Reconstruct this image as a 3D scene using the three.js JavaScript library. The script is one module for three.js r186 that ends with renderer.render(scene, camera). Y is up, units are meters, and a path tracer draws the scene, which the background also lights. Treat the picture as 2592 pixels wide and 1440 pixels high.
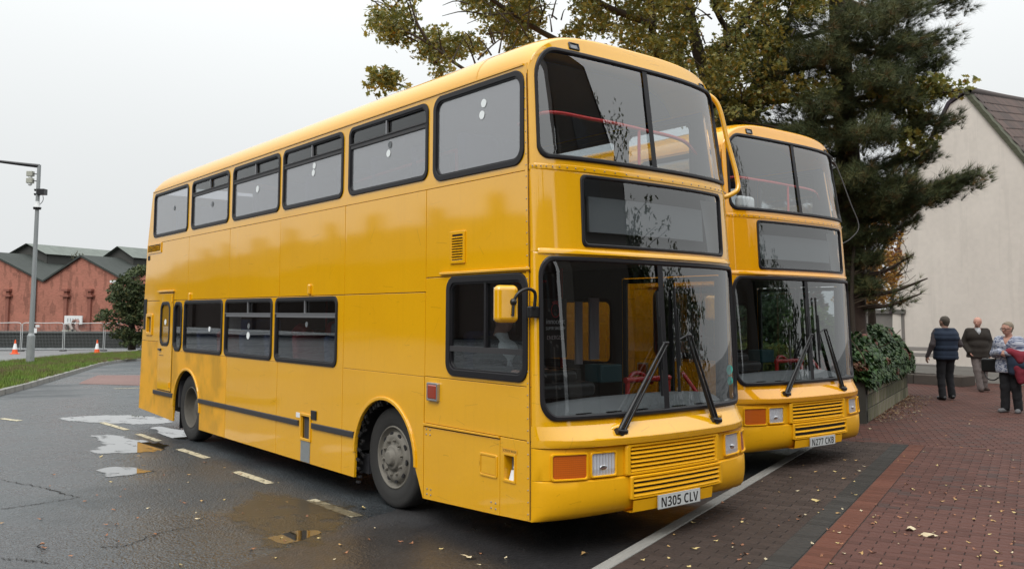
import * as THREE from 'three';
import { mergeGeometries, toCreasedNormals } from 'three/addons/utils/BufferGeometryUtils.js';
import { RoundedBoxGeometry } from 'three/addons/geometries/RoundedBoxGeometry.js';

// ------------------------------------------------------------------ camera, sky, sun, exposure
const scene = new THREE.Scene();
const F = 2214.44, IW = 2592, IH = 1440, PY = 616.2;              // focal length and optical centre in photo pixels
const EYE = new THREE.Vector3(5.2106, 1.8646, 4.3638);
const FWD = new THREE.Vector3(-0.7782794, 0.08033614, -0.6227578);
const RGT = new THREE.Vector3(0.62497438, 0.00318414, -0.78063877);
const UPV = new THREE.Vector3(0.06073056, 0.99676274, 0.05268618);
const camera = new THREE.PerspectiveCamera(2 * Math.atan(720 / F) * 180 / Math.PI, IW / IH, 0.1, 1500);
camera.setViewOffset(IW, IH, 0, 720 - PY, IW, IH);
camera.matrixAutoUpdate = true;
camera.position.copy(EYE);
camera.up.copy(UPV);
camera.lookAt(EYE.clone().add(FWD));
const renderer = new THREE.WebGLRenderer({ antialias: true });
renderer.setSize(1024, 568);
renderer.toneMapping = THREE.LinearToneMapping;
renderer.toneMappingExposure = 1.13;
renderer.shadowMap.enabled = true;

{ // overcast sky: luminance rises towards the zenith, the same all the way round
  const W = 512, H = 256, a = new Float32Array(W * H * 4);
  for (let j = 0; j < H; j++) {
    const el = ((j + 0.5) / H - 0.5) * Math.PI, s = Math.max(0, Math.sin(el));
    for (let i = 0; i < W; i++) {
      const az = i / W * Math.PI * 2;
      const cl = 1 + 0.03 * Math.sin(az * 3 + 5 * s) * s + 0.02 * Math.sin(az * 7 + 11 * s + 1) * (0.3 + s);
      const L = (0.68 + 1.28 * s * s + 0.25 * s) * cl, k = (j * W + i) * 4;
      a[k] = L * 0.975; a[k + 1] = L * 1.005; a[k + 2] = L * 1.012; a[k + 3] = 1;
    }
  }
  const t = new THREE.DataTexture(a, W, H, THREE.RGBAFormat, THREE.FloatType);
  t.mapping = THREE.EquirectangularReflectionMapping; t.magFilter = t.minFilter = THREE.LinearFilter; t.needsUpdate = true;
  scene.background = t; scene.environment = t;
}
const sun = new THREE.DirectionalLight(new THREE.Color(1, 0.97, 0.92), 1.3);
sun.position.set(22, 46, 34); sun.target.position.set(0, 0, 0);
sun.castShadow = true; sun.shadow.radius = 60; sun.shadow.mapSize.set(2048, 2048);
Object.assign(sun.shadow.camera, { left: -60, right: 60, top: 60, bottom: -60, near: 1, far: 200 });
scene.add(sun); scene.add(sun.target);

// ------------------------------------------------------------------ helpers
let seed = 12345;
const rnd = () => { seed = (seed * 1664525 + 1013904223) >>> 0; return seed / 4294967296; };
const rr = (a, b) => a + (b - a) * rnd();
const V = (x, y, z) => new THREE.Vector3(x, y, z);
const P2 = (x, y) => new THREE.Vector2(x, y);
const lerp = (a, b, t) => a + (b - a) * t;
const S = IW / 2576;
const FH = V(FWD.x, 0, FWD.z).normalize(), RH = V(-FH.z, 0, FH.x);   // level forward and right of the photographer
const slope = (x, z) => { const d = (x - EYE.x) * FH.x + (z - EYE.z) * FH.z; const l = (x - EYE.x) * RH.x + (z - EYE.z) * RH.z, k = Math.max(0, Math.min(1, (-l - 2) / 6)); return k * (d < 19.5 ? 0 : d < 70 ? -(d - 19.5) * 0.0225 : -1.136); };
const rayAt = (px, py) => FWD.clone().addScaledVector(RGT, (px * S - 1296) / F).addScaledVector(UPV, (PY - py * S) / F);
const at = (px, py, depth) => EYE.clone().addScaledVector(rayAt(px, py), depth);
function G(px, py, h = 0) {                                         // where the line of sight meets the ground
  const d = rayAt(px, py); let lo = 0.5, hi = 400;
  for (let i = 0; i < 60; i++) { const t = (lo + hi) / 2, p = EYE.clone().addScaledVector(d, t); if (p.y - slope(p.x, p.z) - h > 0) lo = t; else hi = t; }
  return EYE.clone().addScaledVector(d, lo);
}
const inFrame = (p, m = 0) => { const v = p.clone().sub(EYE), z = v.dot(FWD); if (z < 0.5) return false; const x = v.dot(RGT) / z * F, y = v.dot(UPV) / z * F; return Math.abs(x) < 1296 + m && PY - y > -m && PY - y < IH + m; };
const depthOf = (p) => p.clone().sub(EYE).dot(FWD);

const used = {};
const numbered = (n) => { const k = used[n] = (used[n] ?? -1) + 1; return k ? n + '_' + String(k).padStart(3, '0') : n; };
function tag(o, label, category, group, kind) {
  if (label) o.userData.label = label; if (category) o.userData.category = category; if (group) o.userData.group = group; if (kind) o.userData.kind = kind; return o;
}
function thing(name, label, category, pos, group) { const o = new THREE.Group(); o.name = numbered(name); if (pos) o.position.copy(pos); scene.add(o); return tag(o, label, category, group); }
function part(parent, name, geo, m, pos) { const o = new THREE.Mesh(Array.isArray(geo) ? merge(geo) : geo, m); o.name = name; if (pos) o.position.copy(pos); o.castShadow = o.receiveShadow = true; parent.add(o); return o; }
function sub(parent, name, pos) { const o = new THREE.Group(); o.name = name; if (pos) o.position.copy(pos); parent.add(o); return o; }
function struct(name, geo, m, label) { const o = part(scene, numbered(name), geo, m); o.userData.kind = 'structure'; if (label) o.userData.label = label; return o; }
function merge(list) {
  return mergeGeometries(list.map((g) => { const h = g.index ? g.toNonIndexed() : g.clone(); for (const k of Object.keys(h.attributes)) if (!['position', 'normal', 'uv'].includes(k)) h.deleteAttribute(k); if (!h.attributes.uv) h.setAttribute('uv', new THREE.BufferAttribute(new Float32Array(h.attributes.position.count * 2), 2)); return h; }));
}
const box = (w, h, d, x = 0, y = 0, z = 0, r = 0) => { const g = r ? new RoundedBoxGeometry(w, h, d, 2, r) : new THREE.BoxGeometry(w, h, d); g.translate(x, y, z); return g; };
function rod(a, b, r, r2 = r, n = 10) { const d = b.clone().sub(a), g = new THREE.CylinderGeometry(r2, r, d.length(), n); g.applyQuaternion(new THREE.Quaternion().setFromUnitVectors(V(0, 1, 0), d.clone().normalize())); const m = a.clone().add(b).multiplyScalar(0.5); g.translate(m.x, m.y, m.z); return g; }
function bar(a, b, w, h) { const d = b.clone().sub(a), g = new THREE.BoxGeometry(w, d.length(), h); g.applyQuaternion(new THREE.Quaternion().setFromUnitVectors(V(0, 1, 0), d.clone().normalize())); const m = a.clone().add(b).multiplyScalar(0.5); g.translate(m.x, m.y, m.z); return g; }
const tube = (pts, r, n = 40, k = 10) => new THREE.TubeGeometry(new THREE.CatmullRomCurve3(pts), n, r, k);
function taper(pts, r0, r1, n = 16, k = 8) {
  const c = new THREE.CatmullRomCurve3(pts), g = new THREE.TubeGeometry(c, n, 1, k), p = g.attributes.position, q = new THREE.Vector3();
  for (let i = 0; i <= n; i++) { const ctr = c.getPointAt(i / n), r = lerp(r0, r1, i / n); for (let j = 0; j <= k; j++) { const id = i * (k + 1) + j; q.fromBufferAttribute(p, id).sub(ctr).multiplyScalar(r).add(ctr); p.setXYZ(id, q.x, q.y, q.z); } }
  return g;
}
function rrShape(x0, y0, x1, y1, r, S_ = THREE.Shape) {
  const s = new S_(); r = Math.min(r, (x1 - x0) / 2 - 1e-4, (y1 - y0) / 2 - 1e-4);
  s.moveTo(x0 + r, y0); s.lineTo(x1 - r, y0); s.absarc(x1 - r, y0 + r, r, -Math.PI / 2, 0); s.lineTo(x1, y1 - r); s.absarc(x1 - r, y1 - r, r, 0, Math.PI / 2);
  s.lineTo(x0 + r, y1); s.absarc(x0 + r, y1 - r, r, Math.PI / 2, Math.PI); s.lineTo(x0, y0 + r); s.absarc(x0 + r, y0 + r, r, Math.PI, Math.PI * 1.5); return s;
}
function slab(shape, z0, z1, bevel = 0, seg = 10) {                 // a plate cut to a shape, its faces at z0 and z1
  const g = new THREE.ExtrudeGeometry(shape, { depth: z1 - z0 - 2 * bevel, bevelEnabled: bevel > 0, bevelThickness: bevel, bevelSize: bevel, bevelOffset: -bevel, bevelSegments: 2, curveSegments: seg });
  g.translate(0, 0, z0 + bevel); return g;
}
const ring = (x0, y0, x1, y1, r, w, z0, z1, b = 0.004) => { const s = rrShape(x0, y0, x1, y1, r); s.holes.push(rrShape(x0 + w, y0 + w, x1 - w, y1 - w, Math.max(0.01, r - w * 0.8), THREE.Path)); return slab(s, z0, z1, b); };
function loft(loops, closed = true) {                                // quads between successive loops of points
  const n = loops[0].length, pos = [], uv = [], idx = [];
  loops.forEach((l, k) => l.forEach((p, i) => { pos.push(p.x, p.y, p.z); uv.push(p.z, p.y); }));
  for (let k = 0; k < loops.length - 1; k++) for (let i = 0; i < (closed ? n : n - 1); i++) { const a = k * n + i, b = k * n + (i + 1) % n, c = a + n, d = b + n; idx.push(a, b, d, a, d, c); }
  const g = new THREE.BufferGeometry(); g.setAttribute('position', new THREE.Float32BufferAttribute(pos, 3)); g.setAttribute('uv', new THREE.Float32BufferAttribute(uv, 2)); g.setIndex(idx);
  return toCreasedNormals(g, 0.6);
}
function sheet(poly, lift) {                                         // a level or sloping sheet on the ground, uv in metres
  const sh = new THREE.Shape(poly.map((p) => P2(p.x, -p.z))), g = new THREE.ShapeGeometry(sh), p = g.attributes.position, uv = g.attributes.uv;
  for (let i = 0; i < p.count; i++) { const x = p.getX(i), z = -p.getY(i); p.setXYZ(i, x, slope(x, z) + lift, z); uv.setXY(i, x, z); }
  g.computeVertexNormals(); return g;
}
function uvBox(g, k = 1) {                                           // uv in metres from the dominant direction of each face
  g = g.index ? g.toNonIndexed() : g; const p = g.attributes.position, n = g.attributes.normal, uv = new Float32Array(p.count * 2);
  for (let i = 0; i < p.count; i++) { const ax = Math.abs(n.getX(i)), ay = Math.abs(n.getY(i)), az = Math.abs(n.getZ(i)); const [u, v] = ay > ax && ay > az ? [p.getX(i), p.getZ(i)] : ax > az ? [p.getZ(i), p.getY(i)] : [p.getX(i), p.getY(i)]; uv[2 * i] = u * k; uv[2 * i + 1] = v * k; }
  g.setAttribute('uv', new THREE.BufferAttribute(uv, 2)); return g;
}

// ------------------------------------------------------------------ noise and materials
const hash = (x, y, s) => { let h = (x * 374761393 + y * 668265263 + s * 1442695041) | 0; h = Math.imul(h ^ (h >>> 13), 1274126177); return ((h ^ (h >>> 16)) >>> 0) / 4294967296; };
function vnoise(x, y, per, s) { const xi = Math.floor(x), yi = Math.floor(y), fx = x - xi, fy = y - yi, u = fx * fx * (3 - 2 * fx), v = fy * fy * (3 - 2 * fy), m = (a) => ((a % per) + per) % per; const h = (a, b) => hash(m(a), m(b), s); return lerp(lerp(h(xi, yi), h(xi + 1, yi), u), lerp(h(xi, yi + 1), h(xi + 1, yi + 1), u), v); }
function fbm(x, y, per, oct, s) { let a = 0, w = 0.5, t = 0; for (let o = 0; o < oct; o++) { a += w * vnoise(x, y, per, s + o); t += w; w *= 0.5; x *= 2; y *= 2; per *= 2; } return a / t; }
function tex(n, fn, srgb, rep = 1) {
  const a = new Uint8Array(n * n * 4);
  for (let j = 0; j < n; j++) for (let i = 0; i < n; i++) { const c = fn(i / n, j / n), k = (j * n + i) * 4; for (let q = 0; q < 3; q++) a[k + q] = Math.max(0, Math.min(255, Math.round((Array.isArray(c) ? c[q] : c) * 255))); a[k + 3] = 255; }
  const t = new THREE.DataTexture(a, n, n, THREE.RGBAFormat); t.wrapS = t.wrapT = THREE.RepeatWrapping; t.magFilter = THREE.LinearFilter; t.minFilter = THREE.LinearMipmapLinearFilter; t.generateMipmaps = true; t.repeat.set(rep, rep); if (srgb) t.colorSpace = THREE.SRGBColorSpace; t.needsUpdate = true; return t;
}
const rep = (t, k) => { const c = t.clone(); c.repeat.set(k, k); c.needsUpdate = true; return c; };
const lin = (r, g, b) => new THREE.Color().setRGB(r, g, b);
const std = (c, roughness = 0.6, o = {}) => new THREE.MeshStandardMaterial({ color: Array.isArray(c) ? lin(...c) : c, roughness, ...o });
const phy = (c, roughness = 0.6, o = {}) => new THREE.MeshPhysicalMaterial({ color: Array.isArray(c) ? lin(...c) : c, roughness, ...o });
const grainT = tex(256, (u, v) => { const n = 0.90 + 0.1 * fbm(u * 48, v * 48, 48, 2, 3); return [n, n, n]; });                           // fine tone grain
const mottleT = tex(512, (u, v) => { const n = 0.72 + 0.28 * fbm(u * 12, v * 12, 12, 5, 9); return [n, n * 0.99, n * 0.97]; });
const paintT = tex(1024, (u, v) => { const g = 0.955 + 0.045 * fbm(u * 300, v * 300, 300, 2, 21), sp = vnoise(u * 330, v * 330, 330, 77) > 0.988 ? 0.6 : 1, bl = fbm(u * 7, v * 7, 7, 4, 5), st = fbm(u * 90, v * 5, 90, 3, 15); const n = g * sp * (0.93 + 0.08 * bl) * (st > 0.70 ? 0.98 : 1); return [n, n * (0.975 + 0.025 * bl), n]; }, false, 0.23);
{ const d = paintT.image.data, n = 1024; for (let k = 0; k < 160; k++) { let x = rnd() * n, y = rnd() * n; const a = (rnd() - 0.5) * (rnd() < 0.5 ? 0.5 : 3), L = 6 + rnd() * 40, w = 0.62 + rnd() * 0.3; for (let i = 0; i < L; i++) { x += Math.cos(a); y += Math.sin(a); const q = ((((y | 0) % n + n) % n) * n + (((x | 0) % n + n) % n)) * 4; for (let c = 0; c < 3; c++) d[q + c] *= w; } } }
const grimeT = tex(512, (u, v) => { const a = fbm(u * 6, v * 6, 6, 5, 161), s = fbm(u * 50, v * 12, 50, 3, 165), t = Math.max(0, Math.min(1, (a - 0.42) * 3.2)) * (0.5 + 0.5 * s); return [lerp(1, 0.62, t), lerp(1, 0.66, t), lerp(1, 1.0, t)]; }, false, 0.55);
const paintB = tex(512, (u, v) => vnoise(u * 4, v * 6, 12, 31) * 0.7 + 0.3 * vnoise(u * 8, v * 12, 24, 33), false, 0.33);
const ribT = tex(128, (u, v) => { const n = 0.72 + 0.28 * Math.abs(Math.sin(v * Math.PI * 16)) * (0.6 + 0.4 * Math.abs(Math.sin(u * Math.PI * 16))); return [n, n, n]; }, false, 4);
const yellow = (r, g, b) => phy([r, g, b], 0.07, { map: paintT, bumpMap: paintB, bumpScale: 0.002, ior: 1.95 });
const M = {
  paint: yellow(0.84, 0.425, 0.003), paint2: yellow(0.83, 0.375, 0.003), paintGrimy: phy([0.80, 0.385, 0.012], 0.5, { map: grimeT, clearcoat: 0.5, clearcoatRoughness: 0.3, specularIntensity: 0.2 }),
  bumper: phy([0.82, 0.41, 0.004], 0.55, { map: paintT, clearcoat: 0.3, clearcoatRoughness: 0.35, specularIntensity: 0.3 }),
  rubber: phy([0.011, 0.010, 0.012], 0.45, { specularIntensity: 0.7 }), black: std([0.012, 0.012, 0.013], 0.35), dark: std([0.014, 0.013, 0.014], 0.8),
  rail: std([0.035, 0.033, 0.035], 0.5, { bumpMap: rep(grainT, 6), bumpScale: 0.001 }),
  pane: phy([0.78, 0.81, 0.82], 0.0, { transmission: 1, thickness: 0, ior: 2.1 }),
  paneDark: phy([0.52, 0.55, 0.56], 0.0, { transmission: 1, thickness: 0, ior: 1.52 }),
  misted: phy([0.66, 0.67, 0.70], 0.03, { transmission: 0.86, thickness: 0, ior: 2.5 }), paneScreen: phy([0.60, 0.63, 0.64], 0.0, { transmission: 1, thickness: 0, ior: 2.15 }), paneFront: phy([0.82, 0.85, 0.86], 0.0, { transmission: 1, thickness: 0, ior: 2.5 }),
  alu: std([0.45, 0.45, 0.46], 0.35, { metalness: 0.8 }), steel: std([0.28, 0.28, 0.29], 0.4, { metalness: 0.7 }), chrome: std([0.75, 0.75, 0.76], 0.08, { metalness: 1 }),
  galv: std([0.30, 0.32, 0.33], 0.55, { metalness: 0.25, map: mottleT }),
  tyre: std([0.030, 0.029, 0.028], 0.85, { map: rep(mottleT, 2) }), rim: std([0.20, 0.185, 0.16], 0.7, { map: rep(mottleT, 2), metalness: 0.1 }), rimDark: std([0.11, 0.10, 0.085], 0.75, { map: rep(mottleT, 2) }),
  amber: phy([0.58, 0.115, 0.004], 0.15, { clearcoat: 1, clearcoatRoughness: 0.03, map: ribT, bumpMap: ribT, bumpScale: 0.002 }), amberDark: phy([0.30, 0.03, 0.004], 0.12, { clearcoat: 1 }), lampGlass: phy([0.92, 0.93, 0.95], 0.02, { transmission: 1, thickness: 0 }),
  seat: std([0.035, 0.04, 0.11], 0.9, { map: rep(mottleT, 3) }), seatRed: std([0.22, 0.02, 0.03], 0.9, { map: rep(mottleT, 3) }), redTube: phy([0.62, 0.02, 0.02], 0.25, { clearcoat: 0.6 }), dash: std([0.30, 0.305, 0.315], 0.75, { map: rep(grainT, 4), bumpMap: rep(grainT, 8), bumpScale: 0.001 }),
  lining: std([0.055, 0.053, 0.055], 0.8), floorDark: std([0.03, 0.03, 0.035], 0.8), ceiling: std([0.16, 0.155, 0.15], 0.7), white: std([0.75, 0.76, 0.76], 0.5), dot: std([0.80, 0.83, 0.83], 0.5), blind: std([0.15, 0.16, 0.168], 0.9, { map: rep(grainT, 6) }),
  concrete: std([0.30, 0.29, 0.27], 0.9, { map: rep(mottleT, 0.7), bumpMap: rep(mottleT, 2), bumpScale: 0.006 }),
};
for (const k in M) M[k].name = k;
function canvasTex(w, h, draw) { const c = document.createElement('canvas'); c.width = w; c.height = h; const x = c.getContext('2d'); draw(x, w, h); const t = new THREE.CanvasTexture(c); t.colorSpace = THREE.SRGBColorSpace; t.anisotropy = 8; return t; }

// ------------------------------------------------------------------ the double-deck bus: x runs forward, the driver's side lies at z = 0, the near side at z = -2.5
const tabY = [0.2, 0.33, 0.45, 0.58, 0.9, 1.04, 2.33, 3.0, 3.09, 3.97, 4.12, 4.4];
const tabC = [0.27, 0.28, 0.285, 0.285, 0.285, 0.262, 0.192, 0.162, 0.155, 0.046, 0.0, -0.1];
const tabN = [0.05, 0.06, 0.07, 0.07, 0.03, -0.025, -0.068, -0.116, -0.137, -0.295, -0.32, -0.36];
const tabO = [-0.004, -0.004, -0.004, -0.004, -0.005, -0.008, -0.02, -0.035, -0.037, -0.062, -0.07, -0.08];
const interp = (y, t) => { let i = 0; while (i < tabY.length - 2 && y > tabY[i + 1]) i++; return lerp(t[i], t[i + 1], Math.max(0, Math.min(1, (y - tabY[i]) / (tabY[i + 1] - tabY[i])))); };
const frontX = (s, y, dc = 0) => { const o = interp(y, s > 0 ? tabO : tabN), c = interp(y, tabC) + dc; return o + (c - o) * Math.sqrt(Math.max(0, 1 - Math.pow(Math.min(1, Math.abs(s)), 2.5))); };
const sOf = (q) => Math.sign(q) * (1 - (1 - Math.abs(q)) ** 2), qOf = (s) => Math.sign(s) * (1 - Math.sqrt(Math.max(0, 1 - Math.abs(s))));
const zOf = (s) => -1.25 + 1.247 * s;
function fpt(q, y, d = 0, dc = 0) {
  const p = V(frontX(sOf(q), y, dc), y, zOf(sOf(q))); if (!d) return p;
  const c = Math.max(-0.97, Math.min(0.97, q)), a = V(frontX(sOf(c), y, dc), y, zOf(sOf(c))), b = V(frontX(sOf(c + 0.01), y, dc), y, zOf(sOf(c + 0.01))), e = V(frontX(sOf(c), y + 0.01, dc), y + 0.01, zOf(sOf(c)));
  return p.addScaledVector(e.sub(a).cross(b.sub(a)).normalize().multiplyScalar(-1), -d);
}
{ const t = fpt(0, 1.5, 0.1); if (t.x < frontX(0, 1.5)) throw new Error('front normal points inwards'); }
// a loop of [q, y] round a rounded rectangle in (s, y); inset in metres
function loopQ(s0, y0, s1, y1, o = {}) {
  const { is = 0, iy = 0, rtS = 0.05, rtY = 0.07, rbS = 0.05, rbY = 0.07, nc = 8, nx = 36, ny = 16 } = o, a = s0 + is, b = s1 - is, c = y0 + iy, d = y1 - iy, out = [];
  const k = Math.max(0.15, 1 - is * 3), tS = rtS * k, tY = rtY * k, bS = rbS * k, bY = rbY * k;
  const corner = (cx, cy, rx, ry, t0) => { for (let i = 0; i <= nc; i++) { const t = t0 + i / nc * Math.PI / 2; out.push([cx + rx * Math.cos(t), cy + ry * Math.sin(t)]); } };
  const side = (n, x0, y0_, x1, y1_) => { for (let i = 1; i < n; i++) { const t = i / n, qa = qOf(x0), qb = qOf(x1); out.push([Math.abs(x1 - x0) > 1e-6 ? sOf(lerp(qa, qb, t)) : x0, lerp(y0_, y1_, t)]); } };
  side(nx, a + bS, c, b - bS, c); corner(b - bS, c + bY, bS, bY, -Math.PI / 2); side(ny, b, c + bY, b, d - tY); corner(b - tS, d - tY, tS, tY, 0);
  side(nx, b - tS, d, a + tS, d); corner(a + tS, d - tY, tS, tY, Math.PI / 2); side(ny, a, d - tY, a, c + bY); corner(a + bS, c + bY, bS, bY, Math.PI);
  return out.map(([s, y]) => [qOf(s), y]);
}
const onFront = (l, d = 0, dc = 0) => l.map(([q, y]) => fpt(q, y, d, dc));
const mixL = (a, b, t) => a.map((p, i) => [lerp(p[0], b[i][0], t), lerp(p[1], b[i][1], t)]);
function frontRing(outer, inner, rise, back = -0.01, dc = 0) { return loft([onFront(outer, back, dc), onFront(outer, rise * 0.6, dc), onFront(mixL(outer, inner, 0.25), rise, dc), onFront(mixL(outer, inner, 0.75), rise, dc), onFront(inner, rise * 0.5, dc), onFront(inner, back, dc)]); }
function frontFill(loop, d, dc = 0, K = 12) { const c = loop.reduce((m, p) => [m[0] + p[0] / loop.length, m[1] + p[1] / loop.length], [0, 0]), ls = []; for (let k = 0; k <= K; k++) ls.push(onFront(loop.map((p) => [lerp(p[0], c[0], k / K * 0.9999), lerp(p[1], c[1], k / K * 0.9999)]), d, dc)); return loft(ls); }
function frontPlate(outer, inner, K = 14, dc = 0) { const ls = [onFront(outer, -0.03, dc)]; for (let k = 0; k <= K; k++) ls.push(onFront(mixL(outer, inner, k / K), 0, dc)); ls.push(onFront(inner, -0.03, dc)); return loft(ls); }
// rows of the whole front, each [y, push, inset]: the skin follows the surface pushed out by that much
function frontRows(rows, q0 = -1, q1 = 1, n = 72) { return loft(rows.map(([y, d]) => { const r = []; for (let i = 0; i <= n; i++) { const q = lerp(q0, q1, i / n); r.push(fpt(q, y, 0, d)); } return r; }), false); }
const yRoof = (s) => 3.86 + 0.36 * Math.sqrt(Math.max(0, 1 - Math.pow(Math.abs(s), 4)));
const yEdge = (s) => yRoof(s) - 0.06;
const rearX = (y) => y < 1.42 ? lerp(-10.225, -10.165, (y - 0.28) / 1.14) : y < 3.06 ? lerp(-10.165, -10.05, (y - 1.42) / 1.64) : lerp(-10.05, -9.86, (y - 3.06) / 0.8);

const GEO = {};                                                       // shapes shared by both buses
const geo = (k, f) => GEO[k] ?? (GEO[k] = f());
const poly = (pts) => new THREE.Shape(pts.map(([x, y]) => P2(x, y)));
const uvm = (g) => g;
const PIL = [-1.437, -3.06, -4.70, -6.325, -7.96];
const UPW = [[-1.39, 3.05, -0.085, 3.83], [-3.0, 3.09, -1.475, 3.815], [-4.655, 3.09, -3.12, 3.815], [-6.26, 3.09, -4.74, 3.815], [-7.885, 3.09, -6.39, 3.815], [-9.72, 3.09, -8.04, 3.815]];
const LOW = [[-4.787, 1.295, -3.194, 2.05], [-6.42, 1.295, -4.87, 2.05], [-8.08, 1.295, -6.51, 2.05], [-8.545, 1.29, -8.165, 2.035]];
const arch = (s, cx, cy, r, y0, dir = 1) => { for (let i = 0; i <= 24; i++) { const t = Math.PI * (1 - i / 24); s.push([cx + r * Math.cos(t), Math.max(y0, cy + r * Math.sin(t))]); } };

function sideWindow(bus, [x0, y0, x1, y1], zf, dir, o = {}) {
  const g = sub(bus, 'side_window'), w = o.w ?? 0.042, r = o.r ?? 0.11, k = [x0, y0, x1, y1, zf, o.hopper ? 1 : 0, dir].join();
  const z = (a, b) => dir > 0 ? [zf + a, zf + b] : [zf - b, zf - a];
  part(g, 'window_frame', geo('wf' + k, () => merge([ring(x0, y0, x1, y1, r, w, ...z(-0.03, 0.014), 0.006), ring(x0 + w * 0.75, y0 + w * 0.75, x1 - w * 0.75, y1 - w * 0.75, r * 0.8, w * 0.5, ...z(-0.035, 0.004), 0.003)])), M.rubber);
  const bx = x0 + w * 0.6, ex = x1 - w * 0.6, by = y0 + w * 0.6, ey = y1 - w * 0.6;
  if (o.hopper) {
    const hy = o.hopper, mx = (x0 + x1) / 2;
    part(g, 'pane', geo('wp' + k, () => slab(rrShape(bx, by, ex, hy, 0.06), ...z(-0.012, -0.008))), o.glass ?? M.misted);
    part(g, 'glazing_bar', geo('wb' + k, () => merge([box(ex - bx, 0.05, 0.03, mx, hy + 0.012, zf - dir * 0.006), box(ex - bx, 0.012, 0.04, mx, hy + 0.032, zf - dir * 0.002)])), o.bar ?? M.rail);
    part(g, 'glazing_bar', geo('wc' + k, () => box(0.022, ey - hy - 0.03, 0.02, mx, (ey + hy + 0.03) / 2, zf - dir * 0.004)), M.steel);
    for (const [a, b, dz] of [[bx, mx - 0.011, 0], [mx + 0.011, ex, -0.014]]) part(g, 'sliding_pane', geo('ws' + k + a, () => slab(rrShape(a, hy + 0.03, b, ey, 0.03), ...z(-0.012 + dz, -0.008 + dz))), M.paneDark);
  } else part(g, 'pane', geo('wp' + k, () => slab(rrShape(bx, by, ex, ey, 0.07), ...z(-0.012, -0.008))), o.glass ?? M.misted);
  for (const [cx, cy, rad, m] of o.dots ?? []) part(g, 'round_sticker', geo('dot' + [cx, cy, rad, zf], () => { const c = new THREE.CylinderGeometry(rad, rad, 0.003, 24); c.rotateX(Math.PI / 2); c.translate(cx, cy, zf - dir * 0.005); return c; }), m ?? M.dot);
  return g;
}

function wheel(bus, x, z, out, rear) {
  const g = sub(bus, 'wheel', V(x, 0.482, z));
  const lathe = (pts) => { const l = new THREE.LatheGeometry(pts.map(([r, y]) => P2(r, y)), 64); l.rotateX(Math.PI / 2); if (out < 0) l.rotateY(Math.PI); return l; };
  part(g, 'tyre', geo('tyre' + out, () => lathe([[0.285, -0.25], [0.40, -0.26], [0.462, -0.245], [0.480, -0.215], [0.482, -0.15], [0.479, -0.145], [0.479, -0.135], [0.482, -0.13], [0.482, -0.06], [0.477, -0.028], [0.462, -0.008], [0.44, 0.0], [0.41, 0.004], [0.395, 0.002], [0.39, 0.005], [0.36, 0.004], [0.325, -0.002], [0.30, -0.012], [0.288, -0.02]])), M.tyre);
  part(g, 'rim', geo('rim' + out + rear, () => rear ? lathe([[0.30, -0.012], [0.292, -0.004], [0.283, -0.006], [0.275, -0.03], [0.258, -0.10], [0.245, -0.17], [0.20, -0.185], [0.15, -0.18], [0.13, -0.16], [0.12, -0.10], [0.10, -0.09], [0, -0.09]])
    : lathe([[0.30, -0.012], [0.292, -0.002], [0.283, -0.006], [0.277, -0.03], [0.262, -0.055], [0.245, -0.05], [0.232, -0.02], [0.205, -0.004], [0.18, -0.004], [0.16, -0.012], [0.125, -0.022], [0.118, 0.012], [0.10, 0.02], [0.075, 0.02], [0.07, 0.05], [0.05, 0.06], [0, 0.06]])), rear ? M.rimDark : M.rim);
  if (!rear) {
    for (let i = 0; i < 10; i++) { const a = i / 10 * Math.PI * 2 + 0.2; part(g, 'wheel_nut', geo('nut', () => { const c = new THREE.CylinderGeometry(0.013, 0.017, 0.035, 6); c.rotateX(Math.PI / 2); return c; }), M.rim, V(0.165 * Math.cos(a), 0.165 * Math.sin(a), 0.004 * out)); }
    for (let i = 0; i < 10; i++) part(g, 'hand_hole', geo('hh' + out + i, () => { const a = i / 10 * Math.PI * 2 - 0.1, c = new THREE.CylinderGeometry(0.022, 0.022, 0.012, 16); c.rotateX(Math.PI / 2); c.scale(1.25, 0.8, 1); c.rotateZ(a + Math.PI / 2); c.translate(0.226 * Math.cos(a), 0.226 * Math.sin(a), -0.016 * out); return c; }), M.dark);
  }
}

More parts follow.
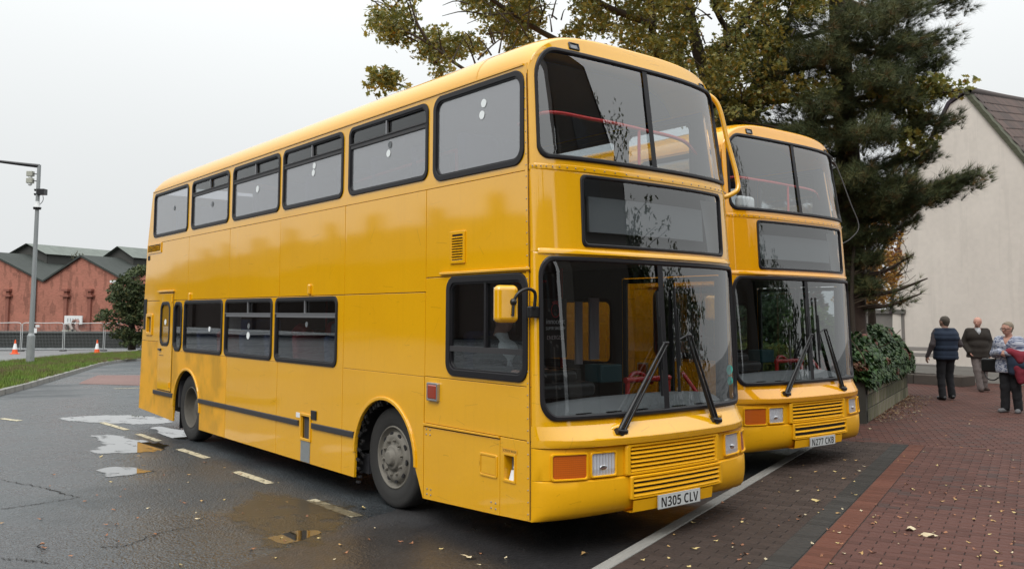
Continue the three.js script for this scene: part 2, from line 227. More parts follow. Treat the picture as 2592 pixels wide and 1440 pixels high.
function plateTex(text) {
  return canvasTex(1024, 224, (c, w, h) => {
    c.fillStyle = '#cfd3d2'; c.fillRect(0, 0, w, h); c.strokeStyle = '#9a9e9e'; c.lineWidth = 6; c.strokeRect(4, 4, w - 8, h - 8);
    c.fillStyle = '#101014'; c.font = 'bold 196px sans-serif'; c.textAlign = 'center'; c.textBaseline = 'middle'; c.save(); c.translate(w / 2, h / 2 + 8); const k = (w * 0.9) / c.measureText(text).width; c.scale(k, 1.14); c.fillText(text, 0, 0); c.restore();
  });
}
function makeBus(label, o) {
  const bus = thing('double_decker_bus', label, 'bus', V(0, 0, 0), 'yellow double-deck buses parked side by side'), paint = o.paint, B = M.bumper;
  const panel = (shape, tilt = 0, name = 'body_panel', z0 = -0.028, z1 = 0, m = paint) => { const p = part(bus, name, slab(shape, z0, z1, 0.0025, 20), m); if (tilt) { const c = new THREE.Box3().setFromObject(p).getCenter(V(0, 0, 0)); p.geometry.translate(0, -c.y, 0); p.position.y = c.y; p.rotation.x = tilt; } return p; };
  const hole = (s, [x0, y0, x1, y1], r = 0.1, i = 0.012) => { s.holes.push(rrShape(x0 + i, y0 + i, x1 - i, y1 - i, r, THREE.Path)); return s; };
  const g = 0.0035, ox = (y) => interp(y, tabO) - 0.002;
  // driver's side, row by row
  const band = poly([[rearX(3.06) + 0.01, 3.0], [-0.045, 3.0], [-0.064, 3.868], [rearX(3.86) + 0.02, 3.868]]);
  UPW.forEach((w) => hole(band, w)); panel(band, 0, 'window_band');
  const cols = [rearX(2.5) + 0.005, PIL[4], PIL[3], PIL[2], PIL[1], -1.5], tl = [0.000, 0.0015, -0.001, 0.0055, 0.004];
  for (let i = 0; i < 5; i++) panel(poly([[(i ? cols[i] : rearX(2.06)) + g, 2.06 + g], [cols[i + 1] - g, 2.06 + g], [cols[i + 1] - g, 2.998 - g], [(i ? cols[i] : rearX(3.0)) + g, 2.998 - g]]), tl[i]);
  panel(poly([[-1.5 + g, 2.19 + g], [ox(2.2), 2.19 + g], [ox(3.0), 2.998 - g], [-1.5 + g, 2.998 - g]]), 0.003);
  const low = poly([[-8.575, 1.29], [PIL[1] - g, 1.29], [PIL[1] - g, 2.06 - g], [-8.575, 2.06 - g]]); LOW.forEach((w) => hole(low, w, 0.09)); panel(low, 0, 'window_band');
  panel(poly([[PIL[1] + g, 1.30], [-1.5 - g, 1.30], [-1.5 - g, 2.06 - g], [PIL[1] + g, 2.06 - g]]), 0.001);
  const cab = poly([[-1.5 + g, 1.305], [ox(1.3), 1.305], [ox(2.19), 2.19 - g], [-1.5 + g, 2.19 - g]]); hole(cab, [-1.15, 1.335, -0.038, 2.185], 0.11); panel(cab);
  panel(poly([[-1.5 + g, 0.892], [ox(0.9), 0.892], [ox(1.3), 1.30], [-1.5 + g, 1.30]]), -0.001);
  const rearUp = poly([[rearX(1.41) + 0.005, 1.41], [-8.58, 1.41], [-8.58, 2.055], [rearX(2.06) + 0.005, 2.055]]); rearUp.holes.push(rrShape(-9.88, 1.55, -9.66, 1.80, 0.02, THREE.Path)); panel(rearUp);
  panel(poly([[rearX(0.28) + 0.005, 0.285], [-9.375, 0.262], [-9.375, 1.404], [rearX(1.4) + 0.005, 1.404]]), 0.001, 'body_panel', -0.028, 0, M.paintGrimy);
  let q = [[-9.37, 0.262]]; const rl = []; arch(rl, -7.88, 0.46, 0.565, 0.235); q.push([-8.455, 0.235], ...rl, [-7.31, 0.225], [PIL[3] - g, 0.222], [PIL[3] - g, 1.287], [-8.575, 1.287], [-8.575, 1.404], [-9.37, 1.404]); panel(poly(q), 0, 'body_panel', -0.028, 0, M.paintGrimy);
  panel(poly([[PIL[3] + g, 0.222], [PIL[2] - g, 0.22], [PIL[2] - g, 1.287], [PIL[3] + g, 1.287]]), 0.001);
  const fuel = poly([[PIL[2] + g, 0.22], [PIL[1] - g, 0.22], [PIL[1] - g, 1.297], [PIL[2] + g, 1.297]]); fuel.holes.push(rrShape(-4.0, 0.47, -3.79, 0.735, 0.01, THREE.Path)); panel(fuel);
  q = [[PIL[1] + g, 0.22], [-2.785, 0.22]]; const fl = []; arch(fl, -2.21, 0.475, 0.562, 0.22); q.push(...fl, [-1.51, 0.22], [-1.51, 1.297], [PIL[1] + g, 1.297]); panel(poly(q));
  panel(poly([[-1.50, 0.22], [-0.392, 0.267], [-0.392, 0.862], [-1.50, 0.852]]), 0, 'access_hatch');
  const wash = poly([[-0.386, 0.268], [ox(0.3), 0.288], [ox(0.88), 0.886], [-0.386, 0.886]]); wash.holes.push(rrShape(-0.325, 0.565, -0.205, 0.75, 0.008, THREE.Path)); panel(wash);
  panel(poly([[-1.505, 0.866], [-0.39, 0.874], [-0.39, 0.888], [-1.505, 0.888]]), 0, 'hatch_rail', -0.028, 0.014);
  // black backing that shows in the gaps, and the inner lining
  const back = poly([[rearX(0.4) + 0.06, 0.35], [-8.5, 0.35], ...(() => { const a = []; arch(a, -7.88, 0.46, 0.60, 0.35); return a; })(), ...(() => { const a = []; arch(a, -2.21, 0.475, 0.60, 0.35); return a; })(), [-0.06, 0.35], [-0.09, 3.85], [rearX(3.85) + 0.06, 3.85]]);
  [...UPW, ...LOW].forEach((w) => hole(back, w, 0.08, 0.02)); hole(back, [-1.15, 1.335, -0.06, 2.185], 0.1, 0.02); hole(back, [-9.23, 1.36, -8.66, 2.04], 0.1); back.holes.push(rrShape(-4.01, 0.46, -3.78, 0.745, 0.005, THREE.Path), rrShape(-0.335, 0.555, -0.195, 0.76, 0.005, THREE.Path));
  part(bus, 'inner_lining', geo('lining', () => slab(back, -0.05, -0.0285)), M.lining);
  // near side wall with its windows and door opening
  const near = poly([[rearX(0.3), 0.28], [-8.5, 0.28], ...(() => { const a = []; arch(a, -7.88, 0.46, 0.565, 0.28); return a; })(), ...(() => { const a = []; arch(a, -2.21, 0.475, 0.562, 0.28); return a; })(), [-1.42, 0.28], [-1.42, 2.25], [-0.12, 2.25], [-0.12, 0.28], [0.0, 0.28], [-0.05, 2.3], [-0.3, 3.868], [rearX(3.86), 3.868]]);
  const NUP = UPW.map(([a, b, c, d], i) => [a, b, i ? c : -0.42, d]), NLOW = LOW.slice(0, 3).concat([[-3.06, 1.295, -1.56, 2.05]]);
  [...NUP, ...NLOW].forEach((w) => hole(near, w, 0.09)); part(bus, 'near_side_body', geo('near', () => slab(near, -2.5, -2.465, 0.002)), paint); part(bus, 'inner_lining', geo('nearl', () => slab(near, -2.464, -2.452)), M.lining);
  NUP.forEach((w) => sideWindow(bus, w, -2.5, -1, { glass: M.pane })); NLOW.forEach((w) => sideWindow(bus, w, -2.5, -1, { glass: M.pane }));
  { const d = sub(bus, 'entrance_door'); for (const [a, b] of [[-1.41, -0.775], [-0.765, -0.13]]) { part(d, 'door_leaf', geo('dl' + a, () => ring(a, 0.32, b, 2.24, 0.03, 0.05, -2.495, -2.46, 0.004)), M.black); part(d, 'pane', geo('dp' + a, () => box(b - a - 0.08, 1.84, 0.005, (a + b) / 2, 1.28, -2.478)), M.pane); } part(d, 'grab_rail', geo('dg', () => rod(V(-0.85, 0.8, -2.42), V(-0.85, 1.7, -2.42), 0.016)), M.alu); }
  // windows on the driver's side
  const dts = o.dots ? [[[-0.64, 3.645, 0.036], [-0.665, 3.548, 0.036]], [[-2.18, 3.52, 0.034, M.blind], [-2.205, 3.437, 0.036]], [[-3.84, 3.53, 0.036], [-3.86, 3.45, 0.036]], [[-5.45, 3.44, 0.042]], [[-7.05, 3.40, 0.038, M.blind]], [[-8.72, 3.5, 0.036, M.blind]]] : [];
  UPW.forEach((w, i) => sideWindow(bus, w, 0, 1, { w: i ? 0.042 : 0.05, r: i ? 0.1 : 0.13, hopper: i && i < 5 ? 3.595 : 0, dots: dts[i] }));
  const ld = o.dots ? [[[-3.95, 1.74, 0.03, M.blind]], [[-5.62, 1.70, 0.036, M.blind], [-5.63, 1.58, 0.046]], [[-7.02, 1.64, 0.036]], []] : [];
  LOW.forEach((w, i) => sideWindow(bus, w, 0, 1, { glass: M.pane, r: i === 3 ? 0.14 : 0.09, hopper: i < 2 ? 1.83 : 0, dots: ld[i], bar: i < 2 ? M.steel : undefined }));
  { const w = sub(bus, 'drivers_window'); part(w, 'window_frame', geo('drv', () => merge([ring(-1.155, 1.33, -0.035, 2.19, 0.12, 0.06, -0.03, 0.016, 0.007), ring(-1.105, 1.38, -0.085, 2.14, 0.09, 0.022, -0.035, 0.004, 0.003)])), M.rubber); part(w, 'glazing_bar', geo('drvb', () => box(1.0, 0.045, 0.03, -0.595, 1.565, -0.006)), M.rail); part(w, 'glazing_bar', geo('drvc', () => box(0.026, 0.56, 0.025, -0.595, 1.86, -0.008)), M.rubber);
    part(w, 'pane', geo('dv1', () => box(1.0, 0.18, 0.004, -0.595, 1.46, -0.014)), M.pane); part(w, 'sliding_pane', geo('dv2', () => box(0.5, 0.56, 0.004, -0.85, 1.86, -0.012)), M.pane); part(w, 'sliding_pane', geo('dv3', () => box(0.5, 0.56, 0.004, -0.345, 1.86, -0.022)), M.pane); }
  // emergency door
  { const d = part(bus, 'emergency_door', geo('ed', () => { const s = poly([[-9.235, 0.67], [-8.588, 0.67], [-8.588, 2.165], [-9.255, 2.165]]); s.holes.push(rrShape(-9.16, 1.36, -8.70, 2.03, 0.12, THREE.Path)); return slab(s, -0.004, 0.012, 0.003); }), paint);
    part(d, 'door_gap', geo('edg', () => { const s = poly([[-9.25, 0.655], [-8.574, 0.655], [-8.574, 2.178], [-9.268, 2.178]]); s.holes.push(rrShape(-9.15, 1.37, -8.71, 2.02, 0.12, THREE.Path)); return slab(s, -0.004, 0.003); }), M.dark);
    part(d, 'window_frame', geo('edf', () => ring(-9.17, 1.35, -8.69, 2.04, 0.14, 0.05, -0.02, 0.022, 0.006)), M.rubber); part(d, 'pane', geo('edp', () => slab(rrShape(-9.14, 1.38, -8.72, 2.01, 0.1), -0.003, 0.001)), M.pane); part(d, 'handle', geo('edh', () => merge([box(0.12, 0.03, 0.03, -9.13, 1.29, 0.025, 0.008), box(0.2, 0.008, 0.002, -9.06, 1.2, 0.0135)])), M.black); part(d, 'hinge', geo('edi', () => box(0.03, 0.10, 0.02, -8.61, 2.08, 0.018, 0.004)), B); part(d, 'hinge', geo('edj', () => box(0.03, 0.08, 0.02, -8.64, 0.76, 0.018, 0.004)), B);
    part(d, 'drip_rail', geo('edr', () => box(0.80, 0.026, 0.03, -8.94, 2.205, 0.012, 0.006)), paint); if (o.dots) part(d, 'round_sticker', geo('edd', () => { const c = new THREE.CylinderGeometry(0.045, 0.045, 0.003, 20); c.rotateX(Math.PI / 2); c.translate(-8.95, 1.72, 0.004); return c; }), M.dot); }
  // rub rails, trims, vents, flaps and lamps on the driver's side
  const railShape = (x0, x1, y0, y1) => slab(poly([[x0, y0], [x1, y1], [x1, y1 + 0.062], [x0, y0 + 0.062]]), 0, 0.022, 0.008);
  for (const [x0, x1, y] of [[-7.325, -4.07, 0.60], [-3.735, -2.785, 0.608], [-9.42, -8.47, 0.58]]) part(bus, 'rub_rail', geo('rub' + x0, () => railShape(x0, x1, y, y + 0.005)), M.rail);
  part(bus, 'fuel_flap', geo('ff', () => merge([ring(-4.035, 0.455, -3.765, 0.755, 0.012, 0.03, 0, 0.014, 0.004), box(0.25, 0.27, 0.01, -3.9, 0.6, -0.20)])), paint); part(bus, 'fuel_recess', geo('fr', () => merge([box(0.01, 0.27, 0.2, -4.005, 0.6, -0.115), box(0.01, 0.27, 0.2, -3.785, 0.6, -0.115), box(0.22, 0.01, 0.2, -3.9, 0.47, -0.115), box(0.22, 0.01, 0.2, -3.9, 0.735, -0.115)])), B);
  part(bus, 'filler_cap', geo('fc', () => { const s = new THREE.SphereGeometry(0.055, 20, 12); s.scale(1, 0.95, 0.8); s.translate(-3.84, 0.575, -0.06); return s; }), M.chrome); part(bus, 'drip_plate', geo('dp', () => box(0.225, 0.235, 0.006, -3.895, 0.345, 0.004)), M.galv); part(bus, 'warning_label', geo('wl', () => box(0.10, 0.055, 0.003, -4.10, 0.722, 0.0025)), M.white); part(bus, 'fuel_cover', geo('fcv', () => box(0.13, 0.10, 0.012, -3.70, 0.755, 0.007, 0.01)), M.black);
  const vent = (n, x0, y0, x1, y1, k) => { const v = part(bus, 'air_vent', geo('v' + n, () => ring(x0, y0, x1, y1, 0.008, 0.028, 0, 0.014, 0.003)), paint); part(v, 'vent_recess', geo('vr' + n, () => box(x1 - x0 - 0.04, y1 - y0 - 0.04, 0.004, (x0 + x1) / 2, (y0 + y1) / 2, 0.003)), M.dark); for (let i = 0; i < k; i++) { const yy = lerp(y0 + 0.034, y1 - 0.04, (i + 0.5) / k); part(v, 'louvre', geo('vl' + n, () => { const b = new THREE.BoxGeometry(x1 - x0 - 0.056, 0.004, 0.02); b.rotateX(0.75); return b; }), paint, V((x0 + x1) / 2, yy, 0.009)); } };
  vent('a', -1.10, 2.30, -0.88, 2.58, 9); vent('b', -10.0, 2.835, -9.27, 3.0, 5);
  part(bus, 'lamp_hole', geo('lh', () => box(0.12, 0.075, 0.006, -9.93, 2.77, 0.001)), M.dark);
  { const h = part(bus, 'side_recess', geo('yb', () => merge([ring(-9.93, 1.50, -9.61, 1.85, 0.02, 0.05, 0, 0.02, 0.005), box(0.2, 0.24, 0.008, -9.77, 1.67, -0.08), box(0.008, 0.24, 0.08, -9.875, 1.675, -0.04)])), paint); part(h, 'grille', geo('ybg', () => merge([...Array(12)].map((_, i) => box(0.012, 0.5, 0.006, -10.10 + i * 0.013, 1.84, 0.004)))), M.dark); }
  part(bus, 'drip_rail', geo('dr', () => merge([box(1.24, 0.022, 0.024, -0.63, 2.218, 0.012, 0.006), box(9.7, 0.014, 0.012, -4.95, 3.86, 0.006)])), paint);
  part(bus, 'seam_strip', geo('ss', () => { const a = []; for (let i = 0; i <= 30; i++) { const y = lerp(0.30, 3.75, i / 30); a.push([interp(y, tabO) - 0.042, y]); } const b = a.map(([x, y]) => [x + 0.03, y]).reverse(); return slab(poly([...a, ...b]), 0, 0.004, 0.001); }), paint);
  part(bus, 'seam_gap_shade', geo('seam_gap', () => { const a = []; for (let i = 0; i <= 30; i++) { const y = lerp(0.30, 3.78, i / 30); a.push([interp(y, tabO) - 0.009, y]); } const b = a.map(([x, y]) => [x + 0.007, y]).reverse(); return slab(poly([...a, ...b]), 0, 0.002); }), M.dark);  // dark strip added to draw the shaded gap along the front seam
  tag(part(bus, 'rivet', geo('riv', () => merge([...Array(38)].map((_, i) => { const y = 0.34 + i * 0.09, s = new THREE.SphereGeometry(0.006, 6, 4); s.translate(interp(y, tabO) - 0.027, y, 0.004); return s; }))), M.steel), null, null, null, 'stuff');
  { const l = part(bus, 'side_indicator', geo('si', () => ring(-1.425, 1.095, -1.255, 1.255, 0.012, 0.018, 0, 0.03, 0.004)), M.alu); part(l, 'lens', geo('sil', () => { const b = new RoundedBoxGeometry(0.136, 0.128, 0.05, 3, 0.015); b.translate(-1.34, 1.175, 0.012); return b; }), M.amberDark); }
  part(bus, 'small_flap', geo('sf', () => merge([ring(-0.655, 0.55, -0.42, 0.735, 0.02, 0.018, 0, 0.009, 0.003), box(0.186, 0.138, 0.008, -0.537, 0.643, 0.002), box(0.02, 0.03, 0.01, -0.652, 0.645, 0.004)])), paint); part(bus, 'washer_recess', geo('wr', () => merge([ring(-0.345, 0.545, -0.185, 0.77, 0.008, 0.018, 0, 0.008, 0.002), box(0.14, 0.2, 0.006, -0.265, 0.66, -0.15), box(0.006, 0.2, 0.14, -0.33, 0.66, -0.075), box(0.006, 0.2, 0.14, -0.2, 0.66, -0.075)])), paint);
  part(bus, 'washer_bottle', geo('wbt', () => { const c = new THREE.CylinderGeometry(0.032, 0.05, 0.07, 16); c.translate(-0.255, 0.60, -0.05); const d = new THREE.SphereGeometry(0.022, 12, 8); d.translate(-0.24, 0.66, -0.045); return merge([c, d]); }), M.white);
  { const t = canvasTex(512, 96, (c, w, h) => { c.fillStyle = '#e5b53c'; c.fillRect(0, 0, w, h); c.fillStyle = '#1a1408'; c.font = 'bold 76px sans-serif'; c.textAlign = 'center'; c.textBaseline = 'middle'; c.save(); c.translate(w / 2, h / 2 + 4); c.scale(0.9, 1); c.fillText('SCREEN WASH', 0, 0); c.restore(); }); const m = phy([1, 1, 1], 0.4, { map: t, clearcoat: 1, clearcoatRoughness: 0.06 }); m.color.setRGB(1.0, 0.82, 0.35); part(bus, 'washer_label', geo('wlb', () => { const p = new THREE.PlaneGeometry(0.19, 0.034); p.translate(-0.262, 0.79, 0.0035); return p; }), m); }
  part(bus, 'hatch_hinge', geo('hhg', () => merge([[-1.46, 0.79], [-1.44, 0.27], [-0.5, 0.31]].flatMap(([x, y]) => [0, 1, 2, 3].map((i) => { const s = new THREE.SphereGeometry(0.008, 6, 4); s.translate(x + (i % 2) * 0.06, y + (i >> 1) * 0.045, 0); return s; })))), M.steel);
  part(bus, 'water_spout', geo('wsp', () => merge([[-3.86, 2.13], [-7.83, 2.1]].map(([x, y]) => { const c = new THREE.CapsuleGeometry(0.022, 0.08, 4, 10); c.translate(x, y, 0.01); return c; }))), paint);
  for (const [cx, cy, r, y0] of [[-2.21, 0.475, 0.562, 0.22], [-7.88, 0.46, 0.565, 0.235]]) part(bus, 'wheel_arch_trim', geo('wa' + cx, () => { const a = [], b = []; arch(a, cx, cy, r + 0.03, y0); arch(b, cx, cy, r - 0.004, y0); return slab(poly([...a, ...b.reverse()]), -0.02, 0.016, 0.006); }), paint);
  for (const [cx, cy] of [[-2.21, 0.475], [-7.88, 0.46]]) part(bus, 'wheel_housing', geo('wh' + cx, () => { const a = []; for (let i = 0; i <= 24; i++) { const t = Math.PI * (1 - i / 24); a.push(V(cx + 0.59 * Math.cos(t), Math.max(0.25, cy + 0.59 * Math.sin(t)), 0)); } return loft([a.map((p) => p.clone().setZ(-0.03)), a.map((p) => p.clone().setZ(-0.6)), a.map((p) => V(cx, 0.4, -0.6))], false); }), M.dark);
  part(bus, 'arch_brush', geo('brush', () => { const L = []; for (let i = 0; i < 90; i++) { const t = Math.PI * lerp(0.08, 1.0, i / 89), r0 = 0.575, r1 = 0.575 - 0.05 * (0.5 + hash(i, 3, 5)), rj = (hash(i, 7, 5) - 0.5) * 0.05; const f = (r, a) => V(-2.21 + r * Math.cos(a), 0.475 + r * Math.sin(a) - (t > 2.8 ? (t - 2.8) * 0.9 : 0), -0.02 - 0.06 * hash(i, 9, 2)); L.push(bar(f(r0 + 0.03, t), f(r1, t + rj), 0.022, 0.02)); } return merge(L); }), M.dark);
  part(bus, 'mud_flap', geo('mf', () => box(0.012, 0.42, 0.4, -8.44, 0.33, -0.3)), M.rubber);
  wheel(bus, -2.2, -0.10, 1, false); wheel(bus, -7.88, -0.07, 1, true); wheel(bus, -2.2, -2.40, -1, false); wheel(bus, -7.88, -2.43, -1, true);
  // roof, dome and back
  part(bus, 'roof', geo('roof', () => { const xs = [-0.74, -1.2, -2.5, -4, -5.5, -7, -8.5, -9.4, -9.6, -9.75, -9.82], fall = [0, 0.005, 0, 0, 0, 0, 0, 0, 0.02, 0.08, 0.2]; return loft(xs.map((x, k) => { const r = []; for (let i = 0; i <= 56; i++) { const s = sOf(lerp(-1, 1, i / 56)); r.push(V(x, Math.max(3.84, yRoof(s) - fall[k] * (yRoof(s) - 3.84) * 3), -1.25 + 1.25 * s)); } return r; }), false); }), paint);
  part(bus, 'roof_dome', geo('dome', () => { const rows = []; for (let t = 0; t <= 12; t++) { const a = t / 12 * Math.PI / 2, r = []; for (let i = 0; i <= 72; i++) { const qq = lerp(-1, 1, i / 72), s = sOf(qq), y0 = yEdge(s), A = frontX(s, y0); r.push(V(lerp(-0.76, A, Math.pow(Math.cos(a), 0.55)), y0 + (yRoof(s) + 0.02 * (1 - s * s) * Math.sin(2 * a) - y0) * Math.sin(a), zOf(s))); } rows.push(r); } return loft(rows, false); }), paint);
  part(bus, 'rear_panel', geo('rearp', () => { const ys = [0.30, 0.8, 1.42, 2.2, 3.06, 3.5, 3.84]; return merge([loft(ys.map((y) => [V(rearX(y) + 0.035, y, -0.004), V(rearX(y) + 0.004, y, -0.03), V(rearX(y), y, -0.06), V(rearX(y) - 0.02, y, -1.25), V(rearX(y), y, -2.44), V(rearX(y) + 0.03, y, -2.49)]), false), loft(ys.map((y) => [V(rearX(y) + 0.05, y, -0.03), V(rearX(y) + 0.05, y, -2.47)]), false)]); }), paint);
  // front
  const top = loopQ(-0.9995, 3.012, 0.9995, 4.05, { rtS: 0.002, rtY: 0.002, rbS: 0.002, rbY: 0.002 }).map(([q_, y]) => { const e = yEdge(sOf(q_)); return [q_, 3.012 + (y - 3.012) / (4.05 - 3.012) * (e - 3.012 + 0.003)]; });
  const GU = { rtS: 0.16, rtY: 0.26, rbS: 0.07, rbY: 0.10 }, gu = loopQ(-0.968, 3.09, 0.968, 4.022, GU), gui = loopQ(-0.968, 3.09, 0.968, 4.022, { ...GU, is: 0.02, iy: 0.038 });
  part(bus, 'front_panel', geo('fp1', () => frontPlate(top, gu, 10)), paint);
  const dst = loopQ(-0.785, 2.398, 0.678, 2.985, { rtS: 0.035, rtY: 0.05, rbS: 0.035, rbY: 0.05 }), dsi = loopQ(-0.785, 2.398, 0.678, 2.985, { rtS: 0.035, rtY: 0.05, rbS: 0.035, rbY: 0.05, is: 0.022, iy: 0.028 });
  const mid = loopQ(-0.9995, 2.352, 0.9995, 3.006, { rtS: 0.002, rtY: 0.002, rbS: 0.002, rbY: 0.002 });
  part(bus, 'front_panel', geo('fp2', () => frontPlate(mid, dst, 16)), paint);
  const GW = { rtS: 0.075, rtY: 0.16, rbS: 0.085, rbY: 0.16 }, gw = loopQ(-0.972, 1.045, 0.972, 2.318, GW), gwi = loopQ(-0.972, 1.045, 0.972, 2.318, { ...GW, is: 0.022, iy: 0.042 });
  part(bus, 'front_panel', geo('fp3', () => frontPlate(loopQ(-0.9995, 1.0, 0.9995, 2.35, { rtS: 0.002, rtY: 0.002, rbS: 0.002, rbY: 0.002 }), gw, 8)), paint);
  part(bus, 'deck_band', geo('band', () => frontRows([[3.004, 0.0], [3.006, 0.008], [3.034, 0.012], [3.045, 0.010], [3.05, 0.0]])), paint);
  tag(part(bus, 'rivet', geo('riv2', () => merge([...Array(30)].map((_, i) => { const s = new THREE.SphereGeometry(0.006, 6, 4), p = fpt(lerp(-0.9, 0.9, i / 29), 3.025, 0.012); s.translate(p.x, p.y, p.z); return s; }))), M.steel), null, null, null, 'stuff');
  part(bus, 'windscreen_visor', geo('visor', () => frontRows([[2.378, 0.0], [2.37, 0.022], [2.352, 0.034], [2.338, 0.034], [2.334, 0.0]], -0.86, 0.84)), paint);
  part(bus, 'front_lip', geo('lip', () => frontRows([[1.006, 0.0], [0.99, 0.012], [0.965, 0.030], [0.935, 0.052], [0.908, 0.071], [0.899, 0.077], [0.895, 0.0785], [0.892, 0.077], [0.87, 0.072], [0.848, 0.067], [0.845, 0.063], [0.842, -0.03]])), paint);
  part(bus, 'lamp_panel', geo('lampp', () => frontRows([[0.838, -0.03], [0.836, 0.012], [0.828, 0.0195], [0.72, 0.0195], [0.602, 0.018], [0.598, 0.0]])), B);
  part(bus, 'bumper', geo('bump', () => frontRows([[0.596, 0.0], [0.592, 0.022], [0.582, 0.034], [0.52, 0.042], [0.45, 0.040], [0.40, 0.030], [0.35, 0.008], [0.318, -0.03], [0.292, -0.10], [0.285, -0.2]])), B);
  { const w = sub(bus, 'upper_windscreen'); part(w, 'window_frame', geo('guf', () => frontRing(gu, gui, 0.018, -0.02)), M.rubber);
    part(w, 'pane', geo('gup', () => frontFill(gui.map((p) => [p[0] * 1.004, p[1]]), -0.004)), M.paneFront); part(w, 'mullion', geo('gum', () => loft([[3.1, -0.02], [3.1, 0.012], [4.0, 0.012], [4.0, -0.02]].map(([y, d]) => [-0.012, -0.006, 0, 0.006, 0.012].map((q_) => fpt(q_, y, d))), false)), M.rubber); }
  { const w = sub(bus, 'windscreen'); part(w, 'window_frame', geo('gwf', () => frontRing(gw, gwi, 0.02, -0.02)), M.rubber); part(w, 'pane', geo('gwp', () => frontFill(gwi.map((p) => [p[0] * 1.004, p[1]]), -0.004)), M.paneScreen);
    part(w, 'mullion', geo('gwm', () => loft([[1.06, -0.03], [1.06, 0.012], [2.3, 0.012], [2.3, -0.03]].map(([y, d]) => [-0.013, -0.007, 0, 0.007, 0.013].map((q_) => fpt(q_, y, d))), false)), M.rubber); if (o.dots) part(w, 'round_sticker', geo('wsd', () => { const c = new THREE.CircleGeometry(0.045, 24), d = new THREE.CircleGeometry(0.04, 24); c.rotateY(Math.PI / 2); d.rotateY(Math.PI / 2); const p = fpt(qOf(-0.83), 1.36, -0.012), e = fpt(qOf(-0.83), 1.26, -0.012); c.translate(p.x, p.y, p.z); d.translate(e.x, e.y, e.z); return merge([c, d]); }), std([0.05, 0.42, 0.34], 0.5)); }
  { const d = sub(bus, 'destination_display'); part(d, 'display_frame', geo('dsf', () => frontRing(dst, dsi, 0.014, -0.02)), M.rubber); part(d, 'pane', geo('dsp', () => frontFill(dsi.map((p) => [p[0], p[1]]), -0.004)), M.pane); part(d, 'blind_box', geo('dsb', () => frontFill(loopQ(-0.80, 2.38, 0.70, 3.0), -0.14)), M.dark);
    part(d, 'blind', geo('dsl', () => { const p = loopQ(-0.63, 2.537, 0.56, 2.828, { rtS: 0.002, rtY: 0.002, rbS: 0.002, rbY: 0.002 }); return loft([onFront(p, -0.115), onFront(p, -0.09), ...[...Array(10)].map((_, k) => onFront(p.map((a) => [lerp(a[0], -0.03, (k + 1) / 10 * 0.999), lerp(a[1], 2.68, (k + 1) / 10 * 0.999)]), -0.09))]); }), M.blind); }
  for (const [s0, s1, y0, y1] of [[0.595, 0.685, 4.038, 4.10], [-0.77, -0.69, 4.0, 4.055]]) { const l = sub(bus, 'marker_lamp'), a = loopQ(s0, y0, s1, y1, { rtS: 0.006, rtY: 0.01, rbS: 0.006, rbY: 0.01, nx: 8, ny: 6 }), b = loopQ(s0, y0, s1, y1, { rtS: 0.006, rtY: 0.01, rbS: 0.006, rbY: 0.01, nx: 8, ny: 6, is: 0.012, iy: 0.012 }); part(l, 'bezel', geo('ml' + s0, () => frontRing(a, b, 0.012, -0.02)), M.black); part(l, 'lens', geo('mll' + s0, () => frontFill(b, 0.004, 0, 4)), M.lampGlass); part(l, 'reflector', geo('mlr' + s0, () => frontFill(b, 0.001, 0, 4)), M.steel); }
  // lamps: bezel, lens and what lies behind the lens
  const lamp = (name, s0, s1, y0, y1, lens) => { const l = sub(bus, name), O = { rtS: 0.014, rtY: 0.02, rbS: 0.014, rbY: 0.02, nx: 12, ny: 8 }, a = loopQ(s0 - 0.012, y0 - 0.016, s1 + 0.012, y1 + 0.016, O), b = loopQ(s0, y0, s1, y1, O), c = 0.02;
    part(l, 'bezel', geo(name + 'b' + s0, () => frontRing(a, b, 0.018, -0.01, c)), B); part(l, 'lens', geo(name + 'l' + s0, () => frontFill(b, 0.007, c, 6)), lens);
    if (lens === M.lampGlass) { part(l, 'reflector', geo(name + 'r' + s0, () => { const mx = (b[0][0] + b[20][0]) / 2; const cx = b.reduce((m, p) => m + p[0] / b.length, 0), cy = (y0 + y1) / 2; const ls = []; for (let k = 0; k <= 8; k++) { const t = k / 8; ls.push(onFront(b.map((p) => [lerp(p[0], cx, t * 0.98), lerp(p[1], cy, t * 0.98)]), 0.005 - 0.0, c).map((p) => p.add(V(-0.05 * (1 - (1 - t) * (1 - t)) * 0 - 0.0005, 0, 0)))); } return loft(ls); }), M.reflector); part(l, 'bulb', geo(name + 'u' + s0, () => { const p = fpt(qOf((s0 + s1) / 2), lerp(y0, y1, 0.35), 0.003, c); const sp = new THREE.SphereGeometry(0.028, 14, 10); sp.scale(0.25, 0.7, 1.5); sp.translate(p.x + 0.002, p.y, p.z); return sp; }), M.chrome); } };
  lamp('indicator_lamp', 0.715, 0.918, 0.615, 0.79, M.amber); lamp('headlamp', 0.503, 0.676, 0.622, 0.788, M.lampGlass); lamp('headlamp', -0.80, -0.60, 0.634, 0.802, M.lampGlass); lamp('indicator_lamp', -0.962, -0.842, 0.63, 0.795, M.amber);
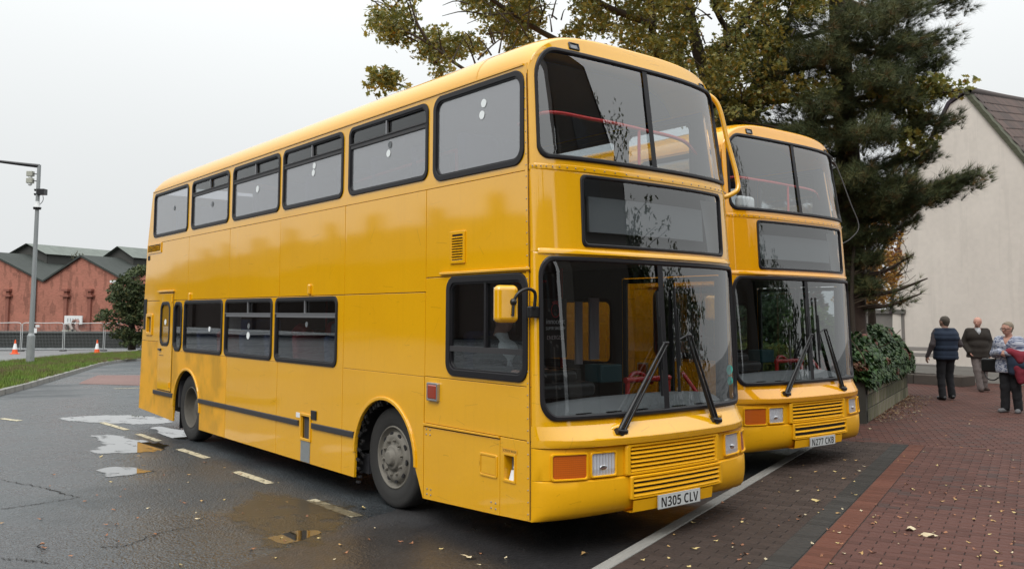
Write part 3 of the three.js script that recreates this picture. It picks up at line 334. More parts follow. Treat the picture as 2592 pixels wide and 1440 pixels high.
  { const gr = sub(bus, 'grille'), tri = (a, b, n, y0, y1) => [...Array(n)].map((_, i) => lerp(y0, y1, (i + 0.5) / n));
    part(gr, 'grille_frame', geo('grf', () => merge([frontRing(loopQ(-0.50, 0.598, 0.43, 0.842, { rtS: 0.03, rtY: 0.03, rbS: 0.01, rbY: 0.01 }), loopQ(-0.445, 0.622, 0.385, 0.815, { rtS: 0.006, rtY: 0.01, rbS: 0.006, rbY: 0.01 }), 0.036, 0.0, 0.02), frontRing(loopQ(-0.525, 0.41, 0.40, 0.594, { rtS: 0.01, rtY: 0.01, rbS: 0.01, rbY: 0.01 }), loopQ(-0.475, 0.43, 0.375, 0.57, { rtS: 0.006, rtY: 0.01, rbS: 0.006, rbY: 0.01 }), 0.026, 0.0, 0.042)])), B);
    part(gr, 'grille_dark_plate', geo('grb', () => merge([frontFill(loopQ(-0.46, 0.61, 0.40, 0.828), 0.003, 0.02), frontFill(loopQ(-0.48, 0.42, 0.385, 0.58), 0.002, 0.046)])), M.dark);  // black plates laid on the skin, painting the dark depth between the slats
    const slat = (y, s0, s1, c, d) => loft([[y + 0.012, 0.003], [y + 0.009, d - 0.008], [y - 0.002, d + 0.004], [y - 0.007, d + 0.005], [y - 0.009, d], [y - 0.003, 0.003]].map(([yy, dd]) => [...Array(25)].map((_, i) => fpt(qOf(lerp(s0, s1, i / 24)), yy, dd, c))), false);
    for (const y of [...Array(o.slats[0])].map((_, i) => lerp(0.633, 0.80, i / (o.slats[0] - 1)))) part(gr, 'slat', geo('sl' + y.toFixed(3), () => slat(y, -0.447, 0.387, 0.02, 0.026)), B);
    for (const y of [...Array(o.slats[1])].map((_, i) => lerp(0.44, 0.555, i / (o.slats[1] - 1)))) part(gr, 'slat', geo('sl' + y.toFixed(3), () => slat(y, -0.477, 0.377, 0.046, 0.018)), B); }
  part(bus, 'valance', geo('val', () => loft([[0.402, 0.03], [0.402, 0.062], [0.312, 0.055], [0.306, 0.03], [0.306, -0.05]].map(([y, d]) => [...Array(21)].map((_, i) => fpt(qOf(lerp(-0.40, 0.382, i / 20)), y, 0).add(V(d, 0, 0)))), false)), B);
  { const p = part(bus, 'number_plate', geo('np', () => { const b = new RoundedBoxGeometry(0.52, 0.112, 0.008, 2, 0.003); b.rotateY(Math.PI / 2); return b; }), std([0.5, 0.5, 0.5], 0.5), V(0.362, 0.362, -1.283)); const f = new THREE.PlaneGeometry(0.516, 0.108); f.rotateY(Math.PI / 2); part(p, 'plate_lettering', f, phy([0.85, 0.85, 0.85], 0.35, { map: plateTex(o.plate) }), V(0.0062, 0, 0)); }
  // wipers
  for (const [bs, by, ts, ty, ls, l0, l1] of [[0.47, 0.945, 0.03, 1.625, 0.05, 2.06, 1.19], [-0.473, 0.95, -0.21, 1.685, -0.125, 2.075, 1.215]]) {
    const w = sub(bus, 'wiper'), a = fpt(qOf(bs), by, 0).add(V(0.05, 0, 0)), b = fpt(qOf(ts), ty, 0.05), d = fpt(qOf(ts), ty, 0.05).add(V(0, 0.0, -0.05));
    part(w, 'wiper_arm', merge([rod(a.clone().add(V(0.0, 0, 0.02)), b, 0.02, 0.011), rod(a.clone().add(V(0.0, -0.01, -0.03)), d, 0.014, 0.008), rod(b, d, 0.012), rod(fpt(qOf(bs), by, -0.02), a.clone().add(V(0.02, 0, 0)), 0.035, 0.03), rod(a.clone().add(V(0, -0.005, -0.06)), a.clone().add(V(0, 0.01, 0.05)), 0.025)]), M.black);
    part(w, 'wiper_blade', merge([bar(fpt(qOf(ls), l0, 0.022), fpt(qOf(ls), l1, 0.022), 0.02, 0.014), bar(fpt(qOf(ls), lerp(l0, l1, 0.25), 0.045), fpt(qOf(ls), lerp(l0, l1, 0.75), 0.045), 0.014, 0.012), rod(b, fpt(qOf(ls), (l0 + l1) / 2, 0.04), 0.01)]), M.black);
    part(w, 'wiper_recess', (() => { const s = new THREE.SphereGeometry(0.11, 24, 12, 0, Math.PI * 2, 0, Math.PI / 2); s.scale(0.35, 0.4, 1); s.rotateZ(-0.9); const p = fpt(qOf(bs - 0.03), by + 0.02, 0); s.translate(p.x + 0.002, p.y, p.z); return s; })(), paint);
  }
  // mirror and branch guard
  { const m = sub(bus, 'door_mirror'); part(m, 'mirror_shell', geo('mir', () => { const b = new RoundedBoxGeometry(0.09, 0.285, 0.19, 5, 0.042); b.rotateY(-0.25); b.translate(-0.01, 1.94, 0.245); return b; }), paint); part(m, 'mirror_glass', geo('mirg', () => { const b = new RoundedBoxGeometry(0.01, 0.25, 0.155, 3, 0.004); b.rotateY(-0.25); b.translate(-0.057, 1.94, 0.235); return b; }), M.chrome);
    part(m, 'mirror_arm', geo('mira', () => merge([tube([V(0.06, 1.91, 0.02), V(0.075, 2.03, 0.03), V(0.075, 2.055, 0.10), V(0.06, 2.02, 0.18), V(0.04, 1.955, 0.215)], 0.013), box(0.05, 0.09, 0.09, 0.035, 1.88, 0.012, 0.012), rod(V(0.05, 1.85, 0.225), V(0.045, 1.955, 0.215), 0.012), (() => { const s = new THREE.SphereGeometry(0.028, 14, 10); s.translate(0.043, 1.955, 0.215); return s; })()])), M.black); }
  if (o.guard) part(bus, 'branch_guard', tube([V(-0.30, 4.02, -2.36), V(-0.24, 4.04, -2.46), V(-0.18, 3.96, -2.54), V(-0.11, 3.55, -2.62), V(-0.04, 3.2, -2.66), V(-0.02, 3.08, -2.64), V(-0.06, 3.02, -2.56), V(-0.10, 2.99, -2.48)], 0.024, 60, 10), M.paint);
  else part(bus, 'branch_guard', tube([V(-0.35, 4.0, -2.4), V(-0.36, 4.1, -2.62), V(-0.33, 4.07, -2.72), V(-0.1, 3.4, -2.8), V(-0.0, 3.05, -2.82), V(-0.05, 2.9, -2.7), V(-0.1, 2.8, -2.5)], 0.008, 60, 8), M.rail);
  // inside: decks, seats, cab
  part(bus, 'lower_deck', geo('ldeck', () => merge([box(8.4, 0.06, 1.56, -5.9, 0.50, -1.25), box(4.4, 0.06, 2.38, -5.05, 0.505, -1.25), box(1.6, 0.06, 2.4, -0.95, 0.42, -1.25), box(9.7, 0.22, 1.5, -5.1, 0.34, -1.25), box(4.6, 0.2, 2.2, -5.05, 0.34, -1.25), box(1.2, 0.2, 2.2, -0.75, 0.36, -1.25), box(0.05, 1.9, 2.4, -8.35, 1.4, -1.25)])), M.floorDark);
  part(bus, 'upper_deck', geo('udeck', () => { const rows = []; for (const [y, x] of [[2.355, -9.95], [2.355, 0], [2.43, 0], [2.43, -9.95]]) rows.push(x ? [V(x, y, -0.06), V(x, y, -1.25), V(x, y, -2.44)] : [V(-0.05, y, -0.06), V(0.12, y, -1.25), V(-0.12, y, -2.44)]); return loft(rows, false); }), M.ceiling);
  part(bus, 'upper_ceiling', geo('uceil', () => loft([-0.72, -9.7].map((x) => [...Array(25)].map((_, i) => { const s = lerp(-0.985, 0.985, i / 24); return V(x, yRoof(s) - 0.05, -1.25 + 1.25 * s); })), false)), M.ceiling);
  part(bus, 'front_ledge', geo('fled', () => merge([box(0.25, 0.5, 2.2, -0.16, 2.68, -1.25)])), M.dash);
  const seatG = () => merge([box(0.44, 0.12, 0.86, 0, 0.42, 0, 0.04), (() => { const b = new RoundedBoxGeometry(0.11, 0.66, 0.42, 3, 0.045); b.rotateZ(0.14); b.translate(-0.24, 0.76, 0.215); return b; })(), (() => { const b = new RoundedBoxGeometry(0.11, 0.66, 0.42, 3, 0.045); b.rotateZ(0.14); b.translate(-0.24, 0.76, -0.215); return b; })(), box(0.3, 0.36, 0.06, 0, 0.18, 0)]);
  for (let i = 0; i < 11; i++) for (const z of [-0.52, -1.98]) if (i > 0 || z > -1) part(bus, 'upper_deck_seat', geo('seat', seatG), M.seat, V(-0.85 - i * 0.78, 2.40, z));
  for (let i = 0; i < 6; i++) for (const z of [-0.52, -1.98]) part(bus, 'lower_deck_seat', geo('seat', seatG), i % 3 === 1 ? M.seatRed : M.seat, V(-3.4 - i * 0.82, 0.53, z));
  part(bus, 'upper_grab_rail', geo('ugr', () => merge([tube([V(-0.32, 3.42, -0.12), V(-0.12, 3.50, -0.22), V(-0.03, 3.50, -0.7), V(-0.02, 3.49, -1.25), V(-0.08, 3.48, -1.9), V(-0.3, 3.44, -2.36)], 0.017), rod(V(-0.02, 3.49, -1.25), V(-0.02, 2.45, -1.25), 0.014), rod(V(-1.2, 3.34, -0.12), V(-3.2, 3.26, -0.12), 0.018), rod(V(-1.2, 3.34, -0.12), V(-1.2, 2.45, -0.14), 0.016), rod(V(-3.2, 3.26, -0.12), V(-3.2, 2.45, -0.14), 0.016)])), M.redTube);
  part(bus, 'hand_pole', geo('hp', () => merge([[-1.6, -0.95], [-1.6, -1.75], [-3.2, -0.97], [-3.2, -1.53], [-4.9, -0.97], [-6.5, -1.53]].map(([x, z]) => rod(V(x, 0.5, z), V(x, 2.34, z), 0.017)).concat([rod(V(-1.6, 2.2, -0.97), V(-8.2, 2.2, -0.97), 0.016), rod(V(-1.6, 2.2, -1.53), V(-8.2, 2.2, -1.53), 0.016)]))), M.redTube);
  part(bus, 'dashboard', geo('dashb', () => { const rows = []; for (const [dd, y] of [[-0.02, 1.02], [-0.02, 1.075], [-0.06, 1.085], [-0.16, 1.10], [-0.30, 1.155], [-0.42, 1.17], [-0.47, 1.15], [-0.5, 1.0], [-0.5, 0.6]]) { const r = []; for (let i = 0; i <= 48; i++) { const q_ = lerp(-0.84, 0.84, i / 48), p = fpt(q_, 1.05, 0), s = Math.abs(sOf(q_)); r.push(V(p.x - 0.03 + dd * (1 - 0.25 * s * s), y - (y > 1.09 ? 0.06 * s * s * s : 0), p.z)); } rows.push(r); } return loft(rows, false); }), M.dash);
  part(bus, 'demister_vent', geo('dmv', () => merge([-0.70, -0.45, -0.2, 0.18, 0.42, 0.66].map((s) => { const p = fpt(qOf(s), 1.05, 0); return box(0.018, 0.006, 0.16, p.x - 0.075, 1.087, p.z); }))), M.black);
  part(bus, 'cab_console', geo('cons', () => merge([box(0.45, 0.12, 0.62, -0.38, 1.24, -0.55, 0.05), box(0.3, 0.10, 0.4, -0.42, 1.34, -0.55, 0.04), box(0.5, 0.75, 0.06, -0.8, 1.0, -1.02), box(0.06, 1.7, 0.9, -1.5, 1.35, -0.52)])), M.black);
  part(bus, 'ticket_machine', geo('tick', () => box(0.22, 0.16, 0.26, -0.45, 1.34, -1.22, 0.015)), std([0.008, 0.05, 0.06], 0.5));
  part(bus, 'steering_wheel', geo('stw', () => { const t = new THREE.TorusGeometry(0.225, 0.016, 10, 40); t.rotateX(Math.PI / 2); const s = box(0.03, 0.02, 0.42), u = box(0.42, 0.02, 0.03); const m = merge([t, s, u, rod(V(0, 0, 0), V(0.12, -0.4, 0), 0.03)]); m.rotateZ(-0.45); m.translate(-0.52, 1.30, -0.55); return m; }), M.black);
  part(bus, 'drivers_seat', geo('dseat', () => merge([box(0.46, 0.14, 0.48, -1.08, 0.92, -0.55, 0.05), box(0.13, 0.78, 0.46, -1.32, 1.32, -0.55, 0.05)])), M.seat);
  part(bus, 'step_rail', geo('srl', () => merge([rod(V(-0.42, 1.265, -1.47), V(-0.46, 1.26, -2.12), 0.028), rod(V(-0.42, 1.265, -1.50), V(-0.42, 0.5, -1.50), 0.024), rod(V(-0.46, 1.26, -2.10), V(-0.46, 0.5, -2.10), 0.024), tube([V(-0.45, 1.27, -1.55), V(-0.5, 1.31, -1.65), V(-0.52, 1.31, -1.78), V(-0.5, 1.22, -1.92)], 0.022, 20), rod(V(-0.5, 1.30, -2.35), V(-0.35, 1.08, -2.42), 0.02)])), M.redTube);
  if (o.poster) { const t = canvasTex(512, 1024, (c, w, h) => { c.fillStyle = '#201c1d'; c.fillRect(0, 0, w, h); c.strokeStyle = '#e04850'; c.lineWidth = 16; c.beginPath(); c.ellipse(w / 2, 175, 105, 130, 0, 0, 7); c.stroke(); c.beginPath(); c.ellipse(w / 2 - 10, 25, 70, 16, -0.1, 0, 7); c.stroke(); c.fillStyle = '#b04048'; c.fillRect(w / 2 - 38, 165, 12, 26); c.fillRect(w / 2 + 18, 165, 12, 26); c.fillStyle = '#ffffff'; c.textAlign = 'center'; c.font = '120px sans-serif'; c.fillText('innocent', w / 2, 430, w * 0.94); c.font = '76px sans-serif'; c.fillText('SUPER SMOOTH', w / 2, 540, w * 0.96); c.fillStyle = '#d8c8c8'; c.font = '100px sans-serif'; c.fillText('ENERGISE', w / 2, 720, w * 0.94); });
    part(bus, 'poster', (() => { const b = new THREE.PlaneGeometry(0.30, 0.56); b.rotateY(Math.PI / 2); b.scale(1, 0.86, 0.8); b.translate(-0.62, 1.74, -0.80); return b; })(), std([1, 1, 1], 0.6, { map: t })); part(bus, 'poster_board', box(0.012, 0.52, 0.27, -0.628, 1.74, -0.80), M.black);
    part(bus, 'leaflet_rack', merge([box(0.02, 0.62, 0.09, -1.2, 1.68, -1.62), box(0.02, 0.62, 0.13, -1.2, 1.72, -1.83)]), std([0.42, 0.38, 0.42], 0.6)); part(bus, 'notice_strip', box(0.02, 0.46, 0.05, -1.2, 1.75, -1.19), std([0.55, 0.30, 0.02], 0.6));
    part(bus, 'notice_board', merge([box(0.008, 0.26, 0.2, -7.0, 1.68, -0.35)]), M.white); part(bus, 'storage_box', merge([box(0.9, 0.55, 0.5, -7.3, 1.5, -0.75, 0.03)]), std([0.02, 0.09, 0.30], 0.5)); part(bus, 'red_play_frame', merge([tube([V(-5.4, 1.3, -0.5), V(-5.35, 1.55, -0.5), V(-5.15, 1.68, -0.5), V(-4.9, 1.62, -0.5)], 0.06, 30), box(0.6, 0.35, 0.4, -4.4, 1.6, -0.8, 0.08)]), std([0.50, 0.02, 0.02], 0.4)); part(bus, 'folded_awning', box(1.0, 0.22, 0.3, -3.75, 1.64, -0.6, 0.04), std([0.35, 0.37, 0.42], 0.8)); }
  if (o.lampBox) part(bus, 'spot_lamp', (() => { const b = new RoundedBoxGeometry(0.1, 0.16, 0.3, 4, 0.06); b.translate(-0.02, 3.2, -0.38); return b; })(), M.white);
  return bus;
}
M.reflector = std([0.80, 0.81, 0.84], 0.3, { metalness: 0.35, bumpMap: tex(128, (u, v) => Math.abs(Math.sin(u * Math.PI * 6)) * 0.5 + 0.5 * Math.sin(v * Math.PI) , false, 6), bumpScale: 0.012 });
const bus1 = makeBus('nearer yellow double-deck bus with plate N305 CLV and a mirror on its driver side', { paint: M.paint, plate: 'N305 CLV', dots: true, guard: true, slats: [6, 4], poster: true });
const bus2 = makeBus('farther yellow double-deck bus with plate N277 CKB beside the ivy planter', { paint: M.paint2, plate: 'N277 CKB', slats: [5, 3], lampBox: true });
{ const phi = -0.0173; bus2.rotation.y = phi; bus2.position.copy(V(-1.125, 0, -1.25 - 3.923)).add(V(0, 0, 1.25).applyAxisAngle(V(0, 1, 0), phi)); }

// ------------------------------------------------------------------ ground: car park, road, verge, kerbs, markings, puddles
const asphT = tex(2048, (u, v) => {
  const big = fbm(u * 7, v * 7, 7, 4, 41), st = fbm(u * 22, v * 22, 22, 3, 43), ag = vnoise(u * 900, v * 900, 900, 47), ag2 = vnoise(u * 480, v * 480, 480, 48), ag3 = vnoise(u * 640, v * 640, 640, 49);
  let n = 0.62 + 0.35 * big + 0.12 * (st - 0.5); n *= 0.82 + 0.3 * ag * ag2 * 1.6; n *= 0.80 + 0.42 * ag3; if (ag2 > 0.93) n *= 1.7; if (ag3 < 0.07) n *= 0.5; const w = big > 0.55 ? 1 : 0.97; return [n * 1.0, n * (0.985 * w), n * 0.96 * w];
}, false, 1 / 18);
const asphR = tex(1024, (u, v) => { const a = fbm(u * 5, v * 5, 5, 4, 51), b = fbm(u * 60, v * 60, 60, 2, 53); const w = Math.max(0, Math.min(1, (a - 0.40) * 4)); return lerp(0.27, 0.62, w) + 0.14 * (b - 0.5); }, false, 1 / 14);
const asphB = tex(1024, (u, v) => 0.6 * vnoise(u * 330, v * 330, 330, 61) + 0.4 * vnoise(u * 150, v * 150, 150, 62), false, 1 / 3.5);
M.asphalt = std([0.043, 0.053, 0.060], 1, { map: asphT, roughnessMap: asphR, bumpMap: asphB, bumpScale: 0.011 });
M.asphaltNew = std([0.036, 0.036, 0.038], 1, { map: rep(asphT, 1 / 9), roughnessMap: rep(asphR, 1 / 9), bumpMap: asphB, bumpScale: 0.004 });
M.asphalt.roughness = 1; M.asphaltNew.roughness = 1.25;
M.road = std([0.17, 0.175, 0.18], 0.55, { map: asphT }); M.redRoad = std([0.20, 0.11, 0.095], 0.7, { map: asphT }); 
M.line = std([0.52, 0.47, 0.33], 0.8, { map: rep(tex(512, (u, v) => { const n = fbm(u * 30, v * 30, 30, 3, 71); return n > 0.62 ? [0.35, 0.34, 0.33] : [0.8 + 0.2 * n, 0.8 + 0.2 * n, 0.8 + 0.2 * n]; }), 1.2) });
M.kerb = std([0.27, 0.265, 0.25], 0.85, { map: rep(mottleT, 0.8), bumpMap: rep(mottleT, 3), bumpScale: 0.004 });
{ // one sheet to the horizon: level round the buses, falling gently away beyond the verge
  const ds = [-160, -40, 0, 12, 19.5, 45, 70, 140, 420], ls = [-300, -120, -40, -14, -8, -2, 12, 40, 120, 300], pos = [], uv = [], idx = [];
  ds.forEach((d) => ls.forEach((l) => { const x = EYE.x + FH.x * d + RH.x * l, z = EYE.z + FH.z * d + RH.z * l; pos.push(x, slope(x, z), z); uv.push(x, z); }));
  for (let i = 0; i < ds.length - 1; i++) for (let j = 0; j < ls.length - 1; j++) { const a = i * ls.length + j, b = a + 1, c = a + ls.length, e = c + 1; idx.push(a, b, c, b, e, c); }
  const g = new THREE.BufferGeometry(); g.setAttribute('position', new THREE.Float32BufferAttribute(pos, 3)); g.setAttribute('uv', new THREE.Float32BufferAttribute(uv, 2)); g.setIndex(idx); g.computeVertexNormals();
  struct('ground', g, M.asphalt, 'damp grey asphalt of the car park');
}
const onG = (pts, h = 0) => pts.map(([x, y]) => G(x, y, h));
// pavement frame: u runs along the kerb, v away from the road
const UD = V(Math.cos(-110.6 * Math.PI / 180), 0, Math.sin(-110.6 * Math.PI / 180)), VD = V(-UD.z, 0, UD.x).multiplyScalar(1); if (VD.x < 0) VD.negate();
const HP = 0.06, vK = G(1640, 1340, HP).dot(VD), vO = G(2110, 1295, HP).dot(VD);
const uv3 = (u, v, y = 0) => V(UD.x * u + VD.x * v, y, UD.z * u + VD.z * v);
const kerbU = (p) => p.dot(UD);
struct('asphalt_strip', sheet([...onG([[-500, 2000], [300, 1545], [580, 1430], [700, 1388], [820, 1345], [930, 1303], [985, 1288], [1060, 1240]]), uv3(4.6, vK - 0.01), uv3(-6, vK - 0.01)], 0.004), M.asphaltNew, 'newer dark asphalt strip beside the kerb');
for (const [a, b, w] of [[[450, 1130], [520, 1153], 0.11], [[592, 1187], [680, 1217], 0.11], [[780, 1258], [897, 1300], 0.12], [[255, 1063], [318, 1082], 0.1], [[345, 1092], [398, 1110], 0.1], [[0, 1053], [48, 1059], 0.12], [[285, 978], [352, 976], 0.13]]) {
  const p = G(...a), q = G(...b), d = q.clone().sub(p).normalize(), n = V(-d.z, 0, d.x).multiplyScalar(w / 2), k = 7, L = [], R = [];
  for (let i = 0; i <= k; i++) { const c = p.clone().lerp(q, i / k), j = (hash(i, a[0], 3) - 0.5) * 0.03; L.push(c.clone().addScaledVector(n, 1 + j * 6)); R.push(c.clone().addScaledVector(n, -1 + (hash(i, a[0], 4) - 0.5) * 0.2)); }
  struct('parking_line', sheet([...L, ...R.reverse()], 0.0045), M.line);
}
struct('red_surfacing', sheet(onG([[205, 960], [245, 944], [420, 944], [420, 972], [196, 966]]), 0.005), M.redRoad, 'patch of red road surfacing by the verge');
// puddles: still water, its film thinning out into the damp asphalt round it
function film(name, pts, m, label, o = {}) {
  const P = onG(pts), ctr = P.reduce((q, p) => q.add(p), V(0, 0, 0)).multiplyScalar(1 / P.length); let hx = 0, hz = 0; for (const p of P) { hx = Math.max(hx, Math.abs(p.x - ctr.x)); hz = Math.max(hz, Math.abs(p.z - ctr.z)); } hx *= 1.15; hz *= 1.2;
  const N = o.n ?? 256, sd = o.sd ?? 1, q = P.map((p) => [(p.x - ctr.x) / hx * 0.5 + 0.5, (p.z - ctr.z) / hz * 0.5 + 0.5]), k = Math.max(hx, hz) * 2;
  const mask = new Float32Array(N * N); for (let j = 0; j < N; j++) for (let i = 0; i < N; i++) { const u = i / N, v = j / N, du = 0.10 * (fbm(u * 5 * hx + sd, v * 5 * hz, 999, 3, 181 + sd) - 0.5) / hx, dv = 0.10 * (fbm(u * 5 * hx + 7, v * 5 * hz + sd, 999, 3, 185 + sd) - 0.5) / hz; mask[j * N + i] = in2d(u + du * 1.6, v + dv * 1.6, q) ? 1 : 0; }
  const soft = (a, r) => { const b = new Float32Array(N * N); for (let pass = 0; pass < 2; pass++) { const src = pass ? b.slice() : a; for (let j = 0; j < N; j++) { for (let i = 0; i < N; i++) { let t = 0; for (let d = -r; d <= r; d++) { const x = pass ? i : i + d, y = pass ? j + d : j; t += x >= 0 && y >= 0 && x < N && y < N ? src[y * N + x] : 0; } b[j * N + i] = t / (2 * r + 1); } } } return b; };
  const b = soft(mask, o.r ?? 7), amax = o.a ?? 1; const t = tex(N, (u, v) => { const e = b[Math.min(N - 1, Math.round(v * N)) * N + Math.min(N - 1, Math.round(u * N))], n = fbm(u * 11 * hx, v * 20 * hz, 999, 3, 190 + sd); return amax * Math.max(0, Math.min(1, (e - 0.36 + (n - 0.5) * 1.35) * 2.2)); }); t.wrapS = t.wrapT = THREE.ClampToEdgeWrapping;
  const mm = m.clone(); mm.alphaMap = t; mm.transparent = true; const g = new THREE.PlaneGeometry(2 * hx, 2 * hz); g.rotateX(-Math.PI / 2); const p = g.attributes.position, w = g.attributes.uv; for (let i = 0; i < 4; i++) w.setXY(i, p.getX(i) / (2 * hx) + 0.5, p.getZ(i) / (2 * hz) + 0.5); g.translate(ctr.x, 0.0035 + 0.0003 * sd, ctr.z); return struct(name, g, mm, label);
}
const in2d = (x, y, P) => { let c = false; for (let i = 0, j = P.length - 1; i < P.length; j = i++) if ((P[i][1] > y) !== (P[j][1] > y) && x < (P[j][0] - P[i][0]) * (y - P[i][1]) / (P[j][1] - P[i][1]) + P[i][0]) c = !c; return c; };
M.water = phy([0.035, 0.032, 0.026], 0.02, { ior: 1.75, clearcoat: 0.6, clearcoatRoughness: 0.0 }); M.wet = phy([0.06, 0.048, 0.028], 0.30, { specularIntensity: 1 });  // the wet film carries a brown tint in its base colour
film('puddle', [[140, 1053], [230, 1046], [340, 1045], [430, 1052], [440, 1063], [340, 1067], [220, 1062]], M.water, 'long thin puddle behind the rear wheel', { sd: 1, r: 9 });
film('puddle', [[215, 1098], [270, 1095], [345, 1106], [440, 1120], [400, 1136], [330, 1142], [240, 1138], [258, 1120]], M.water, 'broad puddle left of the bus', { sd: 2, r: 9 });
film('puddle', [[215, 1186], [270, 1176], [335, 1177], [400, 1186], [345, 1197], [275, 1202]], M.water, 'smaller nearer puddle left of the bus', { sd: 3, r: 9 });
film('puddle', [[370, 1078], [410, 1073], [455, 1082], [500, 1098], [470, 1104], [420, 1096]], M.water, 'puddle at the rear wheel', { sd: 4, r: 9 });
film('wet_patch', [[560, 1265], [680, 1240], [800, 1258], [900, 1290], [870, 1330], [770, 1372], [700, 1385], [600, 1330]], M.wet, 'brown-tinted wet patch on the asphalt beside the bus', { sd: 5, r: 22, a: 0.55 });
film('wet_patch', [[690, 1350], [740, 1338], [800, 1342], [790, 1356], [730, 1372]], M.water, 'small puddle beside the dark asphalt strip', { sd: 6, r: 8, a: 0.75 });
// cracks in the asphalt
M.crack = std([0.02, 0.02, 0.02], 0.9);
for (const pts of [[[0, 1281], [60, 1273], [130, 1262], [208, 1250]], [[0, 1207], [70, 1220], [130, 1232], [190, 1250], [208, 1250]], [[250, 1378], [320, 1372], [370, 1350], [430, 1335], [510, 1320]], [[0, 1405], [70, 1410], [150, 1420]]]) {
  const c = new THREE.CatmullRomCurve3(onG(pts)), L = [], R = []; for (let i = 0; i <= 40; i++) { const p = c.getPoint(i / 40), t = c.getTangent(i / 40), n = V(-t.z, 0, t.x), w = 0.008 * (0.3 + vnoise(i * 0.7, pts[0][1], 99, 3)) * Math.min(1, (40 - i) / 8 + 0.1), j = (vnoise(i * 1.3, pts[0][0], 99, 9) - 0.5) * 0.05; L.push(p.clone().addScaledVector(n, j + w)); R.push(p.clone().addScaledVector(n, j - w)); }
  struct('asphalt_crack', sheet([...L, ...R.reverse()], 0.0042), M.crack);
}
// grass verge with its kerb, and the road behind
const vergeFront = onG([[-260, 1080], [-120, 1030], [0, 993], [60, 977], [120, 959], [200, 935], [250, 920], [290, 913], [350, 908], [460, 906]]), vergeBack = onG([[460, 886], [350, 890], [200, 898], [100, 908], [0, 920], [-140, 936], [-320, 960]]);
M.soil = std([0.045, 0.05, 0.02], 1, { map: rep(mottleT, 0.5) });
const dn = (p, h) => p.clone().setY(slope(p.x, p.z) + h);
{ // kerb stones, one by one
  const c = new THREE.CatmullRomCurve3(vergeFront), len = c.getLength(), n = Math.floor(len / 0.92), k = thing('verge_kerb', 'grey kerb along the edge of the grass verge', 'kerb'); k.userData = { kind: 'structure', label: 'grey kerb along the edge of the grass verge' };
  for (let i = 0; i < n; i++) { const a = dn(c.getPointAt(i / n + 0.0006), 0), b = dn(c.getPointAt((i + 1) / n - 0.0006), 0), d = b.clone().sub(a).normalize(), nn = V(d.z, 0, -d.x).multiplyScalar(0.075), m = loft([[0, -0.05], [0, 0.11], [0.012, 0.125], [0.138, 0.125], [0.15, 0.12], [0.15, -0.05]].map(([o, h]) => [a.clone().addScaledVector(nn, 1 - o / 0.075).add(V(0, h, 0)), b.clone().addScaledVector(nn, 1 - o / 0.075).add(V(0, h, 0))]), false); part(k, 'kerb_stone', m, M.kerb); }
}
const vergePoly = [...vergeFront, ...vergeBack];
{ const g = sheet(vergePoly, 0.11); struct('verge', g, M.soil, 'soil of the grass verge'); }
function inPoly(p, poly) { let c = false; for (let i = 0, j = poly.length - 1; i < poly.length; j = i++) { const a = poly[i], b = poly[j]; if ((a.z > p.z) !== (b.z > p.z) && p.x < (b.x - a.x) * (p.z - a.z) / (b.z - a.z) + a.x) c = !c; } return c; }
const copies = (name, geom, m, list, label, parent = scene, kind = 'stuff') => { const im = new THREE.InstancedMesh(geom, m, list.length); list.forEach(([mat, col], i) => { im.setMatrixAt(i, mat); if (col) im.setColorAt(i, col); }); im.name = parent === scene ? numbered(name) : name; im.castShadow = im.receiveShadow = true; if (kind) im.userData.kind = kind; if (label) im.userData.label = label; parent.add(im); return im; };
const mat4 = (p, e, s) => new THREE.Matrix4().compose(p, e.isQuaternion ? e : new THREE.Quaternion().setFromEuler(e), typeof s === 'number' ? V(s, s, s) : s);
{ // grass tufts
  const blade = []; for (let i = 0; i < 7; i++) { const a = i * 0.9, h = 0.10 + 0.05 * hash(i, 1, 1), g = new THREE.BufferGeometry(), r = 0.02 + 0.03 * hash(i, 2, 2), x = r * Math.cos(a), z = r * Math.sin(a), ox = 0.06 * Math.cos(a + 0.5), oz = 0.06 * Math.sin(a + 0.5); g.setAttribute('position', new THREE.Float32BufferAttribute([x - 0.008 * Math.sin(a), 0, z + 0.008 * Math.cos(a), x + 0.008 * Math.sin(a), 0, z - 0.008 * Math.cos(a), x + ox, h, z + oz], 3)); g.computeVertexNormals(); g.setAttribute('uv', new THREE.Float32BufferAttribute([0, 0, 1, 0, 0.5, 1], 2)); blade.push(g); }
  const gm = mergeGeometries(blade), bb = new THREE.Box3().setFromPoints(vergePoly), list = [];
  for (let i = 0; i < 60000 && list.length < 26000; i++) { const p = V(rr(bb.min.x, bb.max.x), 0, rr(bb.min.z, bb.max.z)); if (!inPoly(p, vergePoly)) continue; p.y = slope(p.x, p.z) + 0.11; if (!inFrame(p, 150)) continue; const n = fbm(p.x * 0.5 + 50, p.z * 0.5 + 50, 999, 3, 3), far = fbm(p.x * 1.7 + 9, p.z * 1.7 + 9, 999, 2, 8); if (n < 0.27) continue; const c = lin(0.085 + 0.06 * far, 0.14 + 0.05 * n, 0.018); c.multiplyScalar(0.7 + 0.6 * rnd()); if (far > 0.57) c.setRGB(0.13, 0.105, 0.045); list.push([mat4(p, new THREE.Euler(0, rr(0, 6.3), 0), rr(0.7, 1.35)), c]); }
  tag(copies('grass', gm, std([1, 1, 1], 0.8), list, 'short green grass on the roadside verge'), null, 'grass');
}
struct('road', sheet([...onG([[-320, 958], [-140, 934], [0, 918], [100, 906], [200, 896], [350, 888], [460, 884]]), ...onG([[460, 876], [350, 879], [0, 884], [-320, 890]])], 0.01), M.road, 'pale grey road behind the grass verge');

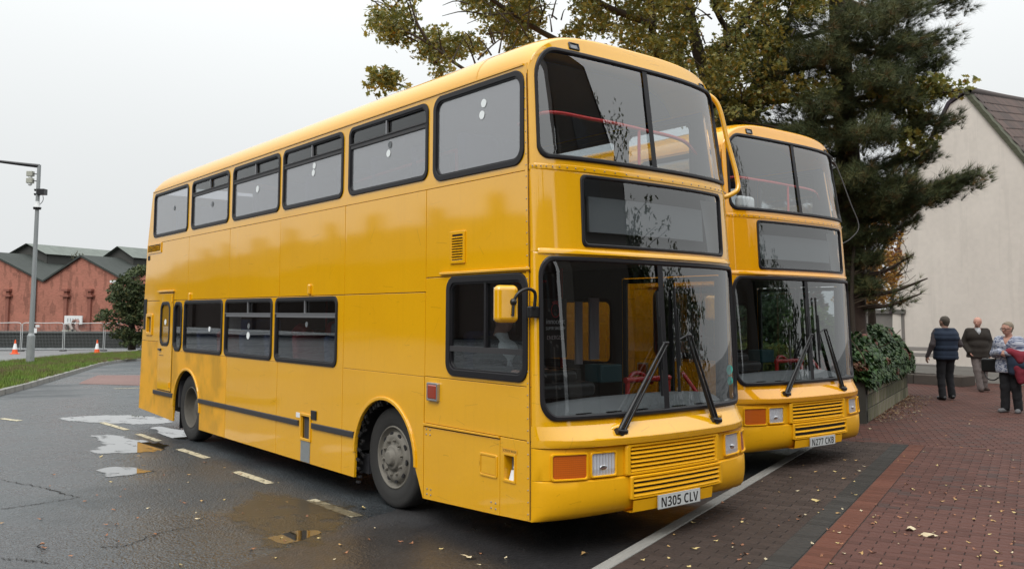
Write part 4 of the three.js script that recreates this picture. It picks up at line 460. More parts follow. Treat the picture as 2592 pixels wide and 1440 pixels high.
// ------------------------------------------------------------------ brick pavement on the right
M.sand = std([0.034, 0.029, 0.026], 1, { map: rep(mottleT, 0.6) });
const paveMat = phy([1, 1, 1], 1, { specularIntensity: 0.32, map: rep(mottleT, 1.2), roughnessMap: tex(512, (u, v) => 0.5 + 0.42 * fbm(u * 6, v * 6, 6, 3, 83), false, 0.8), bumpMap: rep(mottleT, 4), bumpScale: 0.003 });
const paveM = [[0.105, 0.068, 0.062], [0.125, 0.072, 0.062], [0.088, 0.060, 0.057], [0.14, 0.080, 0.068]].map((c) => { const m = paveMat.clone(); m.color.setRGB(...c); return m; });
const pave = thing('brick_pavement', '', ''); pave.userData = { kind: 'structure', label: 'brick-paved pedestrian area on the right' };
{
  const cB = G(1795 / 1, 1139, HP), far0 = V(-1.93, 0, -7.34), far1 = V(0.25, 0, -8.33), fd = far1.clone().sub(far0).normalize();   // where the paving changes direction
  const side = (p) => (p.x - far0.x) * fd.z - (p.z - far0.z) * fd.x, sgn = Math.sign(side(V(1, 0, -3)));
  part(pave, 'bedding', sheet([uv3(-9, vK + 0.12), uv3(11.6, vK + 0.12), uv3(12, vK - 0.9), uv3(30, vK - 6), uv3(34, 3), uv3(26, 12), uv3(8, 13), uv3(-9, 9)], HP - 0.009), M.sand);
  const pGeo = (w, d) => geo('paver' + w + d, () => { const h = 0.035, b = 0.004, x = w / 2, z = d / 2; return loft([[x, z, -h], [x, z, -b], [x - b, z - b, 0]].map(([a, c, y]) => [V(-a, y, -c), V(a, y, -c), V(a, y, c), V(-a, y, c)])).toNonIndexed ? merge([loft([[x, z, -h], [x, z, -b], [x - b, z - b, 0]].map(([a, c, y]) => [V(-a, y, -c), V(a, y, -c), V(a, y, c), V(-a, y, c)])), (() => { const p = new THREE.PlaneGeometry(w - 2 * b, d - 2 * b); p.rotateX(-Math.PI / 2); return p; })()]) : null; });
  for (const k of ['paver0.2110.1', 'x']) { /* shapes are made on demand */ }
  const all = [], rot = (a) => new THREE.Euler((rnd() - 0.5) * 0.012, a, (rnd() - 0.5) * 0.012), angU = Math.atan2(-UD.z, UD.x);
  const add = (p, ang, w, d, tone) => { p.y = HP + (rnd() - 0.5) * 0.003; if (!inFrame(p, 700)) return; all.push({ p, e: rot(ang), w, d, tone, dep: depthOf(p) }); };
  for (let i = 0; i < 204; i++) { const u = -9 + i * 0.103, v1 = vO - 0.18; let v = vK + 0.131, L = i % 2 ? 0.096 : 0.2; while (v1 - v > 0.03) { const l = Math.round(Math.min(L, v1 - v) * 100) / 100, q = uv3(u, v + l / 2); if (side(q) * sgn > 0) add(q, angU, 0.0955, l - 0.003, 'dark'); v += l + 0.004; L = 0.2; } const q = uv3(u, vO - 0.08); if (side(q) * sgn > 0) add(q, angU, 0.0955, 0.197, 'grey'); }
  for (let u = -9; u < 12; u += 0.103) { const p = uv3(u, vO + 0.13); if (side(p) * sgn > 0) add(p, angU, 0.0955, 0.2, 'orange'); }
  for (let k = 0; k < 52; k++) for (let u = -9; u < 12; u += 0.103) { const p = uv3(u, vO + 0.13 + 0.21 + k * 0.209 + (Math.round((u + 9) / 0.103) % 2) * 0.1045); if (side(p) * sgn > 0) { add(p, angU, 0.0955, 0.202, 'red'); if (k === 0 && Math.round((u + 9) / 0.103) % 2) add(uv3(u, vO + 0.288), angU, 0.0955, 0.095, 'red'); } }
  const a2 = -122.5 * Math.PI / 180, u2 = V(Math.cos(a2), 0, Math.sin(a2)), v2 = V(-u2.z, 0, u2.x);
  for (let i = -40; i < 130; i++) for (let j = -40; j < 60; j++) { const p = far0.clone().addScaledVector(u2, i * 0.103).addScaledVector(v2, j * 0.209 + (((i % 2) + 2) % 2) * 0.1045); if (side(p) * sgn <= 0 && p.z > -20.4 && p.dot(VD) > vK - 1.2) add(p, Math.atan2(-u2.z, u2.x), 0.0955, 0.202, 'red'); }
  all.sort((a, b) => a.dep - b.dep);
  const tone = (t) => { const r = rnd(); const m = 0.8 + 0.4 * r; return t === 'grey' ? lin(0.046 * m, 0.043 * m, 0.040 * m) : t === 'orange' ? lin(0.13 * m, 0.053 * m, 0.037 * m) : t === 'dark' ? lin(0.060 * m, 0.044 * m, 0.038 * m) : r > 0.86 ? lin(0.080, 0.050, 0.045) : lin(0.108 * m, 0.052 * m, 0.043 * m); };
  const nearM = {}; const matFor = (t) => { const k = t + Math.floor(rnd() * 3); return nearM[k] ?? (nearM[k] = (() => { const m = paveMat.clone(); m.color.copy(tone(t)); return m; })()); };
  const seen = all.filter((b) => inFrame(b.p, 10)); seen.slice(0, 300).forEach((b) => { b.near = true; const m = part(pave, 'paver', pGeo(b.w, b.d), matFor(b.tone), b.p); m.rotation.copy(b.e); });
  const kinds = {}; all.filter((b) => !b.near).forEach((b) => (kinds[b.w + ',' + b.d.toFixed(3)] ??= []).push(b)); for (const l of Object.values(kinds)) copies('pavers', pGeo(l[0].w, l[0].d), paveMat, l.map((b) => [mat4(b.p, b.e, 1), tone(b.tone)]), null, pave);
  // kerb stones beside the buses
  const kb = thing('pavement_kerb', '', ''); kb.userData = { kind: 'structure', label: 'pale kerb between the buses and the brick pavement' };
  for (let u = -9; u < 11; u += 0.915) { const m = part(kb, 'kerb_stone', geo('kerbStone', () => new RoundedBoxGeometry(0.908, 0.2, 0.112, 2, 0.012)), M.kerb, uv3(u + 0.45, vK + 0.068, HP - 0.1 + 0.002)); m.rotation.y = angU; }
}
// fallen leaves
const leafG = (k) => geo('leaf' + k, () => { const n = 11, pts = []; for (let i = 0; i < n; i++) { const t = i / n * Math.PI * 2, r = 0.5 * (0.72 + 0.28 * Math.cos(t * (3 + k))) * (0.8 + 0.3 * hash(i, k, 4)); pts.push(V(r * Math.cos(t) * 1.35, 0.10 * Math.sin(t * 2 + k) + 0.06 * hash(i, k, 7), r * Math.sin(t) * 0.75)); } const pos = [], c = V(0, 0.02, 0); for (let i = 0; i < n; i++) { const a = pts[i], b = pts[(i + 1) % n]; pos.push(c.x, c.y, c.z, b.x, b.y, b.z, a.x, a.y, a.z); } const g = new THREE.BufferGeometry(); g.setAttribute('position', new THREE.Float32BufferAttribute(pos, 3)); g.setAttribute('uv', new THREE.Float32BufferAttribute(new Float32Array(n * 6), 2)); g.computeVertexNormals(); return g; });
const leafM = [[0.52, 0.40, 0.17], [0.42, 0.26, 0.10], [0.30, 0.13, 0.06], [0.55, 0.46, 0.30], [0.24, 0.10, 0.05]].map((c) => std(c, 0.7));
{
  const put = (p, s, label, grp, k, m) => { const o = part(scene, numbered('fallen_leaf'), leafG(k), m, p); o.rotation.set(rr(-0.2, 0.2), rr(0, 6.3), rr(-0.2, 0.2)); o.scale.setScalar(s); return tag(o, label, 'fallen leaf', grp); };
  const P = (x, y, h, s, k, m, label) => put(G(x, y, h).add(V(0, 0.012, 0)), s, label, undefined, k, leafM[m]);
  P(2058, 1262, HP, 0.10, 1, 0, 'pale yellow curled leaf on the dark paving near the orange brick row'); P(2340, 1350, HP, 0.13, 0, 3, 'long pale leaf lying on the red paving at lower right'); P(2290, 1334, HP, 0.14, 2, 3, 'flat greenish-grey leaf pressed on the red paving'); P(1180, 1404, 0.006, 0.10, 1, 3, 'crumpled tan leaf on the new asphalt at bottom centre'); P(1470, 1396, 0.006, 0.08, 0, 1, 'small tan leaf on the asphalt close to the kerb'); P(1748, 1383, HP, 0.07, 2, 0, 'yellow leaf on the dark paving nearest the kerb'); P(912, 1280, 0.006, 0.08, 1, 0, 'bright yellow leaf on the asphalt behind the front wheel'); P(103, 1373, 0.004, 0.09, 0, 2, 'brown leaf on the wet asphalt at lower left'); P(2190, 1080, HP, 0.1, 0, 3, 'white scrap of leaf among litter beside the planter');
  let n = 0; const LC = ['straw-yellow', 'tan', 'russet', 'pale buff', 'dark red-brown'], zone = (p) => p.dot(VD) < vO + 0.1 ? 'dark paving beside the kerb' : p.dot(VD) < vO + 0.3 ? 'orange brick row' : p.z > -7.5 ? 'nearer red brick paving' : 'farther red brick paving';
  while (n < 170) { const px = rr(1560, 2576), py = rr(985, 1428), p = G(px, py, HP); if (p.dot(VD) < vK + 0.15 || p.z < -19 || p.dot(UD) > 9 && p.dot(VD) < 1.5) continue; if (rnd() > 0.35 + 0.65 * fbm(p.x * 0.6 + 30, p.z * 0.6 + 30, 999, 2, 5)) continue; const m = Math.floor(rr(0, 5)), lab = `small ${LC[m]} fallen leaf on the ${zone(p)}`; put(p.add(V(0, 0.008, 0)), rr(0.022, 0.058), lab, lab.replace('leaf', 'leaves').replace('small ', ''), Math.floor(rr(0, 3)), leafM[m]); n++; }
  n = 0; while (n < 60) { const px = rr(0, 1500), py = rr(1060, 1428), p = G(px, py, 0); if (p.dot(VD) > vK - 0.1 || (p.z < 0.1 && p.x < 0.3)) continue; const m = Math.floor(rr(0, 5)), lab = `small ${LC[m]} fallen leaf on the damp asphalt ${px < 500 ? 'at left' : px < 1000 ? 'beside the bus' : 'in front of the bus'}`; put(p.add(V(0, 0.01, 0)), rr(0.025, 0.055), lab, lab.replace('leaf', 'leaves').replace('small ', ''), Math.floor(rr(0, 3)), leafM[m]); n++; }
  const l = []; for (let i = 0; i < 900; i++) { const a = rr(0, 1), p = uv3(lerp(10.2, 16, a), 0, 0), b = V(-2.84, HP, -9.88).addScaledVector(UD, a * 5.5).addScaledVector(VD, Math.abs(rr(-1, 1) * rr(0, 1)) * 0.8 + 0.03); b.y = HP + rr(0.004, 0.03); const m = leafM[Math.floor(rr(1, 5))].color; l.push([mat4(b, new THREE.Euler(rr(-0.5, 0.5), rr(0, 6), rr(-0.5, 0.5)), rr(0.02, 0.05)), m.clone().multiplyScalar(0.6)]); }
  tag(copies('leaf_litter', leafG(1), std([1, 1, 1], 0.8), l, 'brown leaf litter gathered along the foot of the planter wall'), null, 'leaf litter');
}

// ------------------------------------------------------------------ planter wall of concrete blocks
const plastT = (r, g, b, k = 1) => std([r, g, b], 0.9, { map: rep(mottleT, 0.35 * k), bumpMap: rep(grainT, 6), bumpScale: 0.003 });
{
  const w = thing('planter_wall', 'low mossy concrete-block planter wall holding ivy beside the farther bus', 'planter wall', V(0, 0, 0));
  const c0 = G(2181, 1067, HP), H = 0.70; c0.y = HP;
  const mossT = tex(256, (u, v) => { const n = fbm(u * 6, v * 6, 6, 4, 91), m = fbm(u * 9 + 3, v * 9, 9, 4, 95); return m > 0.52 ? [0.58 + 0.3 * n, 0.66 + 0.3 * n, 0.40 + 0.2 * n] : [0.75 + 0.25 * n, 0.73 + 0.25 * n, 0.68 + 0.22 * n]; });
  const bm = [[0.165, 0.15, 0.11], [0.11, 0.105, 0.07], [0.24, 0.215, 0.17]].map((c) => std(c, 0.95, { map: mossT, bumpMap: rep(mottleT, 2), bumpScale: 0.008 }));
  const E2 = VD.clone().negate(), run = (o, dir, n, L) => { for (let r = 0; r < 3; r++) for (let i = 0; i < n; i++) { const l = L - 0.008, off = i * L + (r % 2 ? -L / 2 : 0) + L / 2; if (off < 0.05) continue; const p = o.clone().addScaledVector(dir, off).add(V(0, 0.115 + r * 0.228, 0)); const b = part(w, 'block', geo('blk' + L, () => uvBox(new RoundedBoxGeometry(L - 0.014, 0.214, 0.2, 2, 0.01))), bm[Math.floor(rnd() * 3)], p); b.rotation.y = Math.atan2(-dir.z, dir.x); b.position.addScaledVector(V(0, 0, 0), 0); } };
  run(c0.clone().addScaledVector(E2, 0.1), UD, 13, 0.44); run(c0.clone().addScaledVector(UD, 0.1).addScaledVector(E2, 0.2), E2, 16, 0.44);
  part(w, 'mortar', [(() => { const a = c0.clone().addScaledVector(E2, 0.1), g = box(5.7, 0.68, 0.185, 2.85, 0.34, 0); g.rotateY(Math.atan2(-UD.z, UD.x)); g.translate(a.x, HP, a.z); return g; })(), (() => { const a = c0.clone().addScaledVector(UD, 0.1), g = box(7, 0.68, 0.185, 3.5, 0.34, 0); g.rotateY(Math.atan2(-E2.z, E2.x)); g.translate(a.x, HP, a.z); return g; })()], plastT(0.05, 0.048, 0.04));
  const soilP = [c0.clone().addScaledVector(UD, 0.2).addScaledVector(E2, 0.2), c0.clone().addScaledVector(UD, 6.6).addScaledVector(E2, 0.2), c0.clone().addScaledVector(UD, 6.6).addScaledVector(E2, 7), c0.clone().addScaledVector(UD, 0.2).addScaledVector(E2, 7)];
  const sg = sheet(soilP, 0); sg.translate(0, HP + 0.6, 0); part(w, 'soil', sg, std([0.05, 0.032, 0.02], 1, { map: rep(mottleT, 1) }));
}
// ------------------------------------------------------------------ white gabled building on the right
{
  const b = thing('gabled_building', 'beige rendered building with steep tiled gable behind the walking people', 'building', V(0, 0, 0)), z = -20.4;
  const rend = std([0.72, 0.66, 0.60], 0.92, { map: tex(1024, (u, v) => { const n = 0.88 + 0.12 * fbm(u * 5, v * 5, 5, 4, 101), st = fbm(u * 40, v * 3, 40, 3, 105), s2 = fbm(u * 90, v * 90, 90, 2, 107); const k = n * (st > 0.66 ? 0.98 : 1) * (0.95 + 0.08 * s2); const dp = fbm(u * 60, v * 4, 60, 4, 111); const k2 = k * (dp > 0.68 ? 0.96 : 1) * (0.93 + 0.12 * fbm(u * 9, v * 9, 9, 4, 117)) * (vnoise(u * 160, v * 160, 160, 113) > 0.992 ? 0.7 : 1); return [k2, k2 * 0.995, k2 * 0.985]; }, false, 0.12), bumpMap: rep(grainT, 5), bumpScale: 0.003 });
  const wg = slab(poly([[-7.95, HP], [-7.87, 1.9], [-7.73, 3.06], [-7.45, 4.44], [-6.98, 6.02], [-5.99, 7.79], [-5.5, 8.0], [-4.16, 6.0], [-2.15, 3.02], [-2.15, HP]]), z - 0.4, z); part(b, 'wall', wg, rend);
  part(b, 'plinth', [box(5.8, 0.16, 0.08, -5.05, HP + 0.08, z + 0.04, 0.01), box(5.7, 0.26, 0.05, -5.02, HP + 0.29, z + 0.022, 0.01)], M.concrete);
  part(b, 'verge_trim', slab(poly([[-7.95, 1.9], [-7.87, 1.9], [-7.73, 3.06], [-7.45, 4.44], [-6.98, 6.02], [-5.99, 7.79], [-5.6, 8.02], [-5.7, 8.14], [-6.07, 7.85], [-7.07, 6.06], [-7.54, 4.47], [-7.82, 3.07]]), z - 0.45, z + 0.06, 0.01), std([0.03, 0.02, 0.03], 0.7));
  // tiled slope on the right of the gable: rows of tiles run along the ridge
  const apex = V(-5.5, 8.06, z), dn_ = V(1.36, -2.02, 0).normalize(), al = at(2592, 262, 29).sub(apex); al.y = apex.y - al.y > 0 ? al.y : al.y; const along = at(2592, 256, 30.5).sub(apex).normalize();
  const nrm = along.clone().cross(dn_).normalize(); if (nrm.y < 0) nrm.negate();
  const q = new THREE.Quaternion().setFromRotationMatrix(new THREE.Matrix4().makeBasis(along, nrm, along.clone().cross(nrm)));
  const under = new THREE.BufferGeometry(), A = apex.clone().addScaledVector(nrm, -0.03), P4 = [A, A.clone().addScaledVector(along, 9), A.clone().addScaledVector(along, 9).addScaledVector(dn_, 6.3), A.clone().addScaledVector(dn_, 6.3)]; under.setAttribute('position', new THREE.Float32BufferAttribute([0, 1, 2, 0, 2, 3].flatMap((i) => P4[i].toArray()), 3)); under.computeVertexNormals(); part(b, 'roof', under, std([0.06, 0.045, 0.04], 0.9));
  const tm = [[0.095, 0.066, 0.058], [0.075, 0.055, 0.050], [0.115, 0.078, 0.068]].map((c) => std(c, 0.85, { map: rep(mottleT, 2) })), tg = geo('tile', () => { const p = []; for (let k = 0; k <= 6; k++) { const t = k / 6; p.push([(t - 0.5) * 0.33, 0.035 * Math.sin(t * Math.PI) ** 2]); } return loft([[-0.2, 0.0], [0.2, 0.03], [0.2, 0.004]].map(([s, h]) => p.map(([x, y]) => V(x, y + h, s))), false); });
  let n = 0; for (let i = 0; i < 18; i++) for (let j = 0; j < 26; j++) { const p = apex.clone().addScaledVector(along, 0.42 + j * 0.33).addScaledVector(dn_, 0.26 + i * 0.33).addScaledVector(nrm, 0.02); if (!inFrame(p, 420) || n >= 300) continue; const m = part(b, 'roof_tile', tg, tm[Math.floor(rnd() * 3)], p); m.quaternion.copy(q); m.rotateY(0); const dz = along.clone().cross(nrm); if (dz.dot(dn_) < 0) m.rotateY(Math.PI); n++; }
  part(b, 'ridge', taper([apex.clone().addScaledVector(along, -0.1).addScaledVector(nrm, 0.03), apex.clone().addScaledVector(along, 4), apex.clone().addScaledVector(along, 9)], 0.11, 0.11, 8, 10), tm[1]);
  const mossM = std([0.085, 0.088, 0.058], 1, { map: rep(mottleT, 1.5), bumpMap: rep(mottleT, 3), bumpScale: 0.03 }), v0 = apex.clone().add(V(-0.1, 0.02, 0.06)); part(b, 'verge_tiles', loft([...Array(32)].map((_, i) => { const c = v0.clone().addScaledVector(dn_, i * 0.2), o = (i % 2) * 0.02; return [c.clone().addScaledVector(nrm, 0.0).add(V(0, -0.06, 0)), c.clone().addScaledVector(nrm, 0.07 + o).add(V(0, 0, 0.0)), c.clone().addScaledVector(nrm, 0.09 + o).addScaledVector(along, 0.28), c.clone().addScaledVector(nrm, 0.03 + o).addScaledVector(along, 0.42)]; }), false), mossM);
  // house body behind the gable
  part(b, 'side_wall', [box(0.3, 4, 9, -7.7, 2, z - 4.9), box(0.3, 3, 9, -2.3, 1.5, z - 4.9)], rend);
}
{ // pale panel at the right edge
  const p = thing('wall_board', 'pale blue-white board standing against the beige wall at right edge', 'board', V(0, 0, 0)); part(p, 'board', box(1.3, 1.25, 0.05, -2.55, 1.42, -19.9, 0.01), std([0.52, 0.57, 0.62], 0.5)); part(p, 'post', box(0.08, 1.0, 0.08, -2.2, 0.5, -19.95), M.steel); part(p, 'post', box(0.08, 1.0, 0.08, -3.0, 0.5, -19.95), M.steel);
}
{ // bench
  const c = G(2308, 966, HP); const b = thing('park_bench', 'weathered grey slatted bench by the beige wall beyond the ivy', 'bench', c), wood = std([0.27, 0.25, 0.235], 0.85, { map: rep(mottleT, 2) }), leg = std([0.09, 0.05, 0.05], 0.7);
  b.rotation.y = 0.05; for (const y of [0.74, 0.9]) { const s = part(b, 'back_slat', geo('bs', () => box(1.75, 0.10, 0.035, -0.1, 0, 0, 0.008)), wood, V(0, y, -0.62)); s.rotation.x = -0.15; } for (const z of [-0.52, -0.38, -0.24]) part(b, 'seat_slat', geo('bs2', () => box(1.75, 0.04, 0.11, -0.1, 0, 0, 0.008)), wood, V(0, 0.50, z));
  for (const x of [-0.72, 0.52]) { part(b, 'leg', geo('bl', () => merge([bar(V(0, 0.25, -0.52), V(0, 0.95, -0.66), 0.06, 0.07), bar(V(0, 0.25, -0.24), V(0, 0.48, -0.24), 0.06, 0.06), box(0.06, 0.06, 0.34, 0, 0.45, -0.38)])), leg, V(x, 0, 0)); }
  const pl = thing('stone_plinth', 'low dark stone plinth carrying the bench', 'plinth', c); part(pl, 'plinth_stone', box(1.25, 0.26, 0.75, -0.72, 0.12, -0.38, 0.02), plastT(0.07, 0.06, 0.05)); part(pl, 'plinth_stone', box(1.25, 0.26, 0.75, 0.545, 0.12, -0.37, 0.02), plastT(0.085, 0.07, 0.06));
}
{ // wall and glasshouse glimpsed behind the planter
  const p0 = at(2205, 836, 27), w = thing('rendered_wall', 'short grey wall with coping between the ivy and beige building', 'wall', V(0, 0, 0)); const a = at(2190, 838, 26.5), b = at(2262, 838, 25.6), d = b.clone().sub(a), len = Math.hypot(d.x, d.z); const g = box(len + 0.6, 3.2, 0.25, 0, 0, 0), h = box(len + 0.7, 0.12, 0.36, 0, 1.62, 0), an = Math.atan2(-d.z, d.x); for (const q of [g, h]) { q.rotateY(an); q.translate((a.x + b.x) / 2, at(2225, 784, 26).y - 1.62, (a.z + b.z) / 2); } part(w, 'wall', uvBox(g), plastT(0.23, 0.215, 0.20)); part(w, 'coping', h, plastT(0.17, 0.16, 0.15));
  part(w, 'pier', (() => { const c = at(2268, 790, 25.8), q = box(0.34, 1.0, 0.3, c.x, c.y - 0.15, c.z); return q; })(), plastT(0.3, 0.27, 0.24));
  const gh = thing('glasshouse', 'white framed glasshouse roof glimpsed between the pine and building', 'glasshouse', V(0, 0, 0)), o = at(2170, 782, 31), e = at(2262, 776, 30), up = V(0, 1, 0), R = e.clone().sub(o), bars = []; const roofUp = V(0, 0.75, 0).addScaledVector(FH, 1.2); for (let i = 0; i <= 7; i++) { const q = o.clone().addScaledVector(R, i / 7); bars.push(bar(q, q.clone().add(V(0, 0.35, 0)), 0.06, 0.06), bar(q.clone().add(V(0, 0.35, 0)), q.clone().add(V(0, 0.35, 0)).add(roofUp), 0.05, 0.05)); } for (const k of [0, 0.35]) bars.push(bar(o.clone().add(V(0, k, 0)), e.clone().add(V(0, k, 0)), 0.08, 0.08)); for (const k of [0.33, 0.66, 1]) bars.push(bar(o.clone().add(V(0, 0.35, 0)).addScaledVector(roofUp, k), e.clone().add(V(0, 0.35, 0)).addScaledVector(roofUp, k), 0.06, 0.06)); part(gh, 'frame', merge(bars), M.white); const pg = new THREE.BufferGeometry(), q1 = o.clone().add(V(0, 0.35, 0)), q2 = e.clone().add(V(0, 0.35, 0)), q3 = q2.clone().add(roofUp), q4 = q1.clone().add(roofUp); pg.setAttribute('position', new THREE.Float32BufferAttribute([q1, q2, q3, q1, q3, q4].flatMap((p) => p.toArray()), 3)); pg.computeVertexNormals(); part(gh, 'glass', pg, phy([0.7, 0.75, 0.78], 0.05, { transmission: 0.7, thickness: 0 }));
}
// ------------------------------------------------------------------ brick warehouse, fence, lamp post and cones on the left
{
  const D0 = 92, toB = (px, py, d = D0) => at(px, py, d), w = thing('brick_warehouse', 'old red brick warehouse with three gables and slate roofs on the left', 'warehouse', V(0, 0, 0)), yb = -1.2;
  const fd = FH.clone().multiplyScalar(-1).addScaledVector(RGT, -0.4).setY(0).normalize(), ex = V(fd.z, 0, -fd.x); if (ex.dot(RH) < 0) ex.negate();
  const o = toB(100, 830), qf = new THREE.Quaternion().setFromRotationMatrix(new THREE.Matrix4().makeBasis(ex, V(0, 1, 0), fd));
  const onF = (px, py) => { const d = rayAt(px, py), t = o.clone().sub(EYE).dot(fd) / d.dot(fd), p = EYE.clone().addScaledVector(d, t); return [p.clone().sub(o).dot(ex), p.y - 0]; };
  const brick = std([0.43, 0.165, 0.118], 0.95, { map: tex(1024, (u, v) => { const by = v * 80, row = Math.floor(by), bx = u * 26 + (row % 2) * 0.5, m = (by - row < 0.12 || bx - Math.floor(bx) < 0.06) ? 0.86 : 1, t = 0.85 + 0.25 * hash(Math.floor(bx), row, 3), s = 0.72 + 0.4 * fbm(u * 4, v * 4, 4, 4, 121), st = fbm(u * 14, v * 5, 14, 3, 127); const k = m * t * s * (st > 0.62 ? 0.72 : 1); return [k, k * (0.96 + 0.1 * s), k * (0.98 + 0.05 * s)]; }, false, 1 / 6.1) });
  const dark = std([0.29, 0.11, 0.08], 0.95, { map: rep(mottleT, 0.3) }), slate = std([0.036, 0.043, 0.038], 0.85, { map: tex(512, (u, v) => { const r = Math.floor(v * 40), c = Math.floor(u * 30 + (r % 2) * 0.5), f = v * 40 - r; const k = (f < 0.12 ? 0.75 : 1) * (0.85 + 0.2 * hash(c, r, 6)) * (0.8 + 0.35 * fbm(u * 5, v * 5, 5, 3, 131)); return [k, k, k]; }, false, 1 / 9) }), slate2 = std([0.155, 0.175, 0.155], 0.8, { map: slate.map });
  const F_ = (g) => { g.applyQuaternion(qf); g.translate(o.x, 0, o.z); return g; };
  const gp = [[-210, 700], [-100, 632], [5, 700], [-8, 640]].map((p) => onF(...p)), k = (px, py) => onF(px, py);
  const peaks = [[-30, 636], [205, 645], [440, 652]], valleys = [[-160, 708], [110, 708], [318, 706], [560, 710]];
  const prof = []; valleys.forEach((v, i) => { prof.push(k(...v)); if (peaks[i]) prof.push(k(...peaks[i])); });
  const x0 = prof[0][0], x1 = prof[prof.length - 1][0]; part(w, 'wall', F_(uvBox(slab(poly([[x0, yb], [x1, yb], ...prof.slice().reverse()]), -0.6, 0))), brick);
  part(w, 'wall', F_(box(0.6, 7.5, 40, x1 - 0.3, 2, -20.5)), brick);
  for (let i = 0; i < 3; i++) { const L = prof[2 * i], T = prof[2 * i + 1], R = prof[2 * i + 2]; const dz = -40; const rf = part(w, 'roof', F_(merge([loft([[V(L[0], L[1] + 0.12, 0.25), V(T[0], T[1] + 0.15, 0.25), V(R[0], R[1] + 0.12, 0.25)], [V(L[0], L[1] + 0.12, dz), V(T[0], T[1] + 0.15, dz), V(R[0], R[1] + 0.12, dz)], [V(L[0], L[1] - 0.1, dz), V(T[0], T[1] - 0.1, dz), V(R[0], R[1] - 0.1, dz)]], false), loft([[V(L[0], L[1] + 0.12, 0.25), V(T[0], T[1] + 0.15, 0.25), V(R[0], R[1] + 0.12, 0.25)], [V(L[0], L[1] - 0.08, 0.25), V(T[0], T[1] - 0.06, 0.25), V(R[0], R[1] - 0.08, 0.25)]], false)])), slate);
    for (const [z0, z1] of [[-5, -30]]) { const hh = 0.55, hw = (R[0] - L[0]) * 0.17, yT = T[1] + 0.1; part(rf, 'roof_lantern', F_(loft([[V(T[0] - hw, yT - 1.2, z0), V(T[0] - hw, yT + hh * 0.3, z0), V(T[0], yT + hh + 0.6, z0), V(T[0] + hw, yT + hh * 0.3, z0), V(T[0] + hw, yT - 1.2, z0)], [V(T[0] - hw, yT - 1.2, z1), V(T[0] - hw, yT + hh * 0.3, z1), V(T[0], yT + hh + 0.6, z1), V(T[0] + hw, yT + hh * 0.3, z1), V(T[0] + hw, yT - 1.2, z1)]], false)), std([0.06, 0.06, 0.055], 0.9)); part(rf, 'lantern_end', F_(slab(poly([[T[0] - hw, yT - 1], [T[0] + hw, yT - 1], [T[0] + hw, yT + hh * 0.3], [T[0], yT + hh + 0.6], [T[0] - hw, yT + hh * 0.3]]), z0 - 0.1, z0)), std([0.06, 0.06, 0.055], 0.9)); part(rf, 'lantern_roof', F_(loft([[V(T[0] - hw - 0.4, yT + hh * 0.3 - 0.15, z0 + 0.5), V(T[0], yT + hh + 0.75, z0 + 0.5), V(T[0] + hw + 0.4, yT + hh * 0.3 - 0.15, z0 + 0.5)], [V(T[0] - hw - 0.4, yT + hh * 0.3 - 0.15, z1), V(T[0], yT + hh + 0.75, z1), V(T[0] + hw + 0.4, yT + hh * 0.3 - 0.15, z1)]], false)), slate2); } }
  for (const px of [22, 168, 228]) { const [x, y] = k(px, 730); part(w, 'pilaster', F_(uvBox(box(0.42, y - yb, 0.22, x, (y + yb) / 2, 0.12))), dark); part(w, 'pilaster_cap', F_(box(0.85, 0.24, 0.4, x, y, 0.2)), dark); part(w, 'pilaster_cap', F_(box(1.15, 0.2, 0.4, x, y - 0.6, 0.2)), dark); }
  { const [x, y] = k(92, 700); part(w, 'drainpipe', F_(rod(V(x, yb, 0.2), V(x, y, 0.2), 0.12)), std([0.05, 0.055, 0.05], 0.7)); }
  const sg = (px0, py0, px1, py1, n) => { const [ax, ay] = k(px0, py0), [bx, by] = k(px1, py1); const s = part(w, 'wall_sign', F_(box(bx - ax, ay - by, 0.12, (ax + bx) / 2, (ay + by) / 2, 0.45)), M.white); if (n) part(s, 'sign_bars', F_(merge([...Array(5)].map((_, i) => box(0.12, (ay - by) * 0.4, 0.03, lerp(ax + 0.5, bx - 0.5, i / 4), (ay + by) / 2, 0.52)))), std([0.35, 0.37, 0.37], 0.8)); }; sg(171, 794, 214, 816, true); sg(98, 817, 107, 823);
  const [lx] = k(305, 0), lt = k(300, 709); part(w, 'flood_lamp', F_(box(0.9, 0.25, 0.5, lt[0], lt[1], 0.6)), M.white);
}
